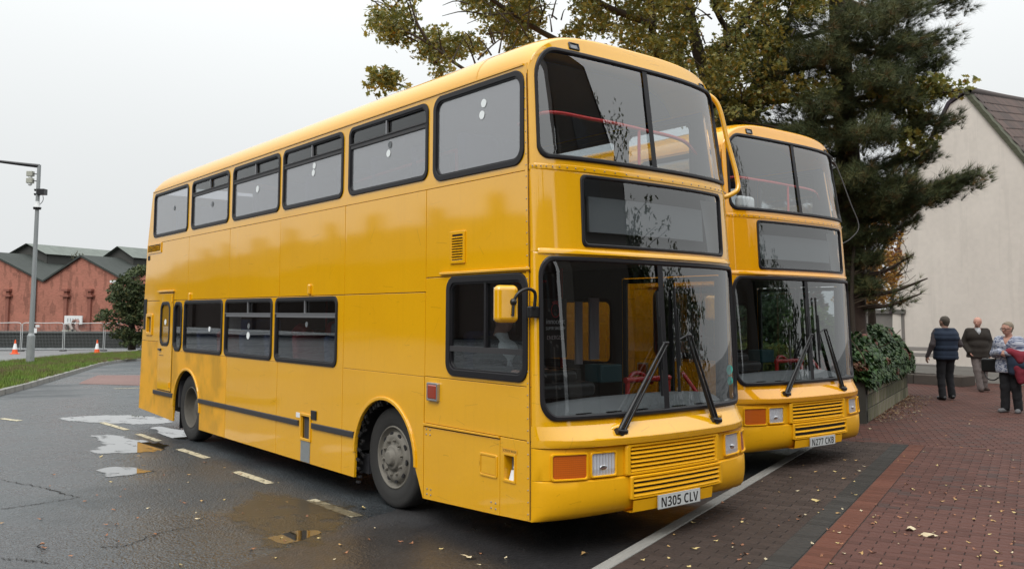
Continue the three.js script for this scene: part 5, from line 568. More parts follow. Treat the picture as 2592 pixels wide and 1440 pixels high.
{ // dark quay wall and odds and ends behind the fence
  const a = at(-200, 872, 76), b = at(420, 866, 76); a.y = b.y = -1.15; const d = b.clone().sub(a), g = box(d.length(), 1.25, 0.6, 0, 0.62, 0); g.rotateY(Math.atan2(-d.z, d.x)); g.translate((a.x + b.x) / 2, -1.15, (a.z + b.z) / 2);
  const w = thing('quay_wall', 'dark low wall behind the wire fence', 'wall', V(0, 0, 0)); part(w, 'wall', uvBox(g), std([0.022, 0.024, 0.022], 0.9, { map: rep(mottleT, 0.4) })); const c = g.clone(); c.computeBoundingBox(); const cp = box(d.length(), 0.14, 0.8, 0, 1.32, 0); cp.rotateY(Math.atan2(-d.z, d.x)); cp.translate((a.x + b.x) / 2, -1.15, (a.z + b.z) / 2); part(w, 'coping', cp, std([0.13, 0.135, 0.13], 0.9, { map: rep(mottleT, 0.4) }));
  const r = thing('rubble_heap', 'heap of pale rubble and bent pipes behind the fence', 'rubble', at(182, 866, 79)); for (let i = 0; i < 16; i++) { const m = part(r, 'stone', geo('rub' + (i % 4), () => { const g = new THREE.IcosahedronGeometry(0.45, 1), p = g.attributes.position; for (let j = 0; j < p.count; j++) { const s = 0.75 + 0.4 * hash(Math.round(p.getX(j) * 9), Math.round(p.getY(j) * 9 + p.getZ(j) * 5), i); p.setXYZ(j, p.getX(j) * s * 1.3, p.getY(j) * s * 0.8, p.getZ(j) * s); } g.computeVertexNormals(); return g; }), i % 3 ? std([0.30, 0.29, 0.24], 0.9) : std([0.15, 0.13, 0.11], 0.9), V(rr(-1.4, 1.4), rr(0.2, 0.9), rr(-0.6, 0.6))); m.rotation.set(rr(0, 6), rr(0, 6), rr(0, 6)); } part(r, 'pipe', tube([V(0.2, 1.0, 0), V(0.6, 2.0, 0.2), V(1.4, 2.1, 0), V(2.0, 1.5, 0.2), V(2.3, 1.0, 0)], 0.14), std([0.22, 0.12, 0.10], 0.8)); part(r, 'pipe', tube([V(0.0, 1.3, 0.5), V(0.9, 1.8, 0.6), V(1.9, 1.3, 0.5)], 0.12), std([0.26, 0.22, 0.2], 0.8));
}
{ // wire fence panels
  const fenceM = std([0.52, 0.54, 0.54], 0.5); const proto = (() => { const g = new THREE.Group(); part(g, 'frame', merge([rod(V(0, 0.12, 0), V(0, 2.05, 0), 0.028), rod(V(3.3, 0.12, 0), V(3.3, 2.05, 0), 0.028), tube([V(0, 2.03, 0), V(0.06, 2.09, 0), V(1.65, 2.1, 0), V(3.24, 2.09, 0), V(3.3, 2.03, 0)], 0.028, 30, 8), rod(V(0, 0.2, 0), V(3.3, 0.2, 0), 0.026)]), fenceM); const wires = []; for (let i = 1; i < 28; i++) wires.push(box(0.008, 1.86, 0.008, i * 0.118, 1.13, 0)); for (let i = 1; i < 8; i++) wires.push(box(3.26, 0.008, 0.008, 1.65, 0.2 + i * 0.235, 0.005)); tag(part(g, 'mesh_wire', merge(wires), M.galv), null, null, null, 'stuff'); for (const x of [0, 3.3]) part(g, 'foot', geo('foot', () => box(0.25, 0.14, 0.7, 0, 0.07, 0, 0.03)), std([0.1, 0.1, 0.1], 0.9), V(x, 0, 0)); return g; })();
  const px = [-154, -53, 50, 157, 259, 353, 450], pos = ['outside the left edge', 'leftmost in view, behind the left cone', 'standing behind the lamp post', 'carrying no notice, left of the right-hand cone', 'carrying a white notice, beside the tree', 'half hidden behind the rear of the bus'];
  for (let i = 0; i < 6; i++) { const a = G(px[i] + 2, 884.5 - 0.0 * i), b = G(px[i + 1] - 2, 884.5), f = i ? proto.clone() : proto, d = b.clone().sub(a); f.name = numbered('fence_panel'); scene.add(f); f.position.copy(a); f.rotation.y = Math.atan2(-d.z, d.x); f.scale.set(Math.hypot(d.x, d.z) / 3.3, 1, 1); tag(f, 'galvanised wire fence panel ' + pos[i], 'fence panel', 'temporary wire fence panels along the road');
    if (i === 4 || i === 2) { const s = part(f, 'notice', box(0.36, 0.36, 0.02, i === 4 ? 1.5 : 1.0, 1.55, 0.05), M.white); } }
}
{ // traffic cones
  const g = new THREE.Group(), orange = std([0.75, 0.10, 0.02], 0.6); const cone = (r0, r1, y0, y1) => { const c = new THREE.CylinderGeometry(r1, r0, y1 - y0, 24); c.translate(0, (y0 + y1) / 2, 0); return c; }; part(g, 'base', merge([box(0.46, 0.05, 0.46, 0, 0.025, 0, 0.015), cone(0.17, 0.15, 0.05, 0.12)]), orange); part(g, 'cone_body', merge([cone(0.15, 0.125, 0.12, 0.28), cone(0.06, 0.03, 0.62, 0.84)]), orange); part(g, 'reflective_sleeve', cone(0.127, 0.06, 0.28, 0.62), M.white);
  for (const [x, y, l] of [[35, 891, 'orange and white traffic cone by the fence, left of the lamp post'], [242, 890, 'orange and white traffic cone by the fence, right of the lamp post']]) { const c = used['traffic_cone'] === undefined ? g : g.clone(); c.name = numbered('traffic_cone'); c.position.copy(G(x, y)); c.scale.setScalar(1.12); scene.add(c); tag(c, l, 'traffic cone', 'traffic cones along the fence'); }
}
{ // lamp post with its boxes and camera
  const b = G(73, 921), dep = depthOf(b), l = thing('lamp_post', 'tall grey lamp post with floodlights and camera boxes on the grass verge', 'lamp post', b), toL = (x, y) => at(x, y, dep).sub(b), top = toL(97.5, 408), H = top.y; 
  part(l, 'pole', [new THREE.CylinderGeometry(0.075, 0.10, H - 1.2, 20).translate(0, 1.2 + (H - 1.2) / 2, 0), new THREE.CylinderGeometry(0.155, 0.165, 1.35, 20).translate(0, 0.6, 0), new THREE.CylinderGeometry(0.10, 0.155, 0.12, 20).translate(0, 1.33, 0)], M.galv);
  const L = RH.clone().negate(), at2 = (y, r = 0, f = 0) => V(0, toL(97, y).y, 0).addScaledVector(RH, r).addScaledVector(FH, f);
  part(l, 'bracket_arm', taper([at2(411, 0), at2(405, -0.9), at2(394, -2.4), at2(380, -4.2)], 0.085, 0.03, 20, 10), M.black);
  part(l, 'lantern_head', (() => { const g = box(0.9, 0.14, 0.3, 0, 0, 0, 0.05), p = at2(378, -4.5); g.translate(p.x, p.y, p.z); return g; })(), M.galv);
  for (const y of [431, 449]) { const p = at2(y, -0.36), h = sub(l, 'flood_lamp'); part(h, 'housing', (() => { const g = box(0.26, 0.22, 0.22, 0, 0, 0, 0.02); g.rotateY(Math.atan2(-RH.z, RH.x)); g.translate(p.x, p.y, p.z); return g; })(), std([0.36, 0.36, 0.31], 0.6)); part(h, 'lens', new THREE.SphereGeometry(0.09, 16, 10).translate(p.x, p.y - 0.13, p.z), M.white); part(h, 'bracket', rod(p, at2(y + 1, 0), 0.022), M.black); }
  const q = at2(478, 0.17); part(l, 'control_box', (() => { const g = box(0.33, 0.25, 0.3, 0, 0, 0, 0.01); g.rotateY(Math.atan2(-RH.z, RH.x)); g.translate(q.x, q.y, q.z); return g; })(), M.black); part(l, 'box_strap', [bar(at2(473, -0.16), at2(473, 0.1), 0.03, 0.1), bar(at2(484, -0.16), at2(484, 0.1), 0.03, 0.1)], M.black); part(l, 'cable', tube([at2(487, 0.22), at2(498, 0.24), at2(508, 0.14), at2(510, 0.02)], 0.013, 24, 8), M.black);
  const c = at2(512, 0); part(l, 'camera_dome', [new THREE.CylinderGeometry(0.10, 0.13, 0.16, 20).translate(c.x, c.y - 0.02, c.z), new THREE.CylinderGeometry(0.09, 0.10, 0.12, 20).translate(c.x, c.y + 0.1, c.z)], M.white); part(l, 'camera_collar', new THREE.CylinderGeometry(0.165, 0.15, 0.09, 24).translate(c.x, c.y - 0.14, c.z), M.black);
}

// ------------------------------------------------------------------ trees and plants
const bark = std([0.055, 0.042, 0.032], 0.95, { map: rep(mottleT, 2), bumpMap: rep(mottleT, 4), bumpScale: 0.02 }), barkPine = std([0.055, 0.036, 0.028], 0.95, { map: rep(mottleT, 2) }), twigM = std([0.075, 0.055, 0.035], 0.9);
const leafMat = (o = {}) => phy([1, 1, 1], 0.75, { transmission: 0.55, thickness: 0, ior: 1.3, ...o });
const starLeaf = geo('star', () => { const n = 11, pos = [], pt = (i) => { const t = i / n * Math.PI * 2, r = i % 2 ? 0.5 : 0.27; return [r * Math.cos(t) * 1.15, 0.05 * Math.sin(3 * t) + (Math.cos(t) > 0 ? -0.06 : 0.02), r * Math.sin(t) * 0.85]; }; for (let i = 0; i < n; i++) pos.push(0, 0.03, 0, ...pt(i + 1), ...pt(i)); const g = new THREE.BufferGeometry(); g.setAttribute('position', new THREE.Float32BufferAttribute(pos, 3)); g.computeVertexNormals(); return g; });
const ivyLeaf = geo('ivy', () => { const pts = [[0, 0, -0.45], [0.30, 0, -0.42], [0.5, 0.03, -0.05], [0.24, 0, 0.05], [0, -0.1, 0.6], [-0.24, 0, 0.05], [-0.5, 0.03, -0.05], [-0.30, 0, -0.42]], pos = []; for (let i = 0; i < 8; i++) pos.push(0, 0.08, -0.05, ...pts[(i + 1) % 8], ...pts[i]); const g = new THREE.BufferGeometry(); g.setAttribute('position', new THREE.Float32BufferAttribute(pos, 3)); g.computeVertexNormals(); return g; });
const tuft = geo('tuft', () => { const pos = []; for (let i = 0; i < 22; i++) { const a = i * 2.4, e = 0.15 + 1.25 * hash(i, 4, 2), d = V(Math.cos(a) * Math.cos(e), Math.sin(e), Math.sin(a) * Math.cos(e)), s = V(-Math.sin(a), 0, Math.cos(a)).multiplyScalar(0.018), b = d.clone().multiplyScalar(0.08), t = d.clone().multiplyScalar(0.75 + 0.3 * hash(i, 8, 2)).add(V(0, -0.05, 0)); pos.push(...b.clone().add(s).toArray(), ...b.clone().sub(s).toArray(), ...t.toArray()); } const g = new THREE.BufferGeometry(); g.setAttribute('position', new THREE.Float32BufferAttribute(pos, 3)); g.computeVertexNormals(); return g; });
const in2 = (x, y, P) => { let c = false; for (let i = 0, j = P.length - 1; i < P.length; j = i++) if ((P[i][1] > y) !== (P[j][1] > y) && x < (P[j][0] - P[i][0]) * (y - P[i][1]) / (P[j][1] - P[i][1]) + P[i][0]) c = !c; return c; };
function ball(c, r, n, out, size, col, flat = 0) { for (let i = 0; i < n; i++) { const d = V(rr(-1, 1), rr(-1, 1), rr(-1, 1)); if (d.lengthSq() > 1) { i--; continue; } const p = c.clone().addScaledVector(d, r); if (flat) p.y = c.y + (p.y - c.y) * flat; out.push([mat4(p, new THREE.Euler(rr(-1.2, 1.2), rr(0, 6.3), rr(-1.2, 1.2)), size * rr(0.65, 1.3)), col()]); } }
const limb = (list, r0, r1, n = 18) => taper(list, r0, r1, n, 8);
{ // broad-leaved tree turning yellow, behind the buses
  const D1 = 18, pt = (x, y, d = D1) => at(x, y, d), base = pt(1880, 760, 18).setY(0.05), T = thing('autumn_tree', 'tall broad-leaved tree with yellowing leaves rising behind the nearer bus', 'tree', V(0, 0, 0));
  const fork = pt(1885, 420), L = [limb([base, pt(1885, 620), fork], 0.32, 0.24), limb([fork, pt(1800, 250), pt(1740, 60), pt(1720, -180)], 0.2, 0.06), limb([fork, pt(1760, 290, 17), pt(1650, 150, 16.5), pt(1640, 0, 16), pt(1600, -200, 16)], 0.12, 0.05), limb([pt(1770, 200, 17.6), pt(1840, 90, 17.5), pt(1905, 0, 17.5), pt(1960, -200, 17)], 0.11, 0.04), limb([fork, pt(1900, 250, 18.5), pt(1960, 100, 19), pt(2060, -100, 19)], 0.18, 0.06), limb([pt(1760, 290, 17), pt(1560, 170, 16), pt(1380, 90, 15.5), pt(1240, 0, 15), pt(1150, -80, 15)], 0.09, 0.03), limb([pt(1560, 170, 16), pt(1350, 200, 15), pt(1180, 180, 14.6), pt(1080, 110, 14.4), pt(960, 50, 14.2)], 0.06, 0.015), limb([pt(1350, 210, 15), pt(1150, 270, 14.6), pt(1010, 215, 14.2), pt(935, 190, 14)], 0.05, 0.012), limb([pt(1080, 110, 14.4), pt(1050, 60, 14.3), pt(1030, 0, 14.3)], 0.03, 0.012), limb([fork, pt(2000, 330, 17), pt(2150, 250, 16), pt(2300, 240, 15.5), pt(2430, 225, 15.2)], 0.11, 0.015), limb([pt(1640, 60, 16), pt(1500, 0, 16), pt(1400, -120, 16)], 0.08, 0.03), limb([pt(1840, 90, 17.5), pt(1800, 20, 17), pt(1770, -120, 17)], 0.06, 0.03)];
  part(T, 'trunk', L[0], bark); for (const g of L.slice(1)) part(T, 'limb', g, bark);
  const out = [], col = () => { const r = rnd(); return r < 0.44 ? lin(0.165, 0.175, 0.04) : r < 0.76 ? lin(0.27, 0.245, 0.05) : r < 0.91 ? lin(0.36, 0.27, 0.05) : r < 0.94 ? lin(0.34, 0.19, 0.035) : lin(0.10, 0.13, 0.035); };
  const crown = [[930, 40], [975, -30], [1035, -40], [1060, 60], [1110, 85], [1185, 95], [1235, 60], [1165, 10], [1150, -60], [1300, -330], [2050, -330], [2150, -40], [2010, 60], [1960, 200], [1900, 300], [1780, 320], [1700, 260], [1560, 130], [1400, 105], [1240, 150], [1100, 195], [1085, 150], [1010, 115], [960, 95]];
  for (let i = 0; i < 9500 && out.length < 100000; i++) { const x = rr(920, 2160), y = rr(-330, 420); if (!in2(x, y, crown)) continue; const lx = Math.max(0, Math.min(1, (1500 - x) / 550)); const d = lerp(rr(14.5, 20.5), rr(13.8, 15.4), lx); const n = fbm(x / 55 + 7, y / 55 + 3, 999, 3, 15); if (n < 0.43) continue; const c = pt(x, y, d); ball(c, rr(0.12, 0.30), 19, out, 0.088, col, 0.8); }
  for (const [x0, y0, x1, y1, n, d] of [[925, 185, 1010, 225, 15, 14.1], [1870, 200, 2100, 250, 34, 15.4], [2190, 205, 2330, 265, 34, 15.3], [2330, 195, 2440, 235, 13, 15.2], [2250, 270, 2350, 380, 16, 15.5], [1650, 230, 1900, 310, 40, 16]]) for (let i = 0; i < n; i++) ball(pt(lerp(x0, x1, rnd()), lerp(y0, y1, rnd()), d + rr(-0.3, 0.3)), rr(0.1, 0.22), 16, out, 0.13, col, 0.8);
  copies('crown', starLeaf, leafMat(), out, null, T);
  for (let i = 0; i < 420; i++) { const x = rr(1560, 2150), y = rr(290, 640); if (fbm(x / 60, y / 60, 999, 2, 25) > 0.36) ball(pt(x, y, rr(17.5, 20.5)), rr(0.25, 0.5), 22, out, 0.15, col, 0.8); }
  const tw = []; for (let i = 0; i < 260; i++) { const x = rr(960, 2000), y = rr(-40, 300); if (!in2(x, y, crown)) continue; const a = pt(x, y, x < 1350 ? 14.5 : rr(15, 18.5)), b = a.clone().add(V(rr(-0.7, 0.5), rr(-0.1, 0.6), rr(-0.5, 0.6))); tw.push(limb([a, a.clone().lerp(b, 0.5).add(V(0, 0.06, 0)), b], 0.016, 0.005, 5)); } tag(part(T, 'twigs', merge(tw), bark), null, null, null, 'stuff');
}
{ // dark pine
  const Dp = 16.4, pt = (x, y, d = Dp) => at(x, y, d), base = pt(2140, 900, Dp).setY(0.5), T = thing('pine_tree', 'dark green pine with spreading boughs between the buses and gabled building', 'tree', V(0, 0, 0));
  part(T, 'trunk', limb([base, pt(2140, 500), pt(2120, 200), pt(2100, -250)], 0.3, 0.14), barkPine);
  const out = [], col = () => { const r = rnd(); return r < 0.45 ? lin(0.045, 0.062, 0.022) : r < 0.75 ? lin(0.07, 0.085, 0.028) : r < 0.92 ? lin(0.11, 0.112, 0.036) : lin(0.15, 0.095, 0.035); };
  const bough = (y0, tx, ty, d, w, n, dense = 1) => { const a = pt(2125, y0, Dp), e = pt(tx, ty, d), m = a.clone().lerp(e, 0.55).add(V(0, -0.12, 0)), c = new THREE.CatmullRomCurve3([a, m, e]); part(T, 'bough', limb([a, m, e], 0.065, 0.012, 12), barkPine); for (let i = 0; i < n * 0.46; i++) { const t = 0.12 + 0.88 * Math.pow(rnd(), 0.75), p = c.getPoint(t), s = w * (1 - 0.62 * t); p.add(V(rr(-s, s), rr(-s * 0.45, s * 0.45), rr(-s, s))); const dir = c.getTangent(t).add(V(rr(-0.7, 0.7), rr(0.1, 0.9), rr(-0.7, 0.7))).normalize(), q = new THREE.Quaternion().setFromUnitVectors(V(0, 1, 0), dir); for (let k = 0; k < 3; k++) out.push([mat4(p.clone().addScaledVector(dir, -k * 0.1 + rr(-0.03, 0.03)).add(V(rr(-0.05, 0.05), rr(-0.04, 0.04), rr(-0.05, 0.05))), q, rr(0.15, 0.25)), col()]); } };
  for (const b of [[-120, 2460, -60, 15.6, 0.9, 300], [20, 2440, -10, 15.8, 0.8, 260], [110, 2385, 95, 15.6, 0.75, 300], [190, 2370, 150, 15.6, 0.7, 260], [260, 2340, 235, 15.8, 0.7, 260], [330, 2405, 292, 15.3, 0.55, 300], [430, 2345, 375, 15.5, 0.6, 260], [500, 2470, 440, 15.2, 0.55, 420], [540, 2390, 470, 15.6, 0.5, 240], [560, 2300, 510, 15.8, 0.45, 190], [520, 2250, 480, 15.2, 0.5, 200], [480, 2290, 440, 15.2, 0.5, 200], [610, 2315, 545, 15.6, 0.16, 34], [740, 2335, 700, 15.5, 0.12, 20], [770, 2320, 738, 15.5, 0.14, 26], [700, 2300, 640, 15.5, 0.1, 12],
    [-60, 1960, -60, 16, 0.9, 300], [60, 1930, 90, 16.2, 0.9, 320], [140, 1900, 180, 16, 0.8, 320], [230, 1760, 255, 16.5, 0.7, 330], [300, 1790, 320, 15.5, 0.6, 280], [330, 1990, 330, 15, 0.6, 240], [380, 1990, 390, 16, 0.5, 160], [60, 2200, 40, 14.8, 1.0, 320], [200, 2230, 180, 14.8, 0.9, 320], [330, 2210, 320, 14.8, 0.8, 300], [430, 2160, 430, 15, 0.6, 220], [120, 2050, 120, 15, 0.9, 300], [240, 2040, 260, 15, 0.7, 260], [330, 1840, 290, 15.4, 0.5, 160], [470, 1900, 470, 16.6, 0.8, 420], [530, 1950, 545, 16.6, 0.8, 380], [430, 1840, 420, 16.8, 0.7, 380], [560, 2040, 560, 16.2, 0.7, 340], [450, 2000, 440, 16.5, 0.7, 380], [590, 2225, 585, 15.8, 0.4, 150], [640, 2215, 640, 15.8, 0.35, 110], [680, 2205, 715, 15.8, 0.3, 110], [560, 2100, 580, 15.6, 0.4, 140], [0, 2280, 20, 15, 0.9, 260], [120, 2290, 110, 15, 0.8, 260], [250, 2280, 250, 15, 0.6, 200]]) bough(...b);
  copies('needles', tuft, std([1, 1, 1], 0.75), out, null, T);
  for (const [a, b, c] of [[[2080, 330], [1960, 320], [1830, 300]], [[2060, 290], [1950, 350], [1870, 300]], [[2110, 420], [2000, 345], [1930, 330]]]) part(T, 'dead_branch', limb([pt(...a, 15.5), pt(...b, 15.3), pt(...c, 15.3)], 0.025, 0.006), barkPine);
}
{ // coppery tree and bare twigs low between bus and building
  const T = thing('copper_tree', 'small coppery orange-leaved tree behind the pine trunk', 'tree', V(0, 0, 0)), pt = (x, y, d = 21) => at(x, y, d), out = [], col = () => { const r = rnd(); return r < 0.5 ? lin(0.48, 0.24, 0.04) : r < 0.8 ? lin(0.55, 0.34, 0.06) : lin(0.20, 0.08, 0.04); };
  part(T, 'trunk', limb([pt(2200, 900).setY(0.3), pt(2190, 700), pt(2180, 540)], 0.12, 0.05), bark); for (const [x, y] of [[2120, 560], [2250, 560], [2270, 640], [2130, 640]]) part(T, 'limb', limb([pt(2190, 720), pt((2190 + x) / 2, (700 + y) / 2), pt(x, y)], 0.045, 0.012), bark);
  for (let i = 0; i < 260; i++) { const x = rr(2105, 2262), y = rr(490, 760), p = pt(x, y, rr(20.2, 22)); if (fbm(x / 50, y / 50, 99, 2, 3) < 0.38) continue; ball(p, rr(0.12, 0.3), 22, out, 0.10, col, 0.7); } copies('crown', starLeaf, leafMat(), out, null, T);
}
{ const T = thing('bare_shrub', 'bare twiggy shrub reaching in front of the beige wall', 'shrub', V(0, 0, 0)), pt = (x, y, d = 16) => at(x, y, d); part(T, 'trunk', limb([pt(2150, 850).setY(0.7), pt(2145, 720), pt(2150, 620)], 0.05, 0.03), bark);
  for (let i = 0; i < 24; i++) { const y = 560 + rnd() * 190, a = pt(2150 + rr(-10, 20), y + 25), l = rr(60, 165), e = rr(-0.45, 0.25), b = pt(2150 + l * 0.6, y + l * 0.6 * e + 8, 15.9), c = pt(2150 + l, y + l * e, 15.8); part(T, 'twig', limb([a, b, c], 0.009, 0.003, 8), twigM); const c2 = b.clone().lerp(c, 0.3); for (let k = 0; k < 2; k++) part(T, 'twig', limb([c2, c2.clone().lerp(c, 0.5).add(V(0, rr(-0.1, 0.16), 0)), c.clone().add(V(rr(-0.2, 0.1), rr(-0.25, 0.35), rr(-0.2, 0.2)))], 0.007, 0.003, 6), twigM); } }
function shrub(name, label, c, rx, ry, rz, n, size, cols, leaf = ivyLeaf, cat = 'shrub') {
  const T = thing(name, label, cat, c), out = []; for (let k = 0; k < 7; k++) part(T, 'stem', limb([V(rr(-0.15, 0.15), 0, rr(-0.15, 0.15)), V(rr(-rx, rx) * 0.5, ry * 0.6, rr(-rz, rz) * 0.5), V(rr(-rx, rx) * 0.8, ry * rr(1, 1.7), rr(-rz, rz) * 0.8)], 0.022, 0.006, 8), twigM);
  for (let i = 0; i < n; i++) { const th = rr(0, 6.3), ph = Math.acos(rr(-0.6, 1)), r = Math.pow(rnd(), 0.28) * (0.8 + 0.45 * vnoise(th * 2, ph * 3, 99, n)), p = V(rx * r * Math.sin(ph) * Math.cos(th), ry * (1 + r * Math.cos(ph)), rz * r * Math.sin(ph) * Math.sin(th)); out.push([mat4(p, new THREE.Euler(rr(0.2, 1.2), th > 0 ? -th + Math.PI / 2 + rr(-0.7, 0.7) : 0, rr(-0.4, 0.4)), size * rr(0.6, 1.3)), cols[Math.floor(rnd() * cols.length)]]); }
  copies('foliage', leaf, leafMat({ roughness: 0.5, transmission: 0.2 }), out, null, T); return T;
}
{ // planter planting
  const E2 = VD.clone().negate(), c0 = G(2181, 1067, HP), inBed = (u, e, y = 0.62) => c0.clone().addScaledVector(UD, u).addScaledVector(E2, e).setY(y), gl = [lin(0.035, 0.075, 0.022), lin(0.05, 0.10, 0.03), lin(0.022, 0.05, 0.018), lin(0.07, 0.11, 0.035)], yl = [lin(0.16, 0.19, 0.03), lin(0.11, 0.15, 0.025), lin(0.20, 0.20, 0.05), lin(0.06, 0.10, 0.02)], dg = [lin(0.025, 0.055, 0.022), lin(0.035, 0.075, 0.03), lin(0.05, 0.09, 0.035)], rd = [lin(0.16, 0.055, 0.035), lin(0.10, 0.05, 0.025), lin(0.06, 0.05, 0.02)];
  const T = thing('ivy_hedge', 'dark glossy ivy spilling over the concrete planter wall', 'ivy', V(0, 0, 0)), out = [];
  for (let k = 0; k < 26; k++) { const u = rr(0.2, 5.6), a = inBed(u, rr(0.1, 1.2)); part(T, 'stem', limb([a, a.clone().add(V(rr(-0.2, 0.2), 0.45, rr(-0.2, 0.2))), a.clone().add(V(rr(-0.4, 0.6), rr(0.7, 1.1), rr(-0.4, 0.4)))], 0.018, 0.006, 8), twigM); }
  for (let i = 0; i < 15000; i++) { const u = rr(-0.1, 6.0), e = Math.pow(rnd(), 1.6) * 1.7 - 0.12, top = 0.72 + (0.80 + 0.16 * Math.sin(u * 1.7) + 0.3 * (vnoise(u * 2, e * 2, 99, 4) - 0.5)) * (0.72 + 0.28 * Math.min(1, u / 2)) * (e < 0.25 ? 0.35 + 0.6 * (e + 0.12) / 0.37 : 1); const y = lerp(0.66 - (e < 0.05 ? 0.12 * hash(Math.floor(u * 3), 2, 2) : 0), top, Math.pow(rnd(), 0.5)), front = e < 0.4; const p = inBed(u, e, y), yaw = Math.atan2(VD.x, VD.z) + rr(-0.7, 0.7); const r = vnoise(u * 1.6, y * 4, 99, 7) > 0.80 ? rd[Math.floor(rnd() * 3)] : gl[Math.floor(rnd() * 4)]; out.push([mat4(p, new THREE.Euler(rr(0.3, 1.35), yaw, rr(-0.5, 0.5), 'YXZ'), rr(0.07, 0.125)), r]); }
  copies('foliage', ivyLeaf, leafMat({ roughness: 0.42, transmission: 0.1 }), out, null, T);
  shrub('green_shrub', 'tall dense green shrub behind the farther bus seen through its windscreen', inBed(0.9, 3.6), 1.5, 0.85, 1.1, 5200, 0.12, dg); shrub('yellow_shrub', 'low yellow-green shrub in the planter seen through the farther bus windscreen', inBed(0.35, 2.4), 1.5, 0.42, 0.6, 2600, 0.11, yl); shrub('bright_shrub', 'bright green shrub above the ivy beside the bus corner', inBed(0.5, 1.0, 1.35), 0.45, 0.34, 0.45, 900, 0.09, [lin(0.07, 0.13, 0.03), lin(0.10, 0.16, 0.035), lin(0.045, 0.09, 0.025)]); shrub('variegated_shrub', 'small pale yellow-leaved shrub at the planter corner', inBed(0.28, 0.25), 0.22, 0.2, 0.2, 260, 0.07, yl); shrub('russet_shrub', 'red-brown shrub rising above the ivy beside the pine trunk', inBed(2.2, 1.6, 1.3), 0.5, 0.75, 0.6, 1500, 0.09, rd.concat(dg)); shrub('laurel_shrub', 'dark green laurel shrub behind the ivy', inBed(1.2, 1.9, 0.9), 0.7, 0.7, 0.7, 2200, 0.11, dg);
  shrub('green_shrub', 'tall dense green shrub farthest left in the planter behind the farther bus', inBed(1.0, 6.2), 1.4, 0.9, 1.0, 3800, 0.12, dg);
}
{ // tree before the warehouse
  const pt = (x, y, d = 62) => at(x, y, d), T = thing('conifer_tree', 'dark green loose tree in front of the brick warehouse beside the bus rear', 'tree', V(0, 0, 0)), out = [], col = () => { const r = rnd(); return r < 0.6 ? lin(0.045, 0.065, 0.024) : r < 0.9 ? lin(0.07, 0.09, 0.032) : lin(0.12, 0.115, 0.04); };
  part(T, 'trunk', limb([pt(330, 880), pt(330, 780), pt(332, 690)], 0.28, 0.08), bark); const cr = [[355, 672], [330, 680], [305, 700], [282, 722], [275, 745], [285, 760], [268, 775], [245, 800], [262, 818], [285, 835], [300, 868], [420, 868], [430, 690], [400, 665]];
  for (const [x, y] of [[250, 800], [285, 730], [300, 760], [410, 740], [270, 815]]) part(T, 'limb', limb([pt(331, y + 20), pt((331 + x) / 2, y + 4), pt(x, y)], 0.1, 0.02), bark);
  for (let i = 0; i < 3000; i++) { const x = rr(240, 430), y = rr(660, 870); if (!in2(x, y, cr) || fbm(x / 22, y / 11, 99, 3, 8) < 0.47) continue; ball(pt(x, y, rr(59.5, 64.5)), rr(0.3, 0.6), 8, out, 0.26, col, 0.45); } copies('crown', starLeaf, leafMat({ transmission: 0.15 }), out, null, T);
  const S_ = thing('roof_sapling', 'wispy sapling showing above the warehouse roof', 'sapling', V(0, 0, 0)), so = []; part(S_, 'stem', limb([pt(190, 660, 96), pt(192, 645, 96)], 0.06, 0.03), bark); for (let i = 0; i < 26; i++) ball(pt(rr(178, 206), rr(636, 652), 96), 0.3, 3, so, 0.22, () => lin(0.12, 0.12, 0.07)); copies('crown', starLeaf, leafMat(), so, null, S_);
}
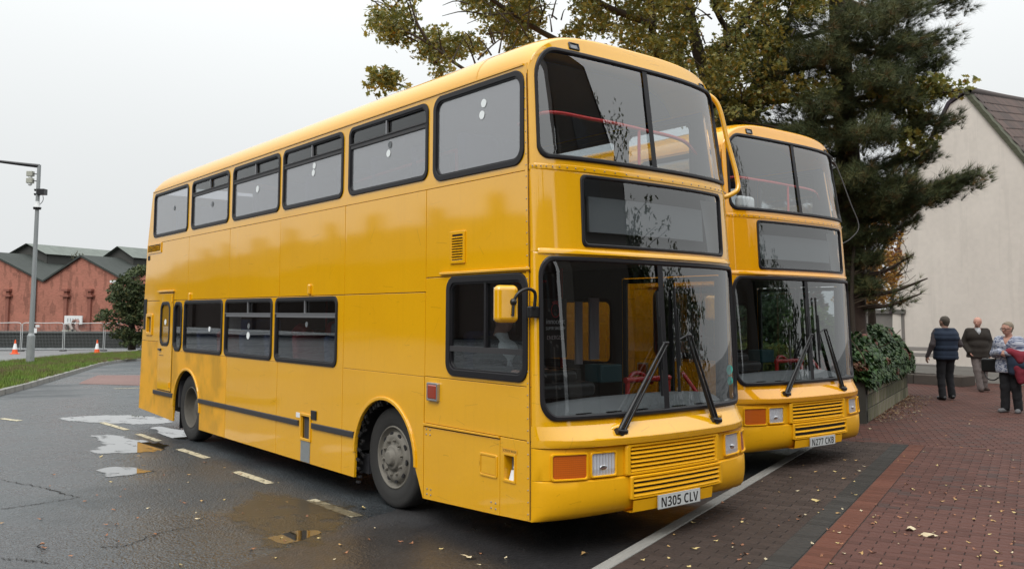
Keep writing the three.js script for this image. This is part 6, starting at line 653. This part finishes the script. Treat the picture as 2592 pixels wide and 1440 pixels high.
// ------------------------------------------------------------------ what stands outside the frame and shows only as reflections: houses and trees across the car park, a stone church hall beyond the paving
{
  const wallM = std([0.045, 0.03, 0.024], 0.9, { map: rep(mottleT, 0.3) }), roofM = std([0.035, 0.03, 0.028], 0.9), win = std([0.02, 0.022, 0.025], 0.15), trim = std([0.22, 0.2, 0.18], 0.7);
  const proto = new THREE.Group(); part(proto, 'wall', uvBox(slab(poly([[-4.2, 0], [4.2, 0], [4.2, 5.2], [-4.2, 5.2]]), -8, 0)), wallM); part(proto, 'roof', loft([[V(-4.3, 5.1, 0.3), V(-4.3, 8.3, -4), V(-4.3, 5.1, -8.3)], [V(4.3, 5.1, 0.3), V(4.3, 8.3, -4), V(4.3, 5.1, -8.3)]], false), roofM); part(proto, 'chimney', box(1.2, 2.0, 0.7, 3.6, 8.6, -4), wallM); for (const [x, y] of [[-2, 1.5], [2, 1.5], [-2, 4], [2, 4]]) { const w = part(proto, 'window', box(1.4, 1.5, 0.06, x, y, 0.04), trim); for (const q of [-0.35, 0.35]) part(w, 'pane', box(0.6, 1.3, 0.05, x + q, y, 0.065), win); } part(proto, 'door', box(1, 2.1, 0.06, 0, 1.05, 0.04), trim);
  const names = ['nearest the camera end', 'second along the row', 'third along the row', 'fourth along the row', 'fifth along the row', 'sixth along the row', 'seventh along the row', 'eighth along the row', 'ninth along the row', 'tenth along the row', 'eleventh along the row', 'twelfth along the row', 'thirteenth along the row', 'last of the row'];
  for (let i = 0; i < 14; i++) { const h = i ? proto.clone() : proto; h.name = numbered('terraced_house'); h.position.set(4 - i * 9.9, 0, 44 + (i % 2) * 0.4); h.rotation.y = Math.PI; h.scale.set(1.2, 1.12 + 0.08 * hash(i, 1, 1), 1.2); scene.add(h); tag(h, 'brick terraced house facing the bus side across the car park, ' + names[i], 'house', 'terraced houses across the car park'); }
  for (let i = 0; i < 9; i++) { const c = V([-14, -36, -52, -70, -99, -112, -126, -142, 4][i], 0, 40 + 5 * hash(i, 3, 3)), hgt = [7, 9, 9.5, 10, 10.5, 9.5, 10, 9, 6][i], T = thing('car_park_tree', 'broad tree across the car park reflected in the bus side, ' + ['first', 'second', 'third', 'fourth', 'fifth', 'sixth', 'seventh', 'eighth', 'ninth'][i] + ' along', 'tree', c), out = []; part(T, 'trunk', limb([V(0, 0, 0), V(0.2, hgt * 0.4, 0), V(0, hgt * 0.75, 0)], 0.3, 0.1), bark); for (let k = 0; k < 46; k++) { const a = rr(0, 6.3), r = rr(0, 4.2); ball(V(r * Math.cos(a), hgt * rr(0.38, 0.93) - r * 0.35, r * Math.sin(a)), rr(0.7, 1.3), 26, out, 0.55, () => lin(0.025, 0.03, 0.008)); } copies('crown', starLeaf, leafMat(), out, null, T); }
  const c = thing('church_hall', 'dark stone church hall with steep gable facing the bus fronts', 'church', V(0, 0, 0)), stone = std([0.075, 0.068, 0.06], 0.95, { map: rep(mottleT, 0.4) }); const gw = slab(poly([[-3.3, 0], [3.3, 0], [3.3, 8.4], [0, 14.6], [-3.3, 8.4]]), -0.6, 0); gw.rotateY(-Math.PI / 2); gw.translate(11, 0, -7.5); part(c, 'wall', uvBox(gw), stone); part(c, 'wall', box(14, 8.4, 0.5, 18.05, 4.2, -10.5), stone); part(c, 'wall', box(14, 8.4, 0.5, 18.05, 4.2, -4.5), stone); part(c, 'roof', loft([[V(10.9, 8.2, -11.0), V(10.9, 14.7, -7.5), V(10.9, 8.2, -4.0)], [V(26, 8.2, -11.0), V(26, 14.7, -7.5), V(26, 8.2, -4.0)]], false), roofM); part(c, 'door', box(0.2, 3.2, 2.2, 10.95, 1.6, -7.5), bark); part(c, 'window', box(0.2, 3.4, 1.6, 10.98, 7.0, -7.5), win);
  for (let i = 0; i < 9; i++) { const p = V([14, 16.5, 20, 22, 26, 17, 13, 30, 24][i], 0, [-14, -18, -17, -23, -22, -24, -21, -28, -30][i]), hgt = [4.2, 4.6, 5.4, 5.6, 6.4, 5.4, 4.6, 7, 6.8][i], T = thing('church_tree', 'leafy tree beside the church hall seen only in reflections, ' + ['first', 'second', 'third', 'fourth', 'fifth', 'sixth', 'seventh', 'eighth', 'ninth'][i] + ' of its clump', 'tree', p), out = []; part(T, 'trunk', limb([V(0, 0, 0), V(0.2, hgt * 0.5, 0), V(0, hgt * 0.8, 0)], 0.2, 0.06), bark); for (let k = 0; k < 60; k++) { const a = rr(0, 6.3), r = rr(0, 2.6); ball(V(r * Math.cos(a), hgt * rr(0.1, 1) - r * 0.25, r * Math.sin(a)), rr(0.45, 0.9), 18, out, 0.3, () => lin(0.035, 0.05, 0.015)); } copies('crown', starLeaf, leafMat({ transmission: 0.2 }), out, null, T); }
  for (let i = 0; i < 5; i++) { const h = scene.getObjectByName('terraced_house').clone(); h.name = numbered('terraced_house'); h.position.set(24 + i * 0.6, 0, 1.5 + i * 8.6); h.rotation.y = -Math.PI / 2; h.scale.setScalar(0.98 + 0.01 * i); scene.add(h); tag(h, 'brick terraced house behind the photographer reflected in the windscreen corner, ' + ['first', 'second', 'third', 'fourth', 'fifth'][i] + ' from the church hall', 'house', 'terraced houses behind the photographer'); }
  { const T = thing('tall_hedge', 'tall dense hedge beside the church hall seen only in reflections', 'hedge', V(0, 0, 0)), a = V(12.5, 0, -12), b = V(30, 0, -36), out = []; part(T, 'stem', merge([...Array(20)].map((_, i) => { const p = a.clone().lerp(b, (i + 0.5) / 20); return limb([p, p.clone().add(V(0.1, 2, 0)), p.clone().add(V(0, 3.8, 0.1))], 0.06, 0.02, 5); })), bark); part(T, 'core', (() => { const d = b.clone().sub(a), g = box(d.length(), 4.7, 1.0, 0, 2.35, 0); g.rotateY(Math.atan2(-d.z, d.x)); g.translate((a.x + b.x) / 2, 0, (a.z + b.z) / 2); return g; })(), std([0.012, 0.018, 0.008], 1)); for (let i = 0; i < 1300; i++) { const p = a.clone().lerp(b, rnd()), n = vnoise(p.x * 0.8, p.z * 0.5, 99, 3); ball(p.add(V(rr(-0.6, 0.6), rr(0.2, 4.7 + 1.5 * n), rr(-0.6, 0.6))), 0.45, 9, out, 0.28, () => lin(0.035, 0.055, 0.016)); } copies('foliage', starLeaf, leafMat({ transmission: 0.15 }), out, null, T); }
  { const T = thing('slender_tree', 'slender sparse-leaved tree beside the church gable seen only in reflections', 'tree', V(12.6, 0, -12.4)), out = []; part(T, 'trunk', limb([V(0, 0, 0), V(0.1, 5, 0), V(0, 10.5, 0)], 0.09, 0.02), bark); for (let k = 0; k < 46; k++) { const y = rr(2.0, 10.5), a = rr(0, 6.3), l = rr(0.9, 3.4) * (1.15 - y / 14), e = V(l * Math.cos(a), y + l * 0.6, l * Math.sin(a)); part(T, 'limb', limb([V(0.05, y, 0), V(l * 0.5 * Math.cos(a), y + l * 0.4, l * 0.5 * Math.sin(a)), e], 0.025, 0.006, 6), bark); ball(e, 0.5, 16, out, 0.2, () => lin(0.06, 0.07, 0.02)); ball(e.clone().multiplyScalar(0.6).setY(y + l * 0.35), 0.35, 6, out, 0.2, () => lin(0.06, 0.07, 0.02)); } copies('crown', starLeaf, leafMat(), out, null, T); }
}

// ------------------------------------------------------------------ people: each body one skin drawn round a skeleton, clothes as shells over it
function nets(f, lo, hi, h) {                                         // surface of a distance field on a grid
  const nx = Math.ceil((hi.x - lo.x) / h) + 1, ny = Math.ceil((hi.y - lo.y) / h) + 1, nz = Math.ceil((hi.z - lo.z) / h) + 1, d = new Float32Array(nx * ny * nz), id = new Int32Array(nx * ny * nz).fill(-1), pos = [], idx = [], K = (i, j, k) => i + nx * (j + ny * k);
  for (let k = 0; k < nz; k++) for (let j = 0; j < ny; j++) for (let i = 0; i < nx; i++) d[K(i, j, k)] = f(lo.x + i * h, lo.y + j * h, lo.z + k * h);
  const C = []; for (let c = 0; c < 8; c++) C.push([c & 1, (c >> 1) & 1, c >> 2]);
  for (let k = 0; k < nz - 1; k++) for (let j = 0; j < ny - 1; j++) for (let i = 0; i < nx - 1; i++) {
    const v = C.map(([a, b, c]) => d[K(i + a, j + b, k + c)]); let m = 0; v.forEach((q, n) => { if (q < 0) m |= 1 << n; }); if (m === 0 || m === 255) continue;
    let x = 0, y = 0, z = 0, n = 0; for (let a = 0; a < 8; a++) for (const bit of [1, 2, 4]) { const b = a | bit; if (b === a) continue; if ((v[a] < 0) !== (v[b] < 0)) { const t = v[a] / (v[a] - v[b]); x += C[a][0] + t * (C[b][0] - C[a][0]); y += C[a][1] + t * (C[b][1] - C[a][1]); z += C[a][2] + t * (C[b][2] - C[a][2]); n++; } }
    id[K(i, j, k)] = pos.length / 3; pos.push(lo.x + (i + x / n) * h, lo.y + (j + y / n) * h, lo.z + (k + z / n) * h);
  }
  const quad = (a, b, c, e, flip) => { if (a < 0 || b < 0 || c < 0 || e < 0) return; flip ? idx.push(a, c, b, a, e, c) : idx.push(a, b, c, a, c, e); };
  for (let k = 1; k < nz - 1; k++) for (let j = 1; j < ny - 1; j++) for (let i = 1; i < nx - 1; i++) { const s = d[K(i, j, k)] < 0; if (s !== d[K(i + 1, j, k)] < 0) quad(id[K(i, j - 1, k - 1)], id[K(i, j, k - 1)], id[K(i, j, k)], id[K(i, j - 1, k)], !s); if (s !== d[K(i, j + 1, k)] < 0) quad(id[K(i - 1, j, k - 1)], id[K(i, j, k - 1)], id[K(i, j, k)], id[K(i - 1, j, k)], s); if (s !== d[K(i, j, k + 1)] < 0) quad(id[K(i - 1, j - 1, k)], id[K(i, j - 1, k)], id[K(i, j, k)], id[K(i - 1, j, k)], !s); }
  const g = new THREE.BufferGeometry(); g.setAttribute('position', new THREE.Float32BufferAttribute(pos, 3)); g.setIndex(idx); g.computeVertexNormals(); const uv = new Float32Array(pos.length / 3 * 2); for (let i = 0; i < pos.length / 3; i++) { uv[2 * i] = pos[3 * i] + pos[3 * i + 2]; uv[2 * i + 1] = pos[3 * i + 1]; } g.setAttribute('uv', new THREE.BufferAttribute(uv, 2)); return g;
}
function skin(bones, k = 0.03, h = 0.011, extra) {
  const lo = V(9, 9, 9), hi = V(-9, -9, -9); for (const [a, b, r, s] of bones) { const m = Math.max(r, s) + 0.05; for (const p of [a, b]) { lo.min(p.clone().subScalar(m)); hi.max(p.clone().addScalar(m)); } }
  const B = bones.map(([a, b, r, s]) => { const x = b.x - a.x, y = b.y - a.y, z = b.z - a.z; return [a.x, a.y, a.z, x, y, z, 1 / Math.max(1e-8, x * x + y * y + z * z), r, s - r]; });
  return nets((x, y, z) => { let d = 9; for (const q of B) { const px = x - q[0], py = y - q[1], pz = z - q[2], t = Math.max(0, Math.min(1, (px * q[3] + py * q[4] + pz * q[5]) * q[6])), ax = px - t * q[3], ay = py - t * q[4], az = pz - t * q[5], e = Math.sqrt(ax * ax + ay * ay + az * az) - q[7] - t * q[8]; if (e > d + 0.15) continue; const w = Math.max(0, k - Math.abs(d - e)) / k; d = Math.min(d, e) - w * w * k * 0.25; } return extra ? extra(d, x, y, z) : d; }, lo, hi, h);
}
const skinTone = (r, g, b) => phy([r, g, b], 0.55, { sheen: 0.1 });
function handBones(w, dir, palmN, curl, mirror) {                     // wrist, direction of the hand, side the palm faces
  const d = dir.clone().normalize(), n = palmN.clone().addScaledVector(d, -palmN.dot(d)).normalize(), s = d.clone().cross(n).multiplyScalar(mirror), B = [], P = (a, b, c) => w.clone().addScaledVector(d, a).addScaledVector(s, b).addScaledVector(n, c);
  B.push([P(-0.02, 0, 0), P(0.05, 0.018, 0), 0.024, 0.018], [P(-0.02, 0, 0), P(0.05, -0.018, 0), 0.024, 0.018]);
  [[0.029, 0.068], [0.010, 0.076], [-0.010, 0.072], [-0.028, 0.056]].forEach(([o, L], i) => { const a = P(0.065, o, 0), c1 = curl * 0.6, c2 = curl * 1.3, b = P(0.065 + L * 0.45 * Math.cos(c1), o * 1.08, L * 0.45 * Math.sin(c1)), e = b.clone().addScaledVector(d, L * 0.55 * Math.cos(c2)).addScaledVector(n, L * 0.55 * Math.sin(c2)); B.push([a, b, 0.0098, 0.009], [b, e, 0.009, 0.007]); });
  const t0 = P(0.01, 0.026, 0.006), t1 = P(0.042, 0.05, 0.02), t2 = P(0.068, 0.048, 0.034); B.push([t0, t1, 0.014, 0.011], [t1, t2, 0.011, 0.008]); return B;
}
function person(label, pos, yaw, o) {
  const T = thing('person', label, 'person', pos); T.rotation.y = yaw; T.scale.setScalar(o.scale ?? 1);
  const J = o.J, hw = o.hw ?? 0.19, b = o.bulk ?? 1, sk = o.skin, mid = (a, c, t) => a.clone().lerp(c, t);
  const hd = J.head, f = J.face.clone().normalize(), up = V(0, 1, 0), sd = up.clone().cross(f).normalize(), hp = (x, y, z) => hd.clone().addScaledVector(sd, x).addScaledVector(up, y).addScaledVector(f, z);
  const head = [[hp(0, 0.035, -0.02), hp(0, 0.03, 0.01), 0.088, 0.084], [hp(0, -0.04, 0.015), hp(0, -0.065, 0.045), 0.064, 0.04], [hp(0, 0.0, 0.088), hp(0, -0.02, 0.104), 0.012, 0.015], [hp(0.078, 0.0, -0.005), hp(0.078, -0.025, -0.005), 0.014, 0.01], [hp(-0.078, 0.0, -0.005), hp(-0.078, -0.025, -0.005), 0.014, 0.01], [hp(-0.03, 0.022, 0.078), hp(0.03, 0.022, 0.078), 0.013, 0.013], [hp(-0.018, -0.052, 0.078), hp(0.018, -0.052, 0.078), 0.009, 0.009], [hp(0.035, -0.02, 0.06), hp(0.035, -0.02, 0.06), 0.024, 0.024], [hp(-0.035, -0.02, 0.06), hp(-0.035, -0.02, 0.06), 0.024, 0.024]];
  const neck = [[J.neck, hp(0, -0.06, -0.02), 0.062, 0.056]];
  const torso = (r) => [[V(-0.085, J.hipY, J.hz ?? 0), V(0.085, J.hipY, J.hz ?? 0), 0.115 * b + r, 0.115 * b + r], [V(-0.06 * b, J.hipY + 0.16, (J.hz ?? 0) + 0.01), V(0.06 * b, J.hipY + 0.16, (J.hz ?? 0) + 0.01), 0.115 * b + r, 0.115 * b + r], [V(-0.085 * b, J.hipY + 0.36, (J.hz ?? 0) * 0.5), V(0.085 * b, J.hipY + 0.36, (J.hz ?? 0) * 0.5), 0.12 * b + r, 0.12 * b + r], [mid(J.sL, J.sR, 0.2), mid(J.sL, J.sR, 0.8), 0.075 + r, 0.075 + r]];
  const arm = (s, e, w, r, q) => [[s, e, 0.052 + r, 0.042 + r], [e, w, 0.042 + r, q ?? 0.03 + r]], leg = (h, k, a, r, q) => [[h, k, 0.085 + r, 0.058 + r], [k, a, 0.058 + r, q ?? 0.042 + r]];
  const foot = (a, d, r) => [[a.clone().add(V(0, -0.035, 0)).addScaledVector(d, -0.05), a.clone().add(V(0, -0.05, 0)).addScaledVector(d, 0.15), 0.042 + r, 0.034 + r]];
  const body = skin([...head, ...neck, ...torso(-0.012), ...arm(J.sL, J.eL, J.wL, -0.008), ...arm(J.sR, J.eR, J.wR, -0.008), ...leg(J.hL, J.kL, J.aL, -0.012), ...leg(J.hR, J.kR, J.aR, -0.012)], 0.03, 0.0105);
  const hands = [skin(handBones(J.wL, J.dL, J.pL, J.curl ?? 0.5, 1), 0.012, 0.0045), skin(handBones(J.wR, J.dR, J.pR, J.curl ?? 0.5, -1), 0.012, 0.0045)];
  part(T, 'body', merge([body, ...hands]), sk);
  part(T, 'eyes', merge([-0.031, 0.031].map((x) => { const s = new THREE.SphereGeometry(0.009, 8, 6), p = hp(x, 0.004, 0.083); s.translate(p.x, p.y, p.z); return s; })), M.black);
  if (o.hair) part(T, 'hair', skin([[hp(0, 0.045, -0.03), hp(0, 0.045, 0.0), 0.093, 0.088], [hp(0, 0.0, -0.045), hp(0, -0.03, -0.045), 0.078, 0.066]], 0.02, 0.009, (d, x, y, z) => { const p = V(x, y, z).sub(hd), a = p.dot(f), e = p.y; const n = 0.006 * (vnoise(x * 60, y * 60 + z * 50, 999, 3) - 0.5); return Math.max(d + n, o.hair.bald ? e - 0.02 : -9, Math.min(a - 0.03, 1) > 0 && e < 0.07 ? (a - 0.03) * 0.9 : -9, a - (e > 0.03 ? 0.062 : 0.01)); }), o.hair.m);
  part(T, 'top', skin([...torso(o.topR ?? 0.02), ...arm(J.sL, J.eL, mid(J.eL, J.wL, 0.97), o.slR ?? 0.014), ...arm(J.sR, J.eR, mid(J.eR, J.wR, 0.97), o.slR ?? 0.014), [J.neck.clone().add(V(0, -0.03, 0)), J.neck.clone().add(V(0, 0.0, 0)), 0.07, 0.068], ...(o.skirt ?? [])], 0.035, 0.011, (d, x, y, z) => { let e = d + 0.008 * (vnoise(x * 14 + 5, y * 9 + z * 12, 999, 5) - 0.5); if (o.vneck) { const q = (y - (J.neck.y - 0.16)) * 0.55 - Math.abs(x) ; if (z > 0 && q > 0) e = Math.max(e, q); } return Math.max(e, (o.hem ?? J.hipY - 0.1) - y, y - (J.neck.y + 0.015)); }), o.top);
  part(T, 'trousers', skin([[V(-0.085, J.hipY - 0.02, J.hz ?? 0), V(0.085, J.hipY - 0.02, J.hz ?? 0), 0.12 * b, 0.12 * b], ...leg(J.hL, J.kL, J.aL, o.trR ?? 0.016, 0.075), ...leg(J.hR, J.kR, J.aR, o.trR ?? 0.016, 0.075)], 0.03, 0.011, (d, x, y, z) => Math.max(d + 0.012 * (vnoise(x * 12 + 9, y * 16 + z * 8, 999, 6) - 0.5), y - J.hipY - 0.1, Math.min(J.aL.y, J.aR.y) - 0.045 - y)), o.trousers);
  part(T, 'shoe', skin(foot(J.aL, J.fL, 0.006), 0.02, 0.008, (d, x, y) => Math.max(d, J.aL.y - 0.078 - y)), o.shoe ?? M.black); part(T, 'shoe', skin(foot(J.aR, J.fR, 0.006), 0.02, 0.008, (d, x, y) => Math.max(d, J.aR.y - 0.078 - y)), o.shoe ?? M.black);
  for (const [n, bones, m, ex, k] of o.more ?? []) part(T, n, skin(bones, k ?? 0.03, 0.01, ex), m);
  return T;
}
const cloth = (r, g, b, k = 0.9) => std([r, g, b], k, { map: rep(mottleT, 3), bumpMap: rep(grainT, 10), bumpScale: 0.002 });
const yawTo = (d) => Math.atan2(d.x, d.z);
const navy = cloth(0.016, 0.028, 0.055), black = cloth(0.010, 0.010, 0.013), brownJ = cloth(0.028, 0.022, 0.018), taupe = cloth(0.15, 0.125, 0.12), greyArm = cloth(0.06, 0.048, 0.052), shirt = cloth(0.5, 0.52, 0.55);
{ // man in a gilet, walking away
  const J = { head: V(0.0, 1.655, 0.02), face: V(0.45, -0.05, 1), neck: V(0, 1.50, -0.01), hipY: 0.96, sL: V(0.2, 1.44, 0), sR: V(-0.2, 1.44, 0), eL: V(0.32, 1.17, -0.07), wL: V(0.40, 0.92, 0.0), eR: V(-0.29, 1.18, -0.05), wR: V(-0.24, 1.14, 0.20), dL: V(0.2, -1, 0.05), pL: V(-1, 0, 0), dR: V(0.3, 0.2, 1), pR: V(0, -1, 0), hL: V(0.09, 0.93, 0), kL: V(0.11, 0.50, 0.03), aL: V(0.12, 0.085, -0.05), hR: V(-0.09, 0.93, 0), kR: V(-0.10, 0.51, 0.08), aR: V(-0.11, 0.10, 0.02), fL: V(0.15, 0, 1).normalize(), fR: V(-0.15, 0, 1).normalize() };
  const t = []; person('man in navy padded gilet walking away, leftmost of three people', G(2385, 1006, HP), yawTo(V(FWD.x - 0.25 * 0, 0, FWD.z)), { J, bulk: 1.18, skin: skinTone(0.34, 0.19, 0.14), hair: { m: cloth(0.10, 0.085, 0.07) }, top: greyArm, topR: 0.012, trousers: black, trR: 0.022, scale: 1.0,
    more: [['gilet', [[V(-0.10, 0.93, 0), V(0.10, 0.93, 0), 0.155, 0.155], [V(-0.09, 1.12, 0.01), V(0.09, 1.12, 0.01), 0.17, 0.17], [V(-0.11, 1.33, 0), V(0.11, 1.33, 0), 0.175, 0.175], [V(-0.14, 1.43, 0), V(0.14, 1.43, 0), 0.105, 0.105], [V(0, 1.47, 0), V(0, 1.52, -0.01), 0.085, 0.08]], navy, (d, x, y) => Math.max(d - 0.011 * Math.abs(Math.sin((y - 0.84) * Math.PI / 0.105)), 0.86 - y, y - 1.535), 0.05]] });
}
{ // bald man coming towards the bus
  const J = { head: V(0.0, 1.64, 0.05), face: V(-0.55, -0.12, 1), neck: V(0, 1.49, 0.0), hipY: 0.95, sL: V(0.2, 1.42, 0), sR: V(-0.2, 1.42, 0), eL: V(0.29, 1.15, -0.04), wL: V(0.26, 0.92, 0.10), eR: V(-0.30, 1.15, -0.06), wR: V(-0.22, 0.93, 0.10), dL: V(-0.1, -1, 0.2), pL: V(-1, 0, 0), dR: V(0.35, -0.9, 0.2), pR: V(1, 0, 0), hL: V(0.09, 0.92, 0), kL: V(0.10, 0.50, 0.10), aL: V(0.10, 0.10, 0.02), hR: V(-0.09, 0.92, 0), kR: V(-0.07, 0.49, 0.10), aR: V(-0.02, 0.085, 0.16), fL: V(0.3, 0, 1).normalize(), fR: V(-0.1, 0, 1).normalize() };
  person('bald man in dark brown jacket and taupe trousers, middle of three people', G(2466, 984, HP), yawTo(V(0.66, 0, 0.78)), { J, bulk: 1.12, skin: skinTone(0.48, 0.25, 0.19), hair: { m: cloth(0.22, 0.19, 0.17), bald: true }, top: brownJ, topR: 0.038, slR: 0.03, hem: 0.80, vneck: true, trousers: taupe, trR: 0.018, shoe: cloth(0.05, 0.03, 0.025), skirt: [[V(-0.1, 0.82, 0), V(0.1, 0.82, 0), 0.16, 0.16]], more: [['shirt', [[V(0, 1.39, 0.06), V(0, 1.40, 0.06), 0.074, 0.074], [V(0, 1.46, 0.03), V(0, 1.485, 0.02), 0.065, 0.063]], shirt]] });
}
{ // woman with a jacket over her arm and a black bag
  const J = { head: V(0.0, 1.555, 0.06), face: V(-0.3, -0.12, 1), neck: V(0, 1.405, 0.0), hipY: 0.90, sL: V(0.185, 1.335, 0), sR: V(-0.185, 1.335, 0), eL: V(0.27, 1.09, 0.02), wL: V(0.07, 1.11, 0.25), eR: V(-0.27, 1.08, 0.02), wR: V(-0.05, 1.12, 0.25), dL: V(-1, 0.05, 0.35), pL: V(0, -0.4, -1), dR: V(1, 0.05, 0.4), pR: V(0, -0.4, -1), curl: 0.9, hL: V(0.085, 0.87, 0), kL: V(0.10, 0.47, 0.02), aL: V(0.11, 0.085, -0.02), hR: V(-0.085, 0.87, 0), kR: V(-0.09, 0.47, 0.03), aR: V(-0.10, 0.085, 0.03), fL: V(0.25, 0, 1).normalize(), fR: V(-0.25, 0, 1).normalize() };
  const knit = std([1, 1, 1], 0.95, { map: tex(256, (u, v) => { const s = vnoise(u * 18, v * 90, 90, 31) * 0.6 + vnoise(u * 40, v * 60, 60, 33) * 0.4; return s > 0.5 ? [0.44, 0.46, 0.52] : [0.10, 0.12, 0.20]; }, false, 1.4) });
  const pos = G(2548, 1038, HP), w = yawTo(V(-0.05, 0, 1)); 
  const W = person('grey-haired woman in glasses and marled blue top, rightmost of three people', pos, w, { J, bulk: 1.22, skin: skinTone(0.45, 0.24, 0.18), hair: { m: cloth(0.24, 0.20, 0.15) }, top: knit, topR: 0.022, slR: 0.03, hem: 0.74, vneck: true, skirt: [[V(-0.09, 0.80, 0.01), V(0.09, 0.80, 0.01), 0.165, 0.165]], trousers: black, trR: 0.03, shoe: cloth(0.16, 0.16, 0.17) });
  const hd = J.head, f = J.face.clone().normalize(), sd = V(0, 1, 0).cross(f).normalize(), hp = (x, y, z) => hd.clone().addScaledVector(sd, x).add(V(0, y, 0)).addScaledVector(f, z);
  part(W, 'glasses', merge([...[-0.034, 0.034].map((x) => { const t = new THREE.TorusGeometry(0.026, 0.004, 6, 20); t.lookAt(f); const p = hp(x, 0.004, 0.102); t.translate(p.x, p.y, p.z); return t; }), rod(hp(-0.06, 0.008, 0.098), hp(-0.088, 0.01, 0.0), 0.004), rod(hp(0.06, 0.008, 0.098), hp(0.088, 0.01, 0.0), 0.004), rod(hp(-0.01, 0.006, 0.104), hp(0.01, 0.006, 0.104), 0.004)]), M.black);
  const toW = (p) => p.applyAxisAngle(V(0, 1, 0), w).add(pos);
  const jk = thing('folded_jacket', 'red and navy jacket hanging over the woman\'s forearm', 'jacket', pos); jk.rotation.y = w; const fold = (x, y, z) => 0.02 * (vnoise(x * 16, y * 12 + z * 9, 999, 12) - 0.5);
  part(jk, 'red_panel', skin([[V(0.10, 1.13, 0.22), V(0.30, 1.06, 0.08), 0.07, 0.085], [V(0.24, 1.05, 0.16), V(0.26, 0.97, 0.17), 0.07, 0.06]], 0.05, 0.012, (d, x, y, z) => d + fold(x, y, z)), cloth(0.20, 0.014, 0.03)); part(jk, 'red_panel', skin([[V(0.20, 0.84, 0.17), V(0.24, 0.60, 0.15), 0.075, 0.06], [V(0.30, 0.9, 0.12), V(0.31, 0.64, 0.1), 0.06, 0.07]], 0.05, 0.012, (d, x, y, z) => d + fold(x, y, z)), cloth(0.19, 0.014, 0.03)); part(jk, 'navy_panel', skin([[V(0.1, 1.06, 0.16), V(0.12, 0.78, 0.17), 0.085, 0.085], [V(0.15, 0.92, 0.16), V(0.30, 0.88, 0.13), 0.085, 0.07], [V(0.3, 0.95, 0.08), V(0.31, 0.6, 0.08), 0.08, 0.06]], 0.05, 0.012, (d, x, y, z) => d + fold(x, y, z)), navy);
  const bg = thing('shoulder_bag', 'black shoulder bag hanging at the woman\'s side', 'bag', pos); bg.rotation.y = w; part(bg, 'bag_body', box(0.34, 0.26, 0.14, -0.34, 0.86, 0.0, 0.04), M.black); part(bg, 'strap', tube([V(-0.21, 0.95, 0.06), V(-0.27, 1.1, 0.05), V(-0.27, 1.1, -0.02), V(-0.47, 0.95, 0.02)], 0.012, 24, 6), M.black); part(bg, 'hanging_strap', tube([V(-0.48, 0.77, 0.02), V(-0.42, 0.62, 0.03), V(-0.30, 0.58, 0.04), V(-0.2, 0.64, 0.03)], 0.012, 24, 6), M.black);
}
// the two drivers, seated
function driver(label, bus, o) {
  const J = { head: V(0.0, 1.30, 0.05), face: o.face, neck: V(0, 1.145, 0.0), hipY: 0.60, hz: -0.02, sL: V(0.2, 1.08, 0), sR: V(-0.2, 1.08, 0), eL: V(0.28, 0.84, 0.12), wL: V(0.18, 0.86, 0.38), eR: V(-0.28, 0.84, 0.12), wR: V(-0.18, 0.86, 0.38), dL: V(-0.3, 0.1, 1), pL: V(0, -1, 0), dR: V(0.3, 0.1, 1), pR: V(0, -1, 0), curl: 1.1, hL: V(0.1, 0.58, 0.02), kL: V(0.14, 0.58, 0.42), aL: V(0.14, 0.14, 0.5), hR: V(-0.1, 0.58, 0.02), kR: V(-0.14, 0.58, 0.42), aR: V(-0.14, 0.14, 0.5), fL: V(0, 0, 1), fR: V(0, 0, 1) };
  const p = V(-1.04, 0.51, -0.50).applyAxisAngle(V(0, 1, 0), bus.rotation.y).add(bus.position), T = person(label, p, Math.PI / 2 + bus.rotation.y, { J, bulk: 1.1, skin: skinTone(0.40, 0.22, 0.17), hair: { m: cloth(0.06, 0.05, 0.04) }, top: o.top, topR: 0.03, slR: 0.02, hem: 0.5, vneck: o.v, trousers: black, more: o.v ? [['shirt', [[V(-0.035, 1.04, 0.09), V(0.035, 1.04, 0.09), 0.082, 0.082], [V(0, 1.10, 0.03), V(0, 1.15, 0.02), 0.07, 0.068], [V(0, 0.93, 0.10), V(0, 1.02, 0.10), 0.055, 0.075]], cloth(0.7, 0.72, 0.74)], ['tie', [[V(0, 1.08, 0.105), V(0, 0.8, 0.185), 0.014, 0.022]], cloth(0.2, 0.21, 0.24), undefined, 0.01]] : [] });
  return T;
}
driver('driver in dark jacket with white shirt collar, seated in the nearer bus', bus1, { face: V(0.1, 0, 1), top: black, v: true });
driver('driver in pale grey shirt, seated in the farther bus', bus2, { face: V(0.3, -0.1, 1), top: cloth(0.32, 0.34, 0.38), v: false });
renderer.render(scene, camera);
